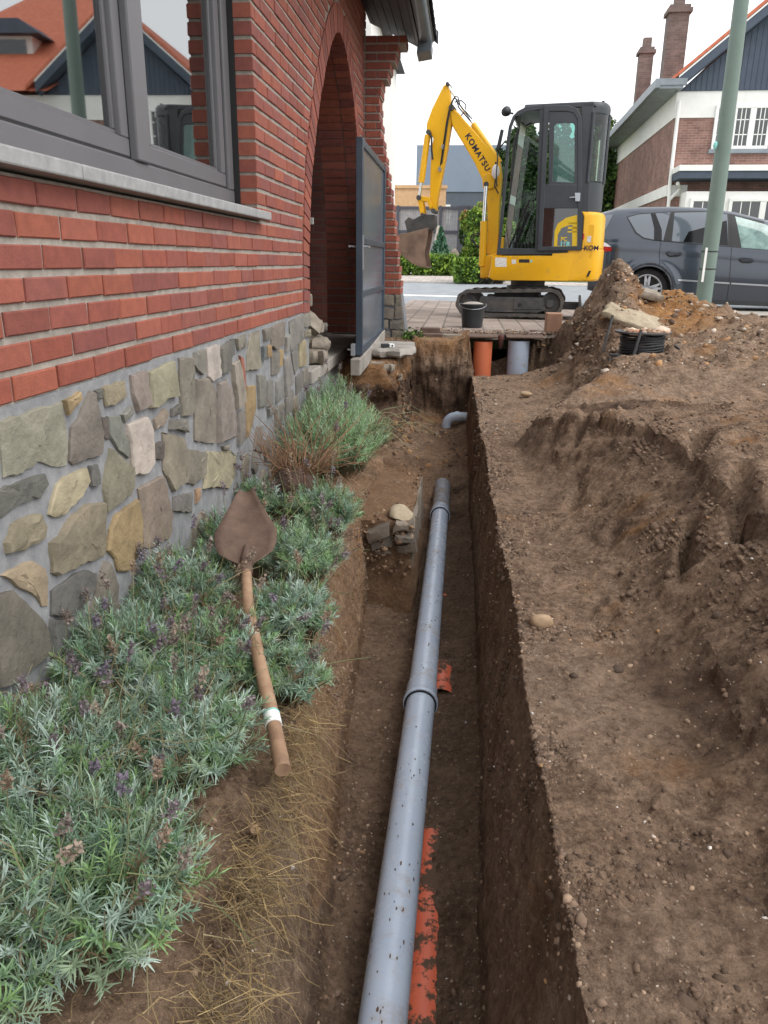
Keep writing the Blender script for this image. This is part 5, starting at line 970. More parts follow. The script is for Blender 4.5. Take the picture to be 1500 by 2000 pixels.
o_pc = [[-0.24, 0.943]][0]; text('lettering', 'PC', M['yellow_decal'], dr, XM(*o_pc, D0 + .019), -XF, (0, 0, 1), .045, 1, .0005, .002)
o_16 = [[-0.233, 0.88]][0]; text('lettering', '16R', M['teal'], dr, XM(*o_16, D0 + .019), -XF, (0, 0, 1), .055, 1, .0005, .003)
hd = MB(); hd.prism([[-0.363, 1.482], [-0.427, 1.481], [-0.431, 1.387], [-0.376, 1.387]], D1 - .008, D1 + .02, XM); hd.tube([XM(*p, D1 + .012) for p in [[-0.304, 1.429], [-0.367, 1.435]]], .008, 8); hd.build('latch', M['alloy'], dr, 30, .003)
MB().prism([[-0.351, 1.554], [-0.397, 1.553], [-0.4, 1.516], [-0.354, 1.516]], D0 + .016, D0 + .018, XM).build('sticker', M['teal'], dr, 0)
# inside the cab
it = MB(); it.prism([(.0, .86), (.0, 1.02), (-.40, 1.02), (-.40, .86)], -.22, .22, XM); it.prism([(-.30, 1.0), (-.40, 1.0), (-.47, 1.58), (-.38, 1.60)], -.21, .21, XM); it.build('seat', M['black'], ex, 40, .03)
it = MB(); it.prism([(.50, .80), (.50, .84), (-.5, .84), (-.5, .80)], -.42, .42, XM); it.prism([(-.43, .84), (-.43, 1.3), (-.48, 1.3), (-.48, .84)], -.42, .42, XM); it.prism([(.05, .84), (.02, 1.16), (-.3, 1.16), (-.3, .84)], .26, .36, XM); it.prism([(.05, .84), (.02, 1.16), (-.3, 1.16), (-.3, .84)], -.40, -.26, XM); it.build('cab_floor', M['black'], ex, 30, .01)
lv = MB(); lv.tube([XM(.0, 1.12, .30), XM(.04, 1.36, .30)], [.010, .018], 8); lv.tube([XM(.02, 1.12, -.30), XM(.05, 1.36, -.30)], [.010, .018], 8); lv.tube([XM(.36, .84, .12), XM(.20, 1.30, .12)], .011, 8); lv.tube([XM(.36, .84, -.12), XM(.20, 1.30, -.12)], .011, 8); lv.tube([XM(.40, .84, .3), XM(.17, 1.42, .36)], .012, 8)
for k in range(5): lv.prism([(.36 - .05 * k, .85), (.36 - .05 * k, .93), (.34 - .05 * k, .93), (.34 - .05 * k, .85)], .05, .16, XM)
lv.build('lever', M['gasket'], ex, 40)
# swing post, boom, arm, cylinders
bw = .085
def beam(name, pts, w0, w1, m=None, bev=.01): b = MB(); b.prism(pts, w0, w1, XM); return b.build(name, m or M['yellow'], ex, 30, bev)
beam('swing_post', [[0.759, 0.481], [0.766, 0.631], [0.684, 0.77], [0.542, 0.803], [0.553, 0.991], [0.476, 0.991], [0.448, 0.518], [0.624, 0.484]], -.10, .16, None, .02)
boom = MB(); bpts = [[0.648, 0.77], [0.699, 0.78], [0.704, 1.196], [0.724, 1.42], [0.758, 1.601], [0.913, 1.881], [1.051, 2.08], [1.212, 2.307], [1.258, 2.482], [1.232, 2.525], [1.132, 2.449], [1.042, 2.351], [0.931, 2.252], [0.796, 2.114], [0.661, 1.985], [0.586, 1.876], [0.556, 1.718], [0.563, 1.479], [0.56, 1.155], [0.548, 0.771]]
boom.prism(bpts, -bw, bw, XM); bo = boom.build('boom', M['yellow'], ex, 30, .018, 3)
flg = MB(); flg.prism([[0.805, 1.719], [0.732, 1.758], [0.622, 1.717], [0.584, 1.618], [0.689, 1.559], [0.782, 1.576]], -.11, .11, XM); flg.build('boom_bracket', M['yellow'], ex, 30, .012); flg = MB(); flg.prism([[0.68, 0.801], [0.526, 0.99], [0.491, 0.761], [0.632, 0.718]], -.12, .12, XM); flg.build('boom_bracket', M['yellow'], ex, 30, .012)
arm = MB(); apts = [[1.341, 2.763], [1.295, 2.784], [1.262, 2.766], [1.245, 2.605], [1.225, 2.529], [1.224, 2.337], [1.267, 2.045], [1.322, 1.728], [1.369, 1.485], [1.383, 1.32], [1.407, 1.287], [1.457, 1.31], [1.474, 1.485], [1.478, 1.77], [1.472, 2.009], [1.451, 2.167], [1.493, 2.25], [1.541, 2.237], [1.54, 2.345], [1.479, 2.507], [1.408, 2.639]]
arm.prism(apts, -.065, .065, XM); arm.build('arm', M['yellow'], ex, 30, .014, 3)
sk = [[1.469, 1.465], [1.604, 1.466], [1.614, 1.424], [1.467, 1.403]]
lk_ = MB(); lk_.prism([[1.645, 1.486], [1.605, 1.503], [1.577, 1.476], [1.562, 1.404], [1.536, 1.279], [1.587, 1.254], [1.621, 1.404]], .06, .085, XM); lk_.prism([[1.645, 1.486], [1.605, 1.503], [1.577, 1.476], [1.562, 1.404], [1.536, 1.279], [1.587, 1.254], [1.621, 1.404]], -.085, -.06, XM); lk_.prism([[1.614, 1.497], [1.469, 1.475], [1.425, 1.362], [1.465, 1.331], [1.501, 1.424], [1.608, 1.435]], .066, .088, XM); lk_.prism([[1.614, 1.497], [1.469, 1.475], [1.425, 1.362], [1.465, 1.331], [1.501, 1.424], [1.608, 1.435]], -.088, -.066, XM); lk_.build('bucket_link', M['yellow'], ex, 30, .006)
pn = MB()
for (px_, r_2) in zip([[1.508, 2.237], [1.611, 1.47], [1.224, 2.509], [1.284, 2.771], [0.744, 1.621], [0.735, 0.621], [1.415, 1.31], [1.558, 1.263]], (.03, .032, .035, .022, .034, .035, .03, .024)):
    pn.prism([(px_[0] + r_2 * math.cos(a), px_[1] + r_2 * math.sin(a)) for a in np.linspace(0, 6.28, 16)[:-1]], -.112, .116, XM)
pn.build('pivot_pin', M['steel_dark'], ex, 30, .003)
def cyl(name, a, b, c, rb, rr_, w=0.08):
    """barrel a->b, chromed rod b->c"""
    t_ = MB(); t_.tube([XM(*a, w), XM(*b, w)], rb, 16); o = t_.build(name, M['yellow'], ex, 40, .004); t_ = MB(); t_.tube([XM(*b, w), XM(*c, w)], rr_, 12); t_.build('rod', M['chrome'], o, 40); return o
cyl('bucket_cylinder', *[[1.518, 2.208], [1.587, 1.65], [1.609, 1.476]], .040, .020, .08)
cyl('boom_cylinder', *[[0.74, 0.632], [0.744, 1.183], [0.74, 1.596]], .045, .024, .14)
cyl('arm_cylinder', *[[0.593, 1.874], [0.953, 2.327], [1.28, 2.754]], .036, .016, .05)
text('lettering', 'KOMATSU', M['ink'], bo, XM(*[[1.043, 2.188]][0], bw + .0025), [a - b for a, b in zip(XM(*[[0.814, 1.858]][0], 0), XM(*[[1.043, 2.188]][0], 0))], (0, 0, 1), .068, 1.22, .0008, .003)
ho = MB()
for off in (0, .02): 
    ho.tube([XM(p[0] - off, p[1] + off, .10 + off) for p in [[0.975, 2.346], [1.131, 2.503], [1.167, 2.599], [1.2, 2.61], [1.229, 2.554], [1.254, 2.469], [1.279, 2.335], [1.301, 2.161], [1.323, 1.985], [1.34, 1.846]]], .009, 6)
ho.tube([XM(p[0], p[1], .0) for p in [[1.128, 2.417], [1.066, 2.482], [1.059, 2.549], [1.114, 2.598], [1.174, 2.599], [1.199, 2.581]]], .008, 6); ho.tube([XM(p[0], p[1], .12) for p in [[0.772, 0.863], [0.852, 0.905], [0.91, 0.967], [0.895, 1.019], [0.825, 1.04], [0.759, 1.03]]], .010, 6); ho.tube([XM(p[0], p[1], .12) for p in [[0.762, 0.842], [0.829, 0.884], [0.883, 0.957], [0.868, 1.005], [0.802, 1.021], [0.753, 1.013]]], .010, 6); ho.tube([XM(p[0], p[1], .12) for p in [[1.488, 2.224], [1.46, 2.164], [1.457, 2.046], [1.439, 1.917]]], .014, 6)
ho.tube([XM(p[0], p[1], .15) for p in [[0.635, 1.875], [0.622, 1.717], [0.633, 1.598], [0.578, 1.508]]], .010, 6)
ho.build('hydraulic_hose', M['gasket'], ex, 40)
cl = MB(); 
for p in [[1.313, 2.063], [1.347, 1.806]]: cl.prism([(p[0] + .02 * math.cos(a), p[1] + .03 * math.sin(a)) for a in np.linspace(0, 6.28, 10)[:-1]], .06, .12, XM)
cl.build('hose_coupling', M['alloy'], ex, 30)
# bucket
bb = MB(); bq = [[1.612, 1.07], [1.412, 1.091], [1.395, 1.258], [1.549, 1.275], [1.733, 1.143], [1.778, 1.122], [1.789, 1.059]]
bb.prism([[1.803, 1.185], [1.746, 1.238], [1.688, 1.206], [1.549, 1.275], [1.395, 1.262], [1.386, 1.133], [1.407, 1.081], [1.741, 1.016], [1.766, 1.069]], -.075, .075, XM); bb.build('bucket_bracket', M['steel_dark'], ex, 30, .01)
bu_o = [[1.458, 1.102], [1.466, 0.986], [1.503, 0.783], [1.465, 0.601], [1.57, 0.617], [1.676, 0.663], [1.794, 0.748], [1.884, 0.855], [1.901, 0.984], [1.88, 1.016], [1.73, 1.038]]
bkt = MB(); n = len(bu_o)
bkt.prism(bu_o, .155, .175, XM); bkt.prism(bu_o, -.175, -.155, XM)
sh_ = bu_o[3:] + bu_o[:1]; m_ = len(sh_); c_ = np.mean(np.array(bu_o), 0); inn = [tuple(np.array(p) + (c_ - np.array(p)) * .05) for p in sh_]
vs = [XM(*p, w) for w in (-.155, .155) for p in sh_ + inn]
bkt.add(vs, [f_ for i in range(m_ - 1) for f_ in ((i, i + 1, 2 * m_ + i + 1, 2 * m_ + i), (m_ + i, m_ + i + 1, 3 * m_ + i + 1, 3 * m_ + i))] + [(0, m_, 3 * m_, 2 * m_), (m_ - 1, 2 * m_ - 1, 4 * m_ - 1, 3 * m_ - 1)])
M['bucket'] = mat('muddy_bucket', lin((104, 84, 72)), lin((138, 114, 98)), 5, .85, bump=.4, bscale=40, dirt=lin((86, 68, 58)), dscale=3)
bkt.build('digging_bucket', M['bucket'], ex, 30, .006)
# lamp, mirror
wl = MB(); wl.lump(XM(*[[0.523, 2.411]][0], .3), (.06, .06, .06), 4, 3, .6); wl.tube([XM(*p, .3) for p in [[0.487, 2.395], [0.435, 2.385]]], .012, 6); wl.build('work_light', M['black'], ex, 40)
mr_ = MB(); mr_.prism([[0.556, 2.189], [0.521, 2.181], [0.552, 1.997], [0.575, 1.96], [0.593, 1.998]], .46, .52, XM); mr_.tube([XM(*p, .49) for p in [[0.564, 1.979], [0.528, 2.025], [0.49, 2.07]]], .010, 6); mr_.tube([XM(*p, .47) for p in [[0.597, 1.998], [0.577, 1.867], [0.585, 1.716], [0.572, 1.563]]], .010, 6); mr_.build('mirror', M['black'], ex, 40, .008)
bl_ = MB(); bl_.lump(XM(*[[0.627, 1.762]][0], .17), (.05, .04, .085), 3, 3, .5); bl_.build('boom_light', M['clear_lens'], ex, 50)
bc = MB(); bc.lathe([(0, 0), (.035, 0), (.03, .04), (0, .05)], XM(.30, 2.40, .2), 'z', 16); bc.lathe([(0, 0), (.02, 0), (.016, .05), (0, .05)], XM(-.60, 2.45, .25), 'z', 10); bc.build('roof_bracket', M['black'], ex, 40)

# ================================================================ PARKED CAR (frame: s forward from the rear axle, t up, w towards the camera)
KO, KF, KS = Vector([2.908, 13.2, 0.0]), Vector([0.99, -0.139, 0.0]), Vector([-0.139, -0.99, 0.0])
KM = lambda s_, t_, w: tuple(KO + KF * s_ + KS * w + Vector((0, 0, t_)))
car = thing('parked_car', tuple(KO), 'dark grey people carrier parked at the kerb behind the lamp post', 'car')
roofp = [(-.84, 1.40), (-.80, 1.47), (-.58, 1.53), (-.2, 1.55), (.3, 1.555), (.75, 1.535), (1.2, 1.475), (1.64, 1.37), (2.1, 1.20), (2.55, .99), (2.75, .92), (3.3, .82), (3.62, .70)]
beltp = [(-.9, 1.03), (-.6, 1.07), (.14, 1.034), (.75, .985), (1.71, .889), (2.4, .85), (2.75, .84), (3.3, .76), (3.62, .62)]
sillp = [(-.92, .30), (-.5, .20), (.4, .13), (2.2, .10), (3.0, .16), (3.62, .25)]
I = lambda tab, s_: float(np.interp(s_, [a for a, b in tab], [b for a, b in tab]))
def sec_w(s_): return .03 * (1 - ((s_ - 1.2) / 2.4) ** 2) - .16 * max(0, (abs(s_ - 1.3) - 1.75) / .5) ** 2   # plan curvature of the flank
def flank(s_, t_):
    sl_, be, ro = I(sillp, s_), I(beltp, s_), I(roofp, s_); w = sec_w(s_)
    if t_ <= be:
        u = (t_ - sl_) / max(be - sl_, .01); w += .045 * math.sin(math.pi * min(max(u, 0), 1) * .9 + .15) - .03 + .012 * math.exp(-((u - .86) / .05) ** 2)
        for wc_ in (0.0, 2.9):                                   # flared wheel arches
            d = math.hypot(s_ - wc_, t_ - .29); w += .045 * math.exp(-((d - .42) / .07) ** 2) * (t_ > .2)
    else:
        u = (t_ - be) / max(ro - be, .01); w += -.02 - .21 * u - .10 * u ** 5
    return w
ss_ = np.arange(-.92, 3.63, .03); nT = 44; cv = []; cfc = []; cinfo = []
for s_ in ss_:
    sl_, be, ro = I(sillp, s_), I(beltp, s_), I(roofp, s_); row = []
    ts = np.r_[np.linspace(sl_, be, 26), np.linspace(be, ro, 12)[1:]]
    for t_ in ts: row.append((s_, t_, flank(s_, t_)))
    wl_ = row[-1][2]
    for u in (.12, .3, .6, 1.0): row.append((s_, ro + .03 * math.sin(u * math.pi / 2), wl_ - (wl_ + .9) * u))
    cinfo.append(row)
nR = len(cinfo[0])
def arch_fix(p):
    s_, t_, w = p
    for wc_ in (0.0, 2.9):
        d = math.hypot(s_ - wc_, t_ - .29)
        if abs(d - .375) < .022: s_ = wc_ + (s_ - wc_) * .375 / d; t_ = .29 + (t_ - .29) * .375 / d
    return s_, t_, w
body = MB(); vs = []
for sgn in (1, -1):
    for row in cinfo:
        for p in row: s_, t_, w = arch_fix(p); vs.append(KM(s_, t_, w if sgn > 0 else -1.8 - w))
inarch = lambda p: any(math.hypot(p[0] - wc_, p[1] - .29) < .368 for wc_ in (0.0, 2.9))
def glassy(s_, t_):
    be, ro = I(beltp, s_), I(roofp, s_); u = (t_ - be) / max(ro - be, .01)
    return False
fs = []; L = len(ss_)
for sgn in (0, 1):
    b0 = sgn * L * nR
    for i in range(L - 1):
        for k in range(nR - 1):
            c_ = [(cinfo[i][k][j] + cinfo[i + 1][k + 1][j]) / 2 for j in (0, 1)]
            if k < 25 and inarch(c_): continue
            fs.append((b0 + i * nR + k, b0 + i * nR + k + 1, b0 + (i + 1) * nR + k + 1, b0 + (i + 1) * nR + k))
for i in (0, L - 1):
    for k in range(nR - 1): fs.append((i * nR + k, i * nR + k + 1, L * nR + i * nR + k + 1, L * nR + i * nR + k))
body.add(vs, fs); body.build('body', M['carpaint'], car, 40)
def patch(name, poly, m, off, parent=None, dens=.035):
    """piece lying on the flank: outline in (s, t), draped on the side surface"""
    bm = bmesh.new(); vv = [bm.verts.new((p[0], p[1], 0)) for p in poly]; bm.faces.new(vv)
    for ax_ in (0, 1):
        lo = min(p[ax_] for p in poly); hi = max(p[ax_] for p in poly); x_ = lo + dens
        while x_ < hi:
            co_ = [0, 0, 0]; co_[ax_] = x_; no_ = [0, 0, 0]; no_[ax_] = 1
            bmesh.ops.bisect_plane(bm, geom=bm.verts[:] + bm.edges[:] + bm.faces[:], plane_co=co_, plane_no=no_); x_ += dens
    bm.verts.index_update(); vs = [KM(v.co.x, v.co.y, flank(v.co.x, v.co.y) + off) for v in bm.verts]; fs = [tuple(v.index for v in f_.verts) for f_ in bm.faces]; bm.free()
    return MB().add(vs, fs).build(name, m, parent or car, 30)
M['carglass'] = mat('car_glass', lin((84, 91, 100)), rough=.05, spec=.9, coat=.6)
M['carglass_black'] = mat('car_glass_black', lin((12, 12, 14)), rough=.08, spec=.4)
M['carglass_green'] = mat('car_glass_green', lin((70, 96, 92)), lin((130, 160, 152)), 4, .05, spec=.8)
patch('window_surround', [[-0.414, 1.401], [-0.227, 1.453], [0.28, 1.483], [0.756, 1.489], [1.125, 1.45], [1.64, 1.336], [1.703, 0.925], [1.256, 0.95], [0.239, 1.023], [0.041, 1.038], [-0.135, 1.069], [-0.268, 1.154]], M['gasket'], .003)
patch('side_window', [[-0.393, 1.391], [-0.225, 1.437], [0.246, 1.467], [0.168, 1.044], [0.039, 1.053], [-0.125, 1.086], [-0.245, 1.166]], M['carglass'], .006)
patch('window_pillar', [[-0.05, 1.448], [0.022, 1.453], [0.134, 1.204], [0.148, 1.044], [0.029, 1.053], [0.019, 1.227]], M['carglass_black'], .009)
patch('side_window', [[0.307, 1.462], [0.758, 1.472], [1.092, 1.441], [1.13, 0.968], [0.298, 1.035]], M['carglass'], .006)
patch('painted_cabin_shade', [[0.535, 1.176], [0.788, 1.248], [1.086, 1.347], [1.13, 0.973], [0.469, 1.026]], M['carglass_black'], .008)  # dark car interior painted onto the pane as a black patch
patch('side_window', [[1.208, 1.413], [1.646, 1.296], [2.01, 1.162], [2.052, 0.904], [1.704, 0.92], [1.327, 0.945]], M['carglass_green'], .006)
patch('rear_window', [(-.86, 1.06), (-.80, 1.42), (-.62, 1.44), (-.70, 1.25), (-.78, 1.10)], M['carglass'], .006)
tl_ = patch('tail_light', [[-0.787, 0.95], [-0.693, 0.95], [-0.595, 0.926], [-0.61, 0.877], [-0.779, 0.868]], M['red'], .008); patch('clear_band', [[-0.795, 1.034], [-0.699, 1.005], [-0.609, 0.943], [-0.787, 0.947]], M['clear_lens'], .008, tl_)
seam = MB()
for a, b in (([[0.287, 1.466], [0.139, 1.034], [0.13, 0.863], [0.153, 0.666]], 0), ([[1.15, 1.441], [1.182, 0.968], [1.215, 0.484], [1.224, 0.163]], 0)):
    a = resample(a, .04); seam.tube([KM(p[0], p[1], flank(p[0], p[1]) + .001) for p in a], .005, 5)
seam.build('door_gap', M['gasket'], car, 40)
for poly in ([[0.22, 0.869], [0.279, 0.894], [0.413, 0.89], [0.467, 0.851], [0.409, 0.827], [0.287, 0.82]], [[1.303, 0.782], [1.359, 0.802], [1.491, 0.789], [1.53, 0.76], [1.474, 0.741], [1.356, 0.744]]): patch('door_handle', poly, M['carpaint'], .03); patch('handle_recess_shade', [(p[0], p[1] - .025) for p in poly], M['gasket'], .004)  # recess shade painted as a black copy of the handle outline, set lower
patch('trim_strip', [[0.453, 0.467], [1.223, 0.43], [1.226, 0.406], [0.456, 0.442]], M['alloy'], .012); patch('trim_strip', [[1.247, 0.428], [2.135, 0.391], [2.139, 0.366], [1.25, 0.404]], M['alloy'], .012)
lower = MB(); 
for i in range(len(ss_) - 1):
    for sgn in (1, -1):
        s_ = ss_[i]; s2_ = ss_[i + 1]
        if any(abs(s_ - w_) < .40 for w_ in (0, 2.9)): continue
        q = [(s_, I(sillp, s_) + .005), (s2_, I(sillp, s2_) + .005)]; wv = [flank(*p) for p in q]
        lower.add([KM(p[0], p[1] + dz, (w_ + .006 if sgn > 0 else -1.806 - w_)) for dz in (-.03, .04) for p, w_ in zip(q, wv)], [(0, 1, 3, 2)])
lower.build('sill', M['black'], car, 30)
ub = MB(); ub.prism([(-.85, .30), (-.5, .24), (3.4, .2), (3.55, .35), (3.4, .55), (-.8, .55)], -1.70, -.10, KM); ub.build('underbody', M['gasket'], car, 0)
for wc_ in (0.0, 2.9):
    for w_ in (-.02, -1.60):
        lp_ = MB(); lp_.tube([KM(wc_ + .375 * math.cos(a), .29 + .375 * math.sin(a), (flank(wc_ + .375 * math.cos(a), .29 + .375 * math.sin(a)) if w_ > -1 else -1.8 - flank(wc_ + .375 * math.cos(a), .29 + .375 * math.sin(a)))) for a in np.linspace(-.3, math.pi + .3, 30)], .012, 6); lp_.build('arch_lip', M['carpaint'], car, 40)
        inn_ = MB(); inn_.lathe([(.385, -.0), (.385, -.2), (.0, -.2)], (wc_, -.04 if w_ > -1 else -1.56, .29), 'y', 32, None, lambda a, b, c: KM(a, c, b)); 
        wh = thing('wheel', tuple(KO), None, None); wh.parent = car; wh.location = (0, 0, 0)
        sg = 1 if w_ > -1 else -1; yc = w_ if sg > 0 else w_ - .18
        MB().lathe([(.24, -.20), (.325, -.19), (.335, -.15), (.337, -.06), (.330, -.02), (.315, -.005), (.245, .0), (.245, -.03)] if sg > 0 else [(.24, 0), (.33, 0), (.337, -.1), (.33, -.2), (.24, -.2)], (wc_, yc, .29), 'y', 40, None, lambda a, b, c: KM(a, c, b), False).build('tyre', M['tyre'], wh, 35)
        rm_ = MB(); rm_.lathe([(.246, -.01), (.236, -.008), (.224, -.012), (.214, -.03), (.208, -.10)], (wc_, yc, .29), 'y', 40, None, lambda a, b, c: KM(a, c, b), False)
        for k in range(5):
            for d_ in (-.16, .16):
                a = 2 * math.pi * k / 5 + .3; rm_.prism([(wc_ + .04 * math.cos(a + 1.57) + .03 * math.cos(a), .29 + .04 * math.sin(a + 1.57) + .03 * math.sin(a)), (wc_ + .222 * math.cos(a + d_ + .06), .29 + .222 * math.sin(a + d_ + .06)), (wc_ + .222 * math.cos(a + d_ - .06), .29 + .222 * math.sin(a + d_ - .06)), (wc_ + .04 * math.cos(a - 1.57) + .03 * math.cos(a), .29 + .04 * math.sin(a - 1.57) + .03 * math.sin(a))], yc - .035, yc - .018, KM)
        rm_.prism([(wc_ + .05 * math.cos(a), .29 + .05 * math.sin(a)) for a in np.linspace(0, 6.28, 18)[:-1]], yc - .04, yc - .012, KM); rm_.build('rim', M['alloy'], wh, 30)
        dk = MB(); dk.prism([(wc_ + .225 * math.cos(a), .29 + .225 * math.sin(a)) for a in np.linspace(0, 6.28, 24)[:-1]], yc - .12, yc - .10, KM); dk.build('brake', M['gasket'], wh, 30)
    aw = MB(); aw.prism([(wc_ + .40 * math.cos(a), .29 + .40 * math.sin(a)) for a in np.linspace(-.2, math.pi + .2, 24)], -1.75, -.24, KM); aw.build('wheel_well', M['gasket'], car, 30)

# ================================================================ HOUSE ACROSS THE STREET (frame: s along the front, t up, w towards the camera)
HO_, HF_, HS_ = Vector([5.649, 24.5, 0.0]), Vector([0.999, -0.035, 0.0]), Vector([-0.035, -0.999, 0.0])
HM = lambda s_, t_, w: tuple(HO_ + HF_ * s_ + HS_ * w + Vector((0, 0, t_)))
vh = thing('corner_house', tuple(HO_), 'brown brick house with white bands, dark boarded gable and two tall chimneys', 'house')
EZ, DEP, WID = 5.24, 11.0, 10.4
def hb(name, lo, hi, m, par=None, bev=0): return MB().box(lo, hi, HM and (lambda a, b, c: HM(a, c, b))).build(name, m, par or vh, 0, bev)
B_ = lambda s0, s1, t0, t1, w0, w1: ((s0, w0, t0), (s1, w1, t1))
hb('wall', *B_(0, WID, -.2, EZ, -DEP, 0), M['housebrick'])
wb = MB()
for lo, hi in (B_(-.02, WID, 4.58, EZ - .002, .003, .03), B_(-.03, -.003, 4.58, EZ - .002, -DEP, .028), B_(-.03, -.003, 2.55, 2.85, -DEP, .02), B_(-.02, .56, 2.55, 2.85, .003, .025)): wb.box(lo, hi, lambda a, b, c: HM(a, c, b))
wb.build('white_band', M['plaster'], vh, 0)
# front gable
gs0, gap, gsx, GH = .12, 2.32, 4.52, 7.50             # gable foot, apex, far foot, apex height (top of verge)
gbl = MB(); gbl.prism([(gs0 - .1, EZ), (gsx + .1, EZ), (gap, GH - .30)], -.9, .06, HM); gbl.build('gable_boards', M['dark_cladding'], vh, 0)
sl_ = MB()
for k in range(31): s_ = .16 + k * .142; hgt = EZ + (GH - .34 - EZ) * (1 - abs(s_ - gap) / (gap - gs0 + .1)); sl_.box((s_, .062, EZ + .02), (s_ + .03, .075, max(hgt, EZ + .05)), lambda a, b, c: HM(a, c, b))
sl_.build('board_batten', M['dark_cladding'], vh, 0)
vg = MB(); th_ = .26; fl_, fr_ = (-.10, 5.50), (4.74, 5.50)
for a, b in ((fl_, (gap, GH)), ((gap, GH), fr_)): vg.prism([a, b, (b[0], b[1] - th_), (a[0], a[1] - th_)], .30, .42, HM); vg.prism([(a[0], a[1] - th_), (b[0], b[1] - th_), (b[0], b[1] - th_ - .04), (a[0], a[1] - th_ - .04)], .07, .30, HM)
vg.build('verge_board', M['dark_cladding'], vh, 0)
vw = MB()
for a, b in ((fl_, (gap, GH)), ((gap, GH), fr_)): vw.prism([(a[0], a[1] + .05), (b[0], b[1] + .05), b, a], .28, .44, HM)
vw.build('verge_flashing', M['white'], vh, 0)
rfh = MB(); fl2, fr2_ = (-.42, 5.26), (5.06, 5.26)
for a, b in ((fl2, (gap, GH + .02)), ((gap, GH + .02), fr2_)): rfh.prism([(a[0], a[1] + .14), (b[0], b[1] + .16), (b[0], b[1] + .05), (a[0], a[1] + .05)], -DEP if a == fl2 else -4.0, .40, HM)
RT = 9.3
rfh.add([HM(4.4, EZ + .05, .40), HM(WID + .4, EZ + .05, .40), HM(WID - 2.9, RT, -DEP / 2), HM(4.4, RT, -DEP / 2), HM(2.32, 7.4, -DEP), HM(WID + .4, EZ + .05, -DEP - .4), HM(2.32, 7.4, -2.4)], [(0, 1, 2, 3), (4, 6, 3), (6, 0, 3), (5, 4, 3, 2), (1, 5, 2)])
rfh.build('roof', M['roof_red'], vh, 0)
# eaves and gutter along the side and the short return at the front
eg = MB(); eg.prism([(-.62, EZ - .02), (.02, EZ - .02), (.02, EZ + .06), (-.62, EZ + .06)], -DEP - .4, .55, HM); eg.prism([(-.72, EZ + .0), (-.60, EZ + .0), (-.60, EZ + .22), (-.72, EZ + .22)], -DEP - .4, .58, HM); eg.prism([(-.60, EZ + .06), (.10, EZ + .06), (.10, EZ + .22), (-.60, EZ + .22)], .44, .58, HM); eg.build('eaves_gutter', M['zinc'], vh, 0)
# chimneys
M['chimbrick'] = brick_mat('chimney_brick', lin((104, 88, 84)), lin((122, 104, 98)), lin((124, 116, 110)), bw=.2, bh=.065)
for s_, w_, half_, top in ((.50, -4.0, .30, 8.12), (.52, -9.6, .25, 8.28)):
    cm_ = MB(); cm_.box((s_ - half_, w_ - half_, EZ - .1), (s_ + half_, w_ + half_, top), lambda a, b, c: HM(a, c, b)); c_o = cm_.build('chimney', M['chimbrick'], vh, 0)
    cc = MB(); cc.box((s_ - half_ - .07, w_ - half_ - .07, top), (s_ + half_ + .07, w_ + half_ + .07, top + .12), lambda a, b, c: HM(a, c, b)); cc.box((s_ - half_ - .01, w_ - half_ - .01, top + .12), (s_ + half_ + .01, w_ + half_ + .01, top + .22), lambda a, b, c: HM(a, c, b)); cc.build('cap', M['chimbrick'], c_o, 0)
    hb('pot', *B_(s_ - .15, s_ + .15, top + .22, top + .55, w_ - .15, w_ + .15), M['chimbrick'], c_o)
# windows
def winh(s0, s1, t0, t1, cols, w0=.03, name='window', rail=None):
    f_ = MB(); e = .09
    for lo, hi in (B_(s0, s1, t0, t0 + e, w0, w0 + .06), B_(s0, s1, t1 - e, t1, w0, w0 + .06), B_(s0, s0 + e, t0 + e, t1 - e, w0, w0 + .06), B_(s1 - e, s1, t0 + e, t1 - e, w0, w0 + .06)): f_.box(lo, hi, lambda a, b, c: HM(a, c, b))
    for k in range(1, cols): c_ = s0 + (s1 - s0) * k / cols; f_.box(*B_(c_ - .08, c_ + .08, t0 + e, t1 - e, w0, w0 + .055), lambda a, b, c: HM(a, c, b))
    fo = f_.build(name, M['white'], vh, 0, .01)
    b_ = MB()
    for k in range(cols):
        a, b = s0 + (s1 - s0) * k / cols + .09, s0 + (s1 - s0) * (k + 1) / cols - .09
        for j in (1, 2): c_ = a + (b - a) * j / 3; b_.box(*B_(c_ - .012, c_ + .012, t0 + e, t1 - e, w0 + .028, w0 + .036), lambda a, b, c: HM(a, c, b))
        for j in (1, 2): t_ = t0 + (t1 - t0) * j / 3; b_.box(*B_(a, b, t_ - .012, t_ + .012, w0 + .028, w0 + .036), lambda a, b, c: HM(a, c, b))
    b_.build('glazing_bar', M['white'], fo, 0)
    hb('pane', *B_(s0 + e, s1 - e, t0 + e, t1 - e, w0 + .015, w0 + .022), M['tint'], fo)
    cu = MB(); n = 40
    for q0, q1 in ((s0 + e, s0 + e + (s1 - s0) * .3), (s0 + (s1 - s0) * .58, s0 + (s1 - s0) * .72), (s1 - e - (s1 - s0) * .22, s1 - e)):
        vs = [HM(q0 + (q1 - q0) * k / n, t_, w0 + .006 + .004 * math.sin(k * 1.3)) for t_ in (t0 + e, t1 - e) for k in range(n + 1)]; cu.add(vs, [(k, k + 1, n + 2 + k, n + 1 + k) for k in range(n)])
    cu.build('curtain', M['blind'], fo, 60)
    hb('sill', *B_(s0 - .06, s1 + .06, t0 - .10, t0 - .002, .0, w0 + .12), M['zinc'], fo); return fo
winh(1.05, 2.571 - .02, 3.766, 4.887, 3)
winh(4.6, 6.2, 3.7, 4.9, 3); winh(7.6, 9.0, 3.6, 4.7, 2)
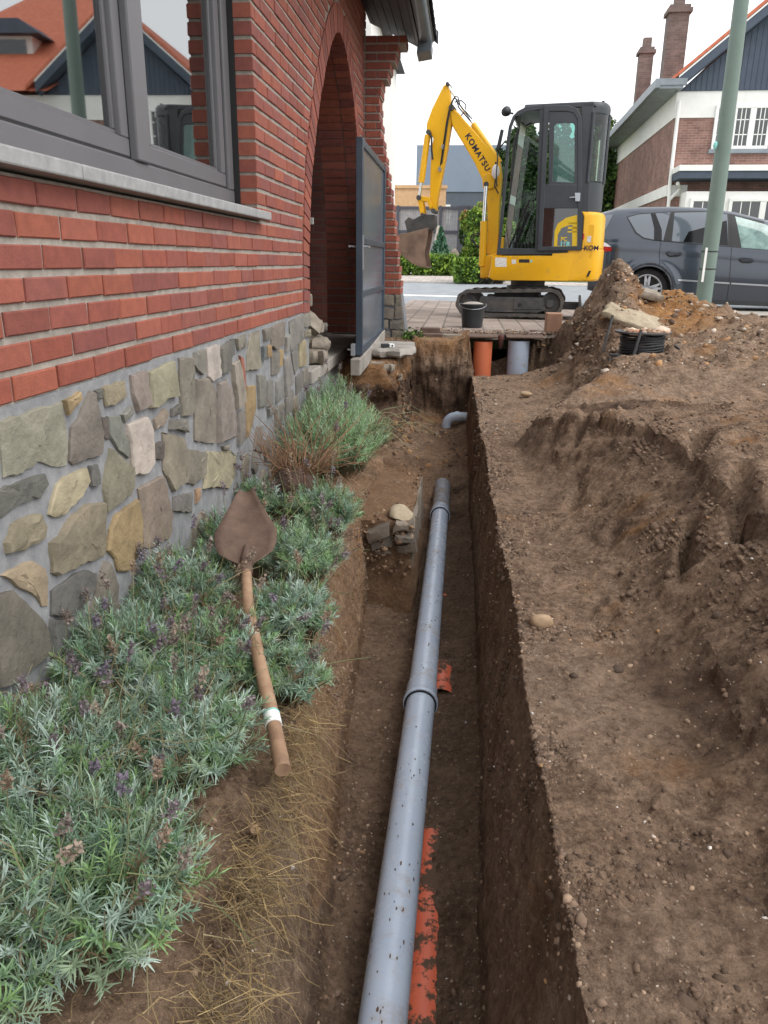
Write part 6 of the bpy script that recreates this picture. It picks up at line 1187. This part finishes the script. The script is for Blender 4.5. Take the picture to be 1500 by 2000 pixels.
# bay with flat roof at the front
bay = [[0.079, 3.271], [0.098, 3.126], [0.186, 2.939], [0.387, 2.73], [0.477, 2.709]]
bs0 = bay[3][0]; hb('bay', *B_(bs0, 6.4, -.2, 2.62, .003, .8), M['plaster'])
pr_ = MB(); pr_.box(*B_(bay[0][0], 6.6, bay[1][1], bay[0][1], .003, 1.0), lambda a, b, c: HM(a, c, b)); pr_.build('bay_fascia', M['white'], vh, 0); pr_ = MB(); pr_.box(*B_(bay[0][0] + .02, 6.6, bay[2][1], bay[1][1] - .004, .003, .97), lambda a, b, c: HM(a, c, b)); pr_.build('bay_gutter', M['dark_cladding'], vh, 0)
winh(bs0 + .12, bs0 + 1.05, .7, 2.45, 1, .805); winh(bs0 + 1.15, bs0 + 2.95, .7, 2.45, 2, .805); winh(bs0 + 3.05, bs0 + 4.4, .7, 2.45, 1, .805)
dpp = MB(); dpp.tube([HM(.05, 5.0, .09), HM(.05, 2.9, .09), HM(.08, 2.4, .09), HM(.08, -.2, .09)], .05, 10); dpp.tube([HM(bay[0][0] + .1, 2.85, .5), HM(.35, 2.75, .12), HM(.08, 2.45, .09)], .05, 10); dpp.build('downpipe', M['white'], vh, 40)
hb('side_window', *B_(-.05, -.004, .6, 2.1, -6.0, -5.2), M['white']); hb('side_window', *B_(-.06, -.051, .7, 2.0, -5.9, -5.3), M['tint'])
# dormer on the big roof (seen mirrored in the near window)
dm = MB(); dm.box(*B_(5.7, 7.1, 6.2, 7.25, -4.2, -1.7), lambda a, b, c: HM(a, c, b)); do_ = dm.build('dormer', M['plaster'], vh, 0); dm = MB(); dm.prism([(5.3, 7.2), (7.5, 7.2), (6.9, 7.6), (5.9, 7.6)], -4.4, -1.35, HM); dm.build('dormer_roof', M['dark_cladding'], do_, 0); hb('pane', *B_(5.9, 6.9, 6.4, 7.1, -1.695, -1.68), M['tint'], do_)

# ================================================================ FAR SIDE, LEFT
fbn = thing('office_building', (-1, 45, 0), 'flat roofed grey clad building far behind the excavator arm', 'building')
MB().box((-2.85, 45, 4.3), (9, 56, 6.6)).build('upper_storey', M['greywall'], fbn, 0); MB().box((-3.05, 45.05, 0), (9, 56, 4.295)).build('ground_storey', M['greywall_dark'], fbn, 0)
for a, b in ((-2.05, -.95),): MB().box((a, 44.98, 2.7), (b, 45.045, 3.65)).build('window', M['white'], fbn, 0)
MB().box((-.55, 44.98, 1.2), (.25, 45.045, 3.6)).build('door', M['darkmetal'], fbn, 0)
fn = thing('slat_fence', (-2, 33, 0), 'weathered grey board fence with dark rails across the road', 'fence')
fb_ = MB()
for k in range(46): x = -5.2 + k * .105; fb_.box((x, 32, .2), (x + .098, 32.03, 2.62 - .0 * k))
fb_.build('board', M['fence'], fn, 0); fr_ = MB()
for z_ in (2.62, 1.75): fr_.box((-5.2, 31.94, z_), (.1, 31.995, z_ + .1))
fr_.build('rail', M['darkmetal'], fn, 0)
for x in (-4.4, -2.75, -1.1, -.05): MB().box((x, 31.9, .1), (x + .1, 31.995, 2.75)).build('post', M['darkmetal'], fn, 0)
pg = thing('timber_stack', (-3, 36, 0), 'pale timber boarding rising above the grey fence', 'boarding'); MB().box((-6, 35, .2), (-.95, 35.2, 3.62)).build('boards', M['pine'], pg, 0); MB().box((-6, 34.95, 3.62), (-.9, 35.25, 3.75)).build('cap', M['pine'], pg, 0)
MB_ = MB(); MB_.lump((-.42, 27.6, .55), (.26, .25, .6), 4, 3, .15); MB_.lump((-.12, 27.4, .45), (.22, .25, .45), 6, 3, .15); tag(MB_.build('garden_rock', M['rubble'], None, 50), 'grey standing garden rock seen beside the green bush', 'rock')
rdp = MB(); rdp.prism([(-1.35, .2), (-.62, .2), (-.95, 1.9), (-1.05, 1.9)], 29.0, 29.3, XZY); tag(rdp.build('reed_bundle', mat('dry_reed', lin((176, 164, 150)), lin((205, 195, 184)), 30, .9), None, 0, .03), 'pale dry bundle standing behind the excavator bucket', 'reed bundle')

# ---------------------------------------------------------------- foliage
def leaves(name, P, size, cols, parent, seed, aspect=1.7, upbias=.3):
    """many small leaf faces at points P"""
    r = np.random.default_rng(seed); n = len(P); a = r.normal(size=(n, 3)); a[:, 2] += upbias; a /= np.linalg.norm(a, axis=1, keepdims=True); b = np.cross(a, r.normal(size=(n, 3))); b /= np.linalg.norm(b, axis=1, keepdims=True)
    s = size * r.uniform(.6, 1.3, (n, 1)); L = a * s * aspect; Wd = b * s * .5
    V = np.stack([P - L * .5, P + Wd, P + L * .5, P - Wd], 1).reshape(-1, 3); q = np.arange(4 * n).reshape(n, 4)
    cc = np.array(cols)[r.integers(len(cols), size=n)] * r.uniform(.65, 1.3, (n, 1)); cl = np.repeat(cc, 4, 0)
    return raw(name, V, q, M['leaf'], parent, cl)
def crown_pts(c, r, n, seed, blobs=26, spread=1.0, bsz=(.22, .42)):
    g = np.random.default_rng(seed); d = g.normal(size=(blobs, 3)); d /= np.linalg.norm(d, axis=1, keepdims=True); cen = np.array(c) + d * np.array(r) * g.uniform(.35, .85, (blobs, 1)) * spread; rad_ = g.uniform(*bsz, blobs)
    k = g.integers(blobs, size=n); e = g.normal(size=(n, 3)); e /= np.linalg.norm(e, axis=1, keepdims=True); return cen[k] + e * (np.array(r) * rad_[k][:, None]) * g.uniform(.5, 1.0, (n, 1)) ** .6
def tree(name, x, y, z, h, r, n, size, cols, label, seed, cat='tree', trunk=.3, blobs=30, cr=None):
    t = thing(name, (x, y, z), label, cat); g = random.Random(seed)
    tk = MB(); tk.tube([(x, y, z - .1), (x + .05, y, z + h * trunk), (x + .1, y + .05, z + h * .75)], [.06 * r + .05, .045 * r + .03, .015], 10)
    for k in range(7): a = g.uniform(0, 6.28); z0 = z + h * g.uniform(trunk * .7, .7); tk.tube([(x + .05, y, z0), (x + .5 * r * math.cos(a), y + .5 * r * math.sin(a), z0 + .35 * r), (x + .75 * r * math.cos(a), y + .75 * r * math.sin(a), z0 + .7 * r)], [.03 * r + .01, .02 * r, .008], 6)
    tk.build('trunk', M['bark'], t, 60); hc_ = h * (1 - trunk * .6) / 2
    leaves('crown', crown_pts((x, y, z + h - hc_), (r, r, hc_), n, seed, blobs), size, cols, t, seed); return t
dk = [lin((46, 66, 40)), lin((58, 80, 48)), lin((70, 92, 54))]; md_ = [lin((84, 112, 52)), lin((104, 134, 62)), lin((70, 96, 50))]; lt_ = [lin((128, 160, 60)), lin((148, 178, 72)), lin((104, 138, 58)), lin((160, 168, 84))]; rd = [lin((150, 120, 80)), lin((140, 140, 76)), lin((160, 110, 76))]
t = tree('evergreen_tree', 1.9, 30, .15, 5.6, 1.5, 16000, .13, dk + md_[2:], 'dense dark evergreen seen through the excavator cab', 1, trunk=.12)
tree('evergreen_tree', 3.4, 31, .15, 5.4, 1.3, 12000, .13, dk + md_[2:], 'dark evergreen directly behind the rear of the cab', 2, trunk=.12)
tree('garden_tree', 5.35, 36, .15, 6.6, 1.25, 11000, .14, md_ + dk[2:], 'green tree between the excavator cab and the brown brick house', 3, trunk=.12)
sb2 = thing('rounded_bush', (.55, 21.4, .2), 'bright green rounded bush with reddish top left of the boom', 'bush')
P_ = crown_pts((.50, 21.6, 1.22), (.80, .75, 1.12), 20000, 5, 40, 1.0, (.2, .34)); cmask = P_[:, 2] > 1.95 + .25 * np.sin(P_[:, 0] * 9)
leaves('foliage', P_[~cmask], .075, lt_ + md_, sb2, 6); leaves('reddish_shoots', P_[cmask], .075, rd + lt_[:1], sb2, 7)
stk = MB(); 
for k in range(6): a = k; stk.tube([(.72 + .1 * math.cos(a), 21.6 + .1 * math.sin(a), .1), (.72 + .4 * math.cos(a), 21.6 + .4 * math.sin(a), 1.2)], [.03, .01], 6)
stk.build('stem', M['bark'], sb2, 60)
lb = thing('dark_shrub', (.75, 20.6, .2), 'dark purple leaved low shrub at the foot of the bright bush', 'shrub'); leaves('foliage', crown_pts((.72, 20.9, .45), (.5, .35, .5), 3500, 8, 14), .08, [lin((70, 62, 60)), lin((58, 70, 48)), lin((88, 84, 66))], lb, 9)
hd1 = thing('clipped_hedge', (-.1, 20.7, .2), 'small clipped box hedge at the corner of the driveway', 'hedge')
g_ = np.random.default_rng(4); leaves('foliage', np.c_[g_.uniform(-.28, .35, 5000), g_.uniform(20.6, 21.3, 5000), .17 + .62 * g_.uniform(0, 1, 5000) ** .6], .055, lt_[:3] + md_, hd1, 10)
hd2 = thing('clipped_hedge', (-1.2, 26, .2), 'long low clipped hedge behind the excavator bucket', 'hedge'); leaves('foliage', np.c_[g_.uniform(-3.6, -.3, 9000), g_.uniform(25.6, 26.4, 9000), .2 + .66 * g_.uniform(0, 1, 9000) ** .6 * (1 + .12 * np.sin(g_.uniform(0, 6, 9000)))], .07, lt_[:3] + md_, hd2, 11)
cn = thing('conifer', (-.75, 27, .2), 'slim blue green conifer behind the excavator bucket', 'conifer'); P_ = g_.uniform(0, 1, (4500, 1)); leaves('foliage', np.c_[-.85 + (1 - P_[:, 0]) * .34 * g_.normal(0, .7, 4500), 27 + (1 - P_[:, 0]) * .34 * g_.normal(0, .7, 4500), .2 + P_[:, 0] * 1.55], .07, [lin((86, 124, 100)), lin((70, 108, 84)), lin((104, 140, 112))], cn, 12, 2.2, 1.0)
tree('round_tree', .15, 29, .15, 2.3, .5, 4000, .08, dk + md_, 'small dark bush beside the fence above the garden rock', 13, 'bush', .2, 16)
tree('street_tree', 14, 44, .15, 8, 2.6, 14000, .2, md_, 'broad tree far behind the brown brick house', 15, trunk=.2)

# ================================================================ LAVENDER BED
GREY = [lin(c) for c in [(146, 170, 150), (162, 184, 168), (134, 162, 138), (176, 194, 182), (128, 158, 120), (126, 156, 104), (150, 170, 140)]]
GREEN = [lin(c) for c in [(136, 168, 120), (150, 180, 134), (160, 188, 150), (126, 158, 114), (168, 190, 160)]]
PURP = [lin(c) for c in [(126, 116, 130), (138, 126, 130), (142, 128, 120), (158, 142, 128), (122, 110, 116), (150, 130, 112), (130, 118, 112)]]
def leafblades(P, D, Nn, L, Wd, droop, col):
    """curved narrow blades: 2 quads each; P base, D direction, Nn normal"""
    B_ = np.cross(D, Nn); B_ /= np.linalg.norm(B_, axis=1, keepdims=True) + 1e-9; L = L[:, None]; Wd = Wd[:, None]
    m1 = P + D * L * .5 + Nn * L * .04; tp = P + D * L + Nn * (-droop)[:, None] * L
    V = np.stack([P - B_ * Wd * .35, P + B_ * Wd * .35, m1 + B_ * Wd * .5, m1 - B_ * Wd * .5, tp + B_ * Wd * .12, tp - B_ * Wd * .12], 1)
    n = len(P); b = np.arange(n)[:, None] * 6; q = np.concatenate([b + np.array([[0, 1, 2, 3]]), b + np.array([[3, 2, 4, 5]])], 0); return V.reshape(-1, 3), q, np.repeat(col, 6, 0)
def unit(a): return a / (np.linalg.norm(a, axis=1, keepdims=True) + 1e-9)
def lavender(x, y, z, r, h, nsh_, seed, label, pal=GREY, nfl=26, dead=.07, leafL=(.026, .044), elong=1.0, lean=(0, 0)):
    nsh = int(nsh_ * 1.25); g = np.random.default_rng(seed); t = thing('lavender', (x, y, z), label, 'plant', 'lavender growing along the plinth')
    # shoots
    a = g.uniform(0, 6.283, nsh); q = np.sqrt(g.uniform(0, 1, nsh)); base = np.c_[x + .45 * r * q * np.cos(a), y + .45 * r * q * np.sin(a) * elong, np.full(nsh, z)]
    tipr = q * r; tip = np.c_[x + tipr * np.cos(a) + lean[0], y + tipr * np.sin(a) * elong + lean[1], z + h * (1 - .45 * q ** 2) * g.uniform(.6, 1.08, nsh)]
    tip[:, :2] += g.normal(0, .02, (nsh, 2)); tip[:, 0] = np.maximum(tip[:, 0], -.975)
    ax = tip - base; Ls = np.linalg.norm(ax, axis=1); ax = ax / Ls[:, None]; ref = unit(np.cross(ax, g.normal(size=(nsh, 3)))); rf2 = np.cross(ax, ref)
    Vs, Fs, Cs = [], [], []; off = 0; scol = np.array(pal)[g.integers(len(pal), size=nsh)] * g.uniform(.8, 1.2, (nsh, 1)); scol[g.uniform(size=nsh) < dead] = lin((112, 98, 76))
    lev = 13
    for l in range(lev):
        f_ = .36 + .64 * l / (lev - 1); c0 = base + ax * (Ls * f_)[:, None] + np.c_[np.zeros(nsh), np.zeros(nsh), .02 * np.sin(f_ * 3) * np.ones(nsh)]
        for s_ in range(3 if l > 5 else 2):
            an = l * 1.57 + s_ * (2.09 if l > 5 else 3.14) + g.normal(0, .5, nsh); d = ref * np.cos(an)[:, None] + rf2 * np.sin(an)[:, None]; opening = (.95 - .55 * (l / (lev - 1)) ** 2) + g.normal(0, .12, nsh); D = unit(d * opening[:, None] + ax * (1.1 - opening * .6)[:, None] + g.normal(0, .08, (nsh, 3)))
            V, F_, C_ = leafblades(c0, D, unit(ax - D * np.sum(ax * D, 1)[:, None]), g.uniform(*leafL, nsh) * g.uniform(.65, 1.1, nsh) * (1 - .45 * max(0, (l - 9) / 4)), g.uniform(.0022, .0036, nsh), g.uniform(-.15, .4, nsh), scol * g.uniform(.85, 1.15, (nsh, 1)))
            Vs.append(V); Fs.append(F_ + off); Cs.append(C_); off += len(V)
    raw('foliage', np.concatenate(Vs), np.concatenate(Fs), M['leaf'], t, np.concatenate(Cs))
    sm_ = MB()
    for k in range(0, nsh, 3): sm_.tube([tuple(base[k] - np.array([0, 0, .03])), tuple(base[k] + ax[k] * Ls[k] * .5), tuple(tip[k])], [.0028, .0022, .001], 4, tuple(lin((108, 104, 78))), False)
    # old wood at the heart
    for k in range(9): a_ = g.uniform(0, 6.28); sm_.tube([(x, y, z - .03), (x + .25 * r * math.cos(a_), y + .25 * r * math.sin(a_), z + .05), (x + .5 * r * math.cos(a_), y + .5 * r * math.sin(a_), z + h * .45)], [.008, .006, .004], 5, tuple(lin((88, 74, 60))), False)
    for k in range(int(nsh * .22)):
        a_ = g.uniform(0, 6.28); q_ = r * math.sqrt(g.uniform(.1, 1)); p0 = np.array([x + q_ * math.cos(a_), y + q_ * math.sin(a_) * elong, z + g.uniform(.02, h * .8)]); d_ = unit(g.normal(size=(1, 3)) + np.array([[0, 0, .5]]))[0]; L_ = g.uniform(.06, .2); p0[0] = max(p0[0], -.95); p1 = p0 + d_ * L_ * .5 + g.normal(0, .008, 3); p2 = p0 + d_ * L_ + g.normal(0, .012, 3); p2[0] = max(p2[0], -.97); p1[0] = max(p1[0], -.97)
        sm_.tube([tuple(p0), tuple(p1), tuple(p2)], [.0014, .0011, .0006], 4, tuple(np.array(lin((148, 136, 104) if k % 2 else (124, 132, 92))) * g.uniform(.7, 1.2)), False)
    sm_.build('stem', M['straw'], t, 60, fix=False)
    fl = MB()
    Vf, Ff, Cf = [], [], []; off = 0
    for k in range(int(nfl * .42)):
        i = g.integers(nsh); p0 = tip[i]; d = ax[i] + g.normal(0, .28, 3); d[2] += .25; d /= np.linalg.norm(d); L = g.uniform(.05, .13); p1 = p0 + d * L; p1[0] = max(p1[0], -.97)
        fl.tube([tuple(p0 - d * .03), tuple((p0 + p1) / 2), tuple(p1)], [.0016, .0014, .0012], 4, tuple(lin((126, 128, 100))), False)
        m = 60; c_ = np.array(PURP)[g.integers(len(PURP))]; u = g.uniform(0, 1, m); u = np.round(u * 6) / 6; hh = g.uniform(.025, .045); pp = p1 + d * (u * hh)[:, None] + g.normal(0, .0045, (m, 3)); dd = unit(g.normal(size=(m, 3)) + d * .6)
        V, F_, C_ = leafblades(pp, dd, unit(np.cross(dd, g.normal(size=(m, 3)))), g.uniform(.006, .011, m), g.uniform(.004, .006, m), np.zeros(m), c_ * g.uniform(.7, 1.35, (m, 1))); Vf.append(V); Ff.append(F_ + off); Cf.append(C_); off += len(V)
    fl.build('flower_sprays', M['straw'], t, 60, fix=False); raw('blossoms', np.concatenate(Vf), np.concatenate(Ff), M['leaf'], t, np.concatenate(Cf)); return t
lavender(-.80, .78, -.46, .26, .27, 300, 1, 'silvery lavender in the near corner of the bed, below the frame edge of the wall', nfl=34)
lavender(-.62, 1.02, -.46, .22, .25, 250, 2, 'lavender bush just behind the nearest one, spilling over bare soil', nfl=30)
lavender(-.84, 1.28, -.45, .24, .26, 290, 3, 'lavender against the plinth beside the big dark round stone', nfl=40)
lavender(-.62, 1.48, -.45, .20, .20, 260, 4, 'lavender in front of the shovel grip', nfl=30)
lavender(-.88, 1.75, -.45, .22, .24, 270, 5, 'lavender against the plinth under the triangular tan stone', nfl=44)
lavender(-.66, 1.88, -.45, .18, .19, 220, 6, 'lavender crushed under the middle of the shovel handle', nfl=28, pal=GREY + GREEN[:2])
lavender(-.44, 1.82, -.45, .12, .13, 120, 7, 'small lavender tuft at the trench rim beside the shovel sticker', nfl=10)
lavender(-.50, 2.16, -.45, .14, .17, 170, 8, 'lavender between the shovel neck and the trench rim', nfl=16)
lavender(-.88, 2.2, -.45, .19, .24, 240, 9, 'lavender against the plinth under the ochre stone', nfl=36)
lavender(-.84, 2.75, -.45, .17, .20, 220, 10, 'lavender behind the shovel blade, close to the plinth', nfl=26)
lavender(-.58, 2.62, -.45, .17, .20, 220, 11, 'lavender just past the shovel blade on the trench side', nfl=22, pal=GREY + GREEN)
lavender(-.57, 3.12, -.45, .17, .22, 220, 12, 'lavender in front of the dry root ball at the rim', nfl=20, pal=GREY + GREEN)
lavender(-.88, 3.3, -.45, .14, .18, 150, 13, 'lavender beside the plinth left of the dry root ball', nfl=18)
lavender(-.68, 4.15, -.44, .30, .42, 480, 14, 'tall bright green lavender at the far end of the bed', pal=GREEN, nfl=20, dead=.1, leafL=(.03, .055), elong=1.5)
lavender(-.80, 4.85, -.43, .22, .40, 240, 15, 'farthest lavender, under the stone threshold of the arch', pal=GREEN + GREY[:2], nfl=44, leafL=(.03, .055))
# arching stems of the far plants hanging over the trench
ls = MB(); g = np.random.default_rng(3)
for k in range(16):
    x0, y0 = g.uniform(-.75, -.5), g.uniform(3.9, 4.6); L = g.uniform(.25, .5); a = g.uniform(-.8, .6); p = [(x0, y0, -.3)]
    for u in (.35, .7, 1.0): p.append((x0 + L * u * math.cos(a), y0 + L * u * math.sin(a), -.3 + .28 * u * (1.25 - u) * 1.6 - .04 * u))
    ls.tube(p, [.0016, .0014, .0012, .0009], 4, tuple(np.array(lin((150, 156, 118))) * g.uniform(.7, 1.2)), False)
tag(ls.build('arching_stems', M['straw'], None, 60, fix=False), kind='stuff')
# uprooted clump
rc = thing('root_clump', (-.74, 3.45, -.3), 'uprooted dry plant with dark root ball and bare brown stems', 'root ball')
MB().lump((-.74, 3.38, -.31), (.11, .11, .09), 8, 4, .4).build('root_ball', mat('root_earth', lin((66, 50, 44)), lin((92, 72, 62)), 20, .95, bump=.9, bscale=60, dist=.012), rc, 0)
rs = MB()
for k in range(120):
    a = g.uniform(0, 6.28); e = g.uniform(.2, 1.2); L = g.uniform(.12, .34); p0 = np.array([-.74 + .06 * math.cos(a), 3.42 + .06 * math.sin(a), -.27]); d = np.array([math.cos(a) * math.cos(e), math.sin(a) * math.cos(e) * .7 + .35, math.sin(e)]); p1 = p0 + d * L * .5 + g.normal(0, .02, 3); p2 = p0 + d * L + g.normal(0, .05, 3)
    rs.tube([tuple(p0), tuple(p1), tuple(p2)], [.003, .0024, .0014], 4, tuple(np.array(lin((138, 108, 84))) * g.uniform(.7, 1.2)), False)
for k in range(90):
    a = g.uniform(0, 6.28); e = g.uniform(-1.2, .3); p0 = np.array([-.74 + .09 * math.cos(a), 3.36 + .09 * math.sin(a), -.31]); d = np.array([math.cos(a) * math.cos(e), math.sin(a) * math.cos(e), math.sin(e)]); rs.tube([tuple(p0), tuple(p0 + d * .05 + g.normal(0, .012, 3)), tuple(p0 + d * .10 + g.normal(0, .02, 3))], [.0016, .0012, .0006], 3, tuple(lin((92, 70, 58))), False)
rs.build('stem', M['straw'], rc, 60, fix=False)
# straw and dry roots hanging over the trench rim
st = MB()
def straw(x0, y0, z0, dx, dy, L, dz, r, c):
    d = np.array([dx, dy, 0.]); d /= np.linalg.norm(d); p = [np.array([x0, y0, z0]) + d * L * u + np.array([0, 0, dz * u - .5 * L * u * u * g.uniform(.1, .5)]) + g.normal(0, .006, 3) for u in (0, .35, .7, 1)]; st.tube([tuple(q) for q in p], [r, r * .9, r * .75, r * .5], 4, tuple(np.array(c) * g.uniform(.7, 1.25)), False)
SC = [lin((150, 126, 86)), lin((170, 148, 106)), lin((128, 106, 76)), lin((138, 122, 92)), lin((112, 94, 72))]
for y_c, n, x_c in ((1.12, 300, -.37), (1.40, 170, -.37), (1.62, 150, -.385), (.86, 200, -.355), (1.95, 40, -.42), (.70, 80, -.35), (2.6, 16, -.47)):
    for k in range(n): straw(x_c + g.normal(0, .035), y_c + g.normal(0, .075), -.44 + g.uniform(-.02, .035), g.uniform(.3, 1), g.uniform(-1.0, .6), g.uniform(.03, .12), g.uniform(-.06, .03), g.uniform(.0004, .0011), SC[g.integers(5)])
for k in range(260): a = g.uniform(0, 6.28); straw(g.uniform(-.62, -.37), g.uniform(.75, 2.2), -.435, math.cos(a), math.sin(a), g.uniform(.03, .10), g.uniform(-.0, .02), g.uniform(.0004, .0009), SC[g.integers(5)])
for k in range(420): straw(np.interp((yy := g.uniform(.7, 2.0)), [.7, 1.4, 2.0], [-.32, -.345, -.40]) + g.normal(0, .012), yy, g.uniform(-.78, -.47), g.uniform(.2, .6), g.uniform(-1, .2), g.uniform(.03, .1), -.06, g.uniform(.0004, .0009), SC[g.integers(5)])
tag(st.build('dry_straw', M['straw'], None, 60, fix=False), kind='stuff')
# cut wooden stub in the rim, weeds by the buttress
tag(MB().tube([(-.40, 1.33, -.50), (-.385, 1.28, -.445)], [.012, .010], 10).build('root_stub', M['wood'], None, 40), 'sawn off pale root stub in the trench rim below the shovel grip', 'root stub')
wd = thing('weed_tuft', (-.50, 7.78, -.02), 'small green weed at the foot of the buttress by the trench end', 'weed'); leaves('foliage', np.c_[g.normal(-.49, .05, 500), g.normal(7.74, .05, 500), np.abs(g.normal(0, .03, 500)) - .04], .018, md_ + dk + [lin((130, 130, 80))], wd, 31, 2.2)
leaves_ = np.c_[g.uniform(2.6, 8.5, 9000), g.uniform(8.2, 9.5, 9000), g.uniform(-.04, .03, 9000)]; tag(leaves('verge_weeds', leaves_, .035, [lin((110, 112, 62)), lin((132, 122, 78)), lin((90, 98, 52))], None, 33, 2.4, .8), kind='stuff')
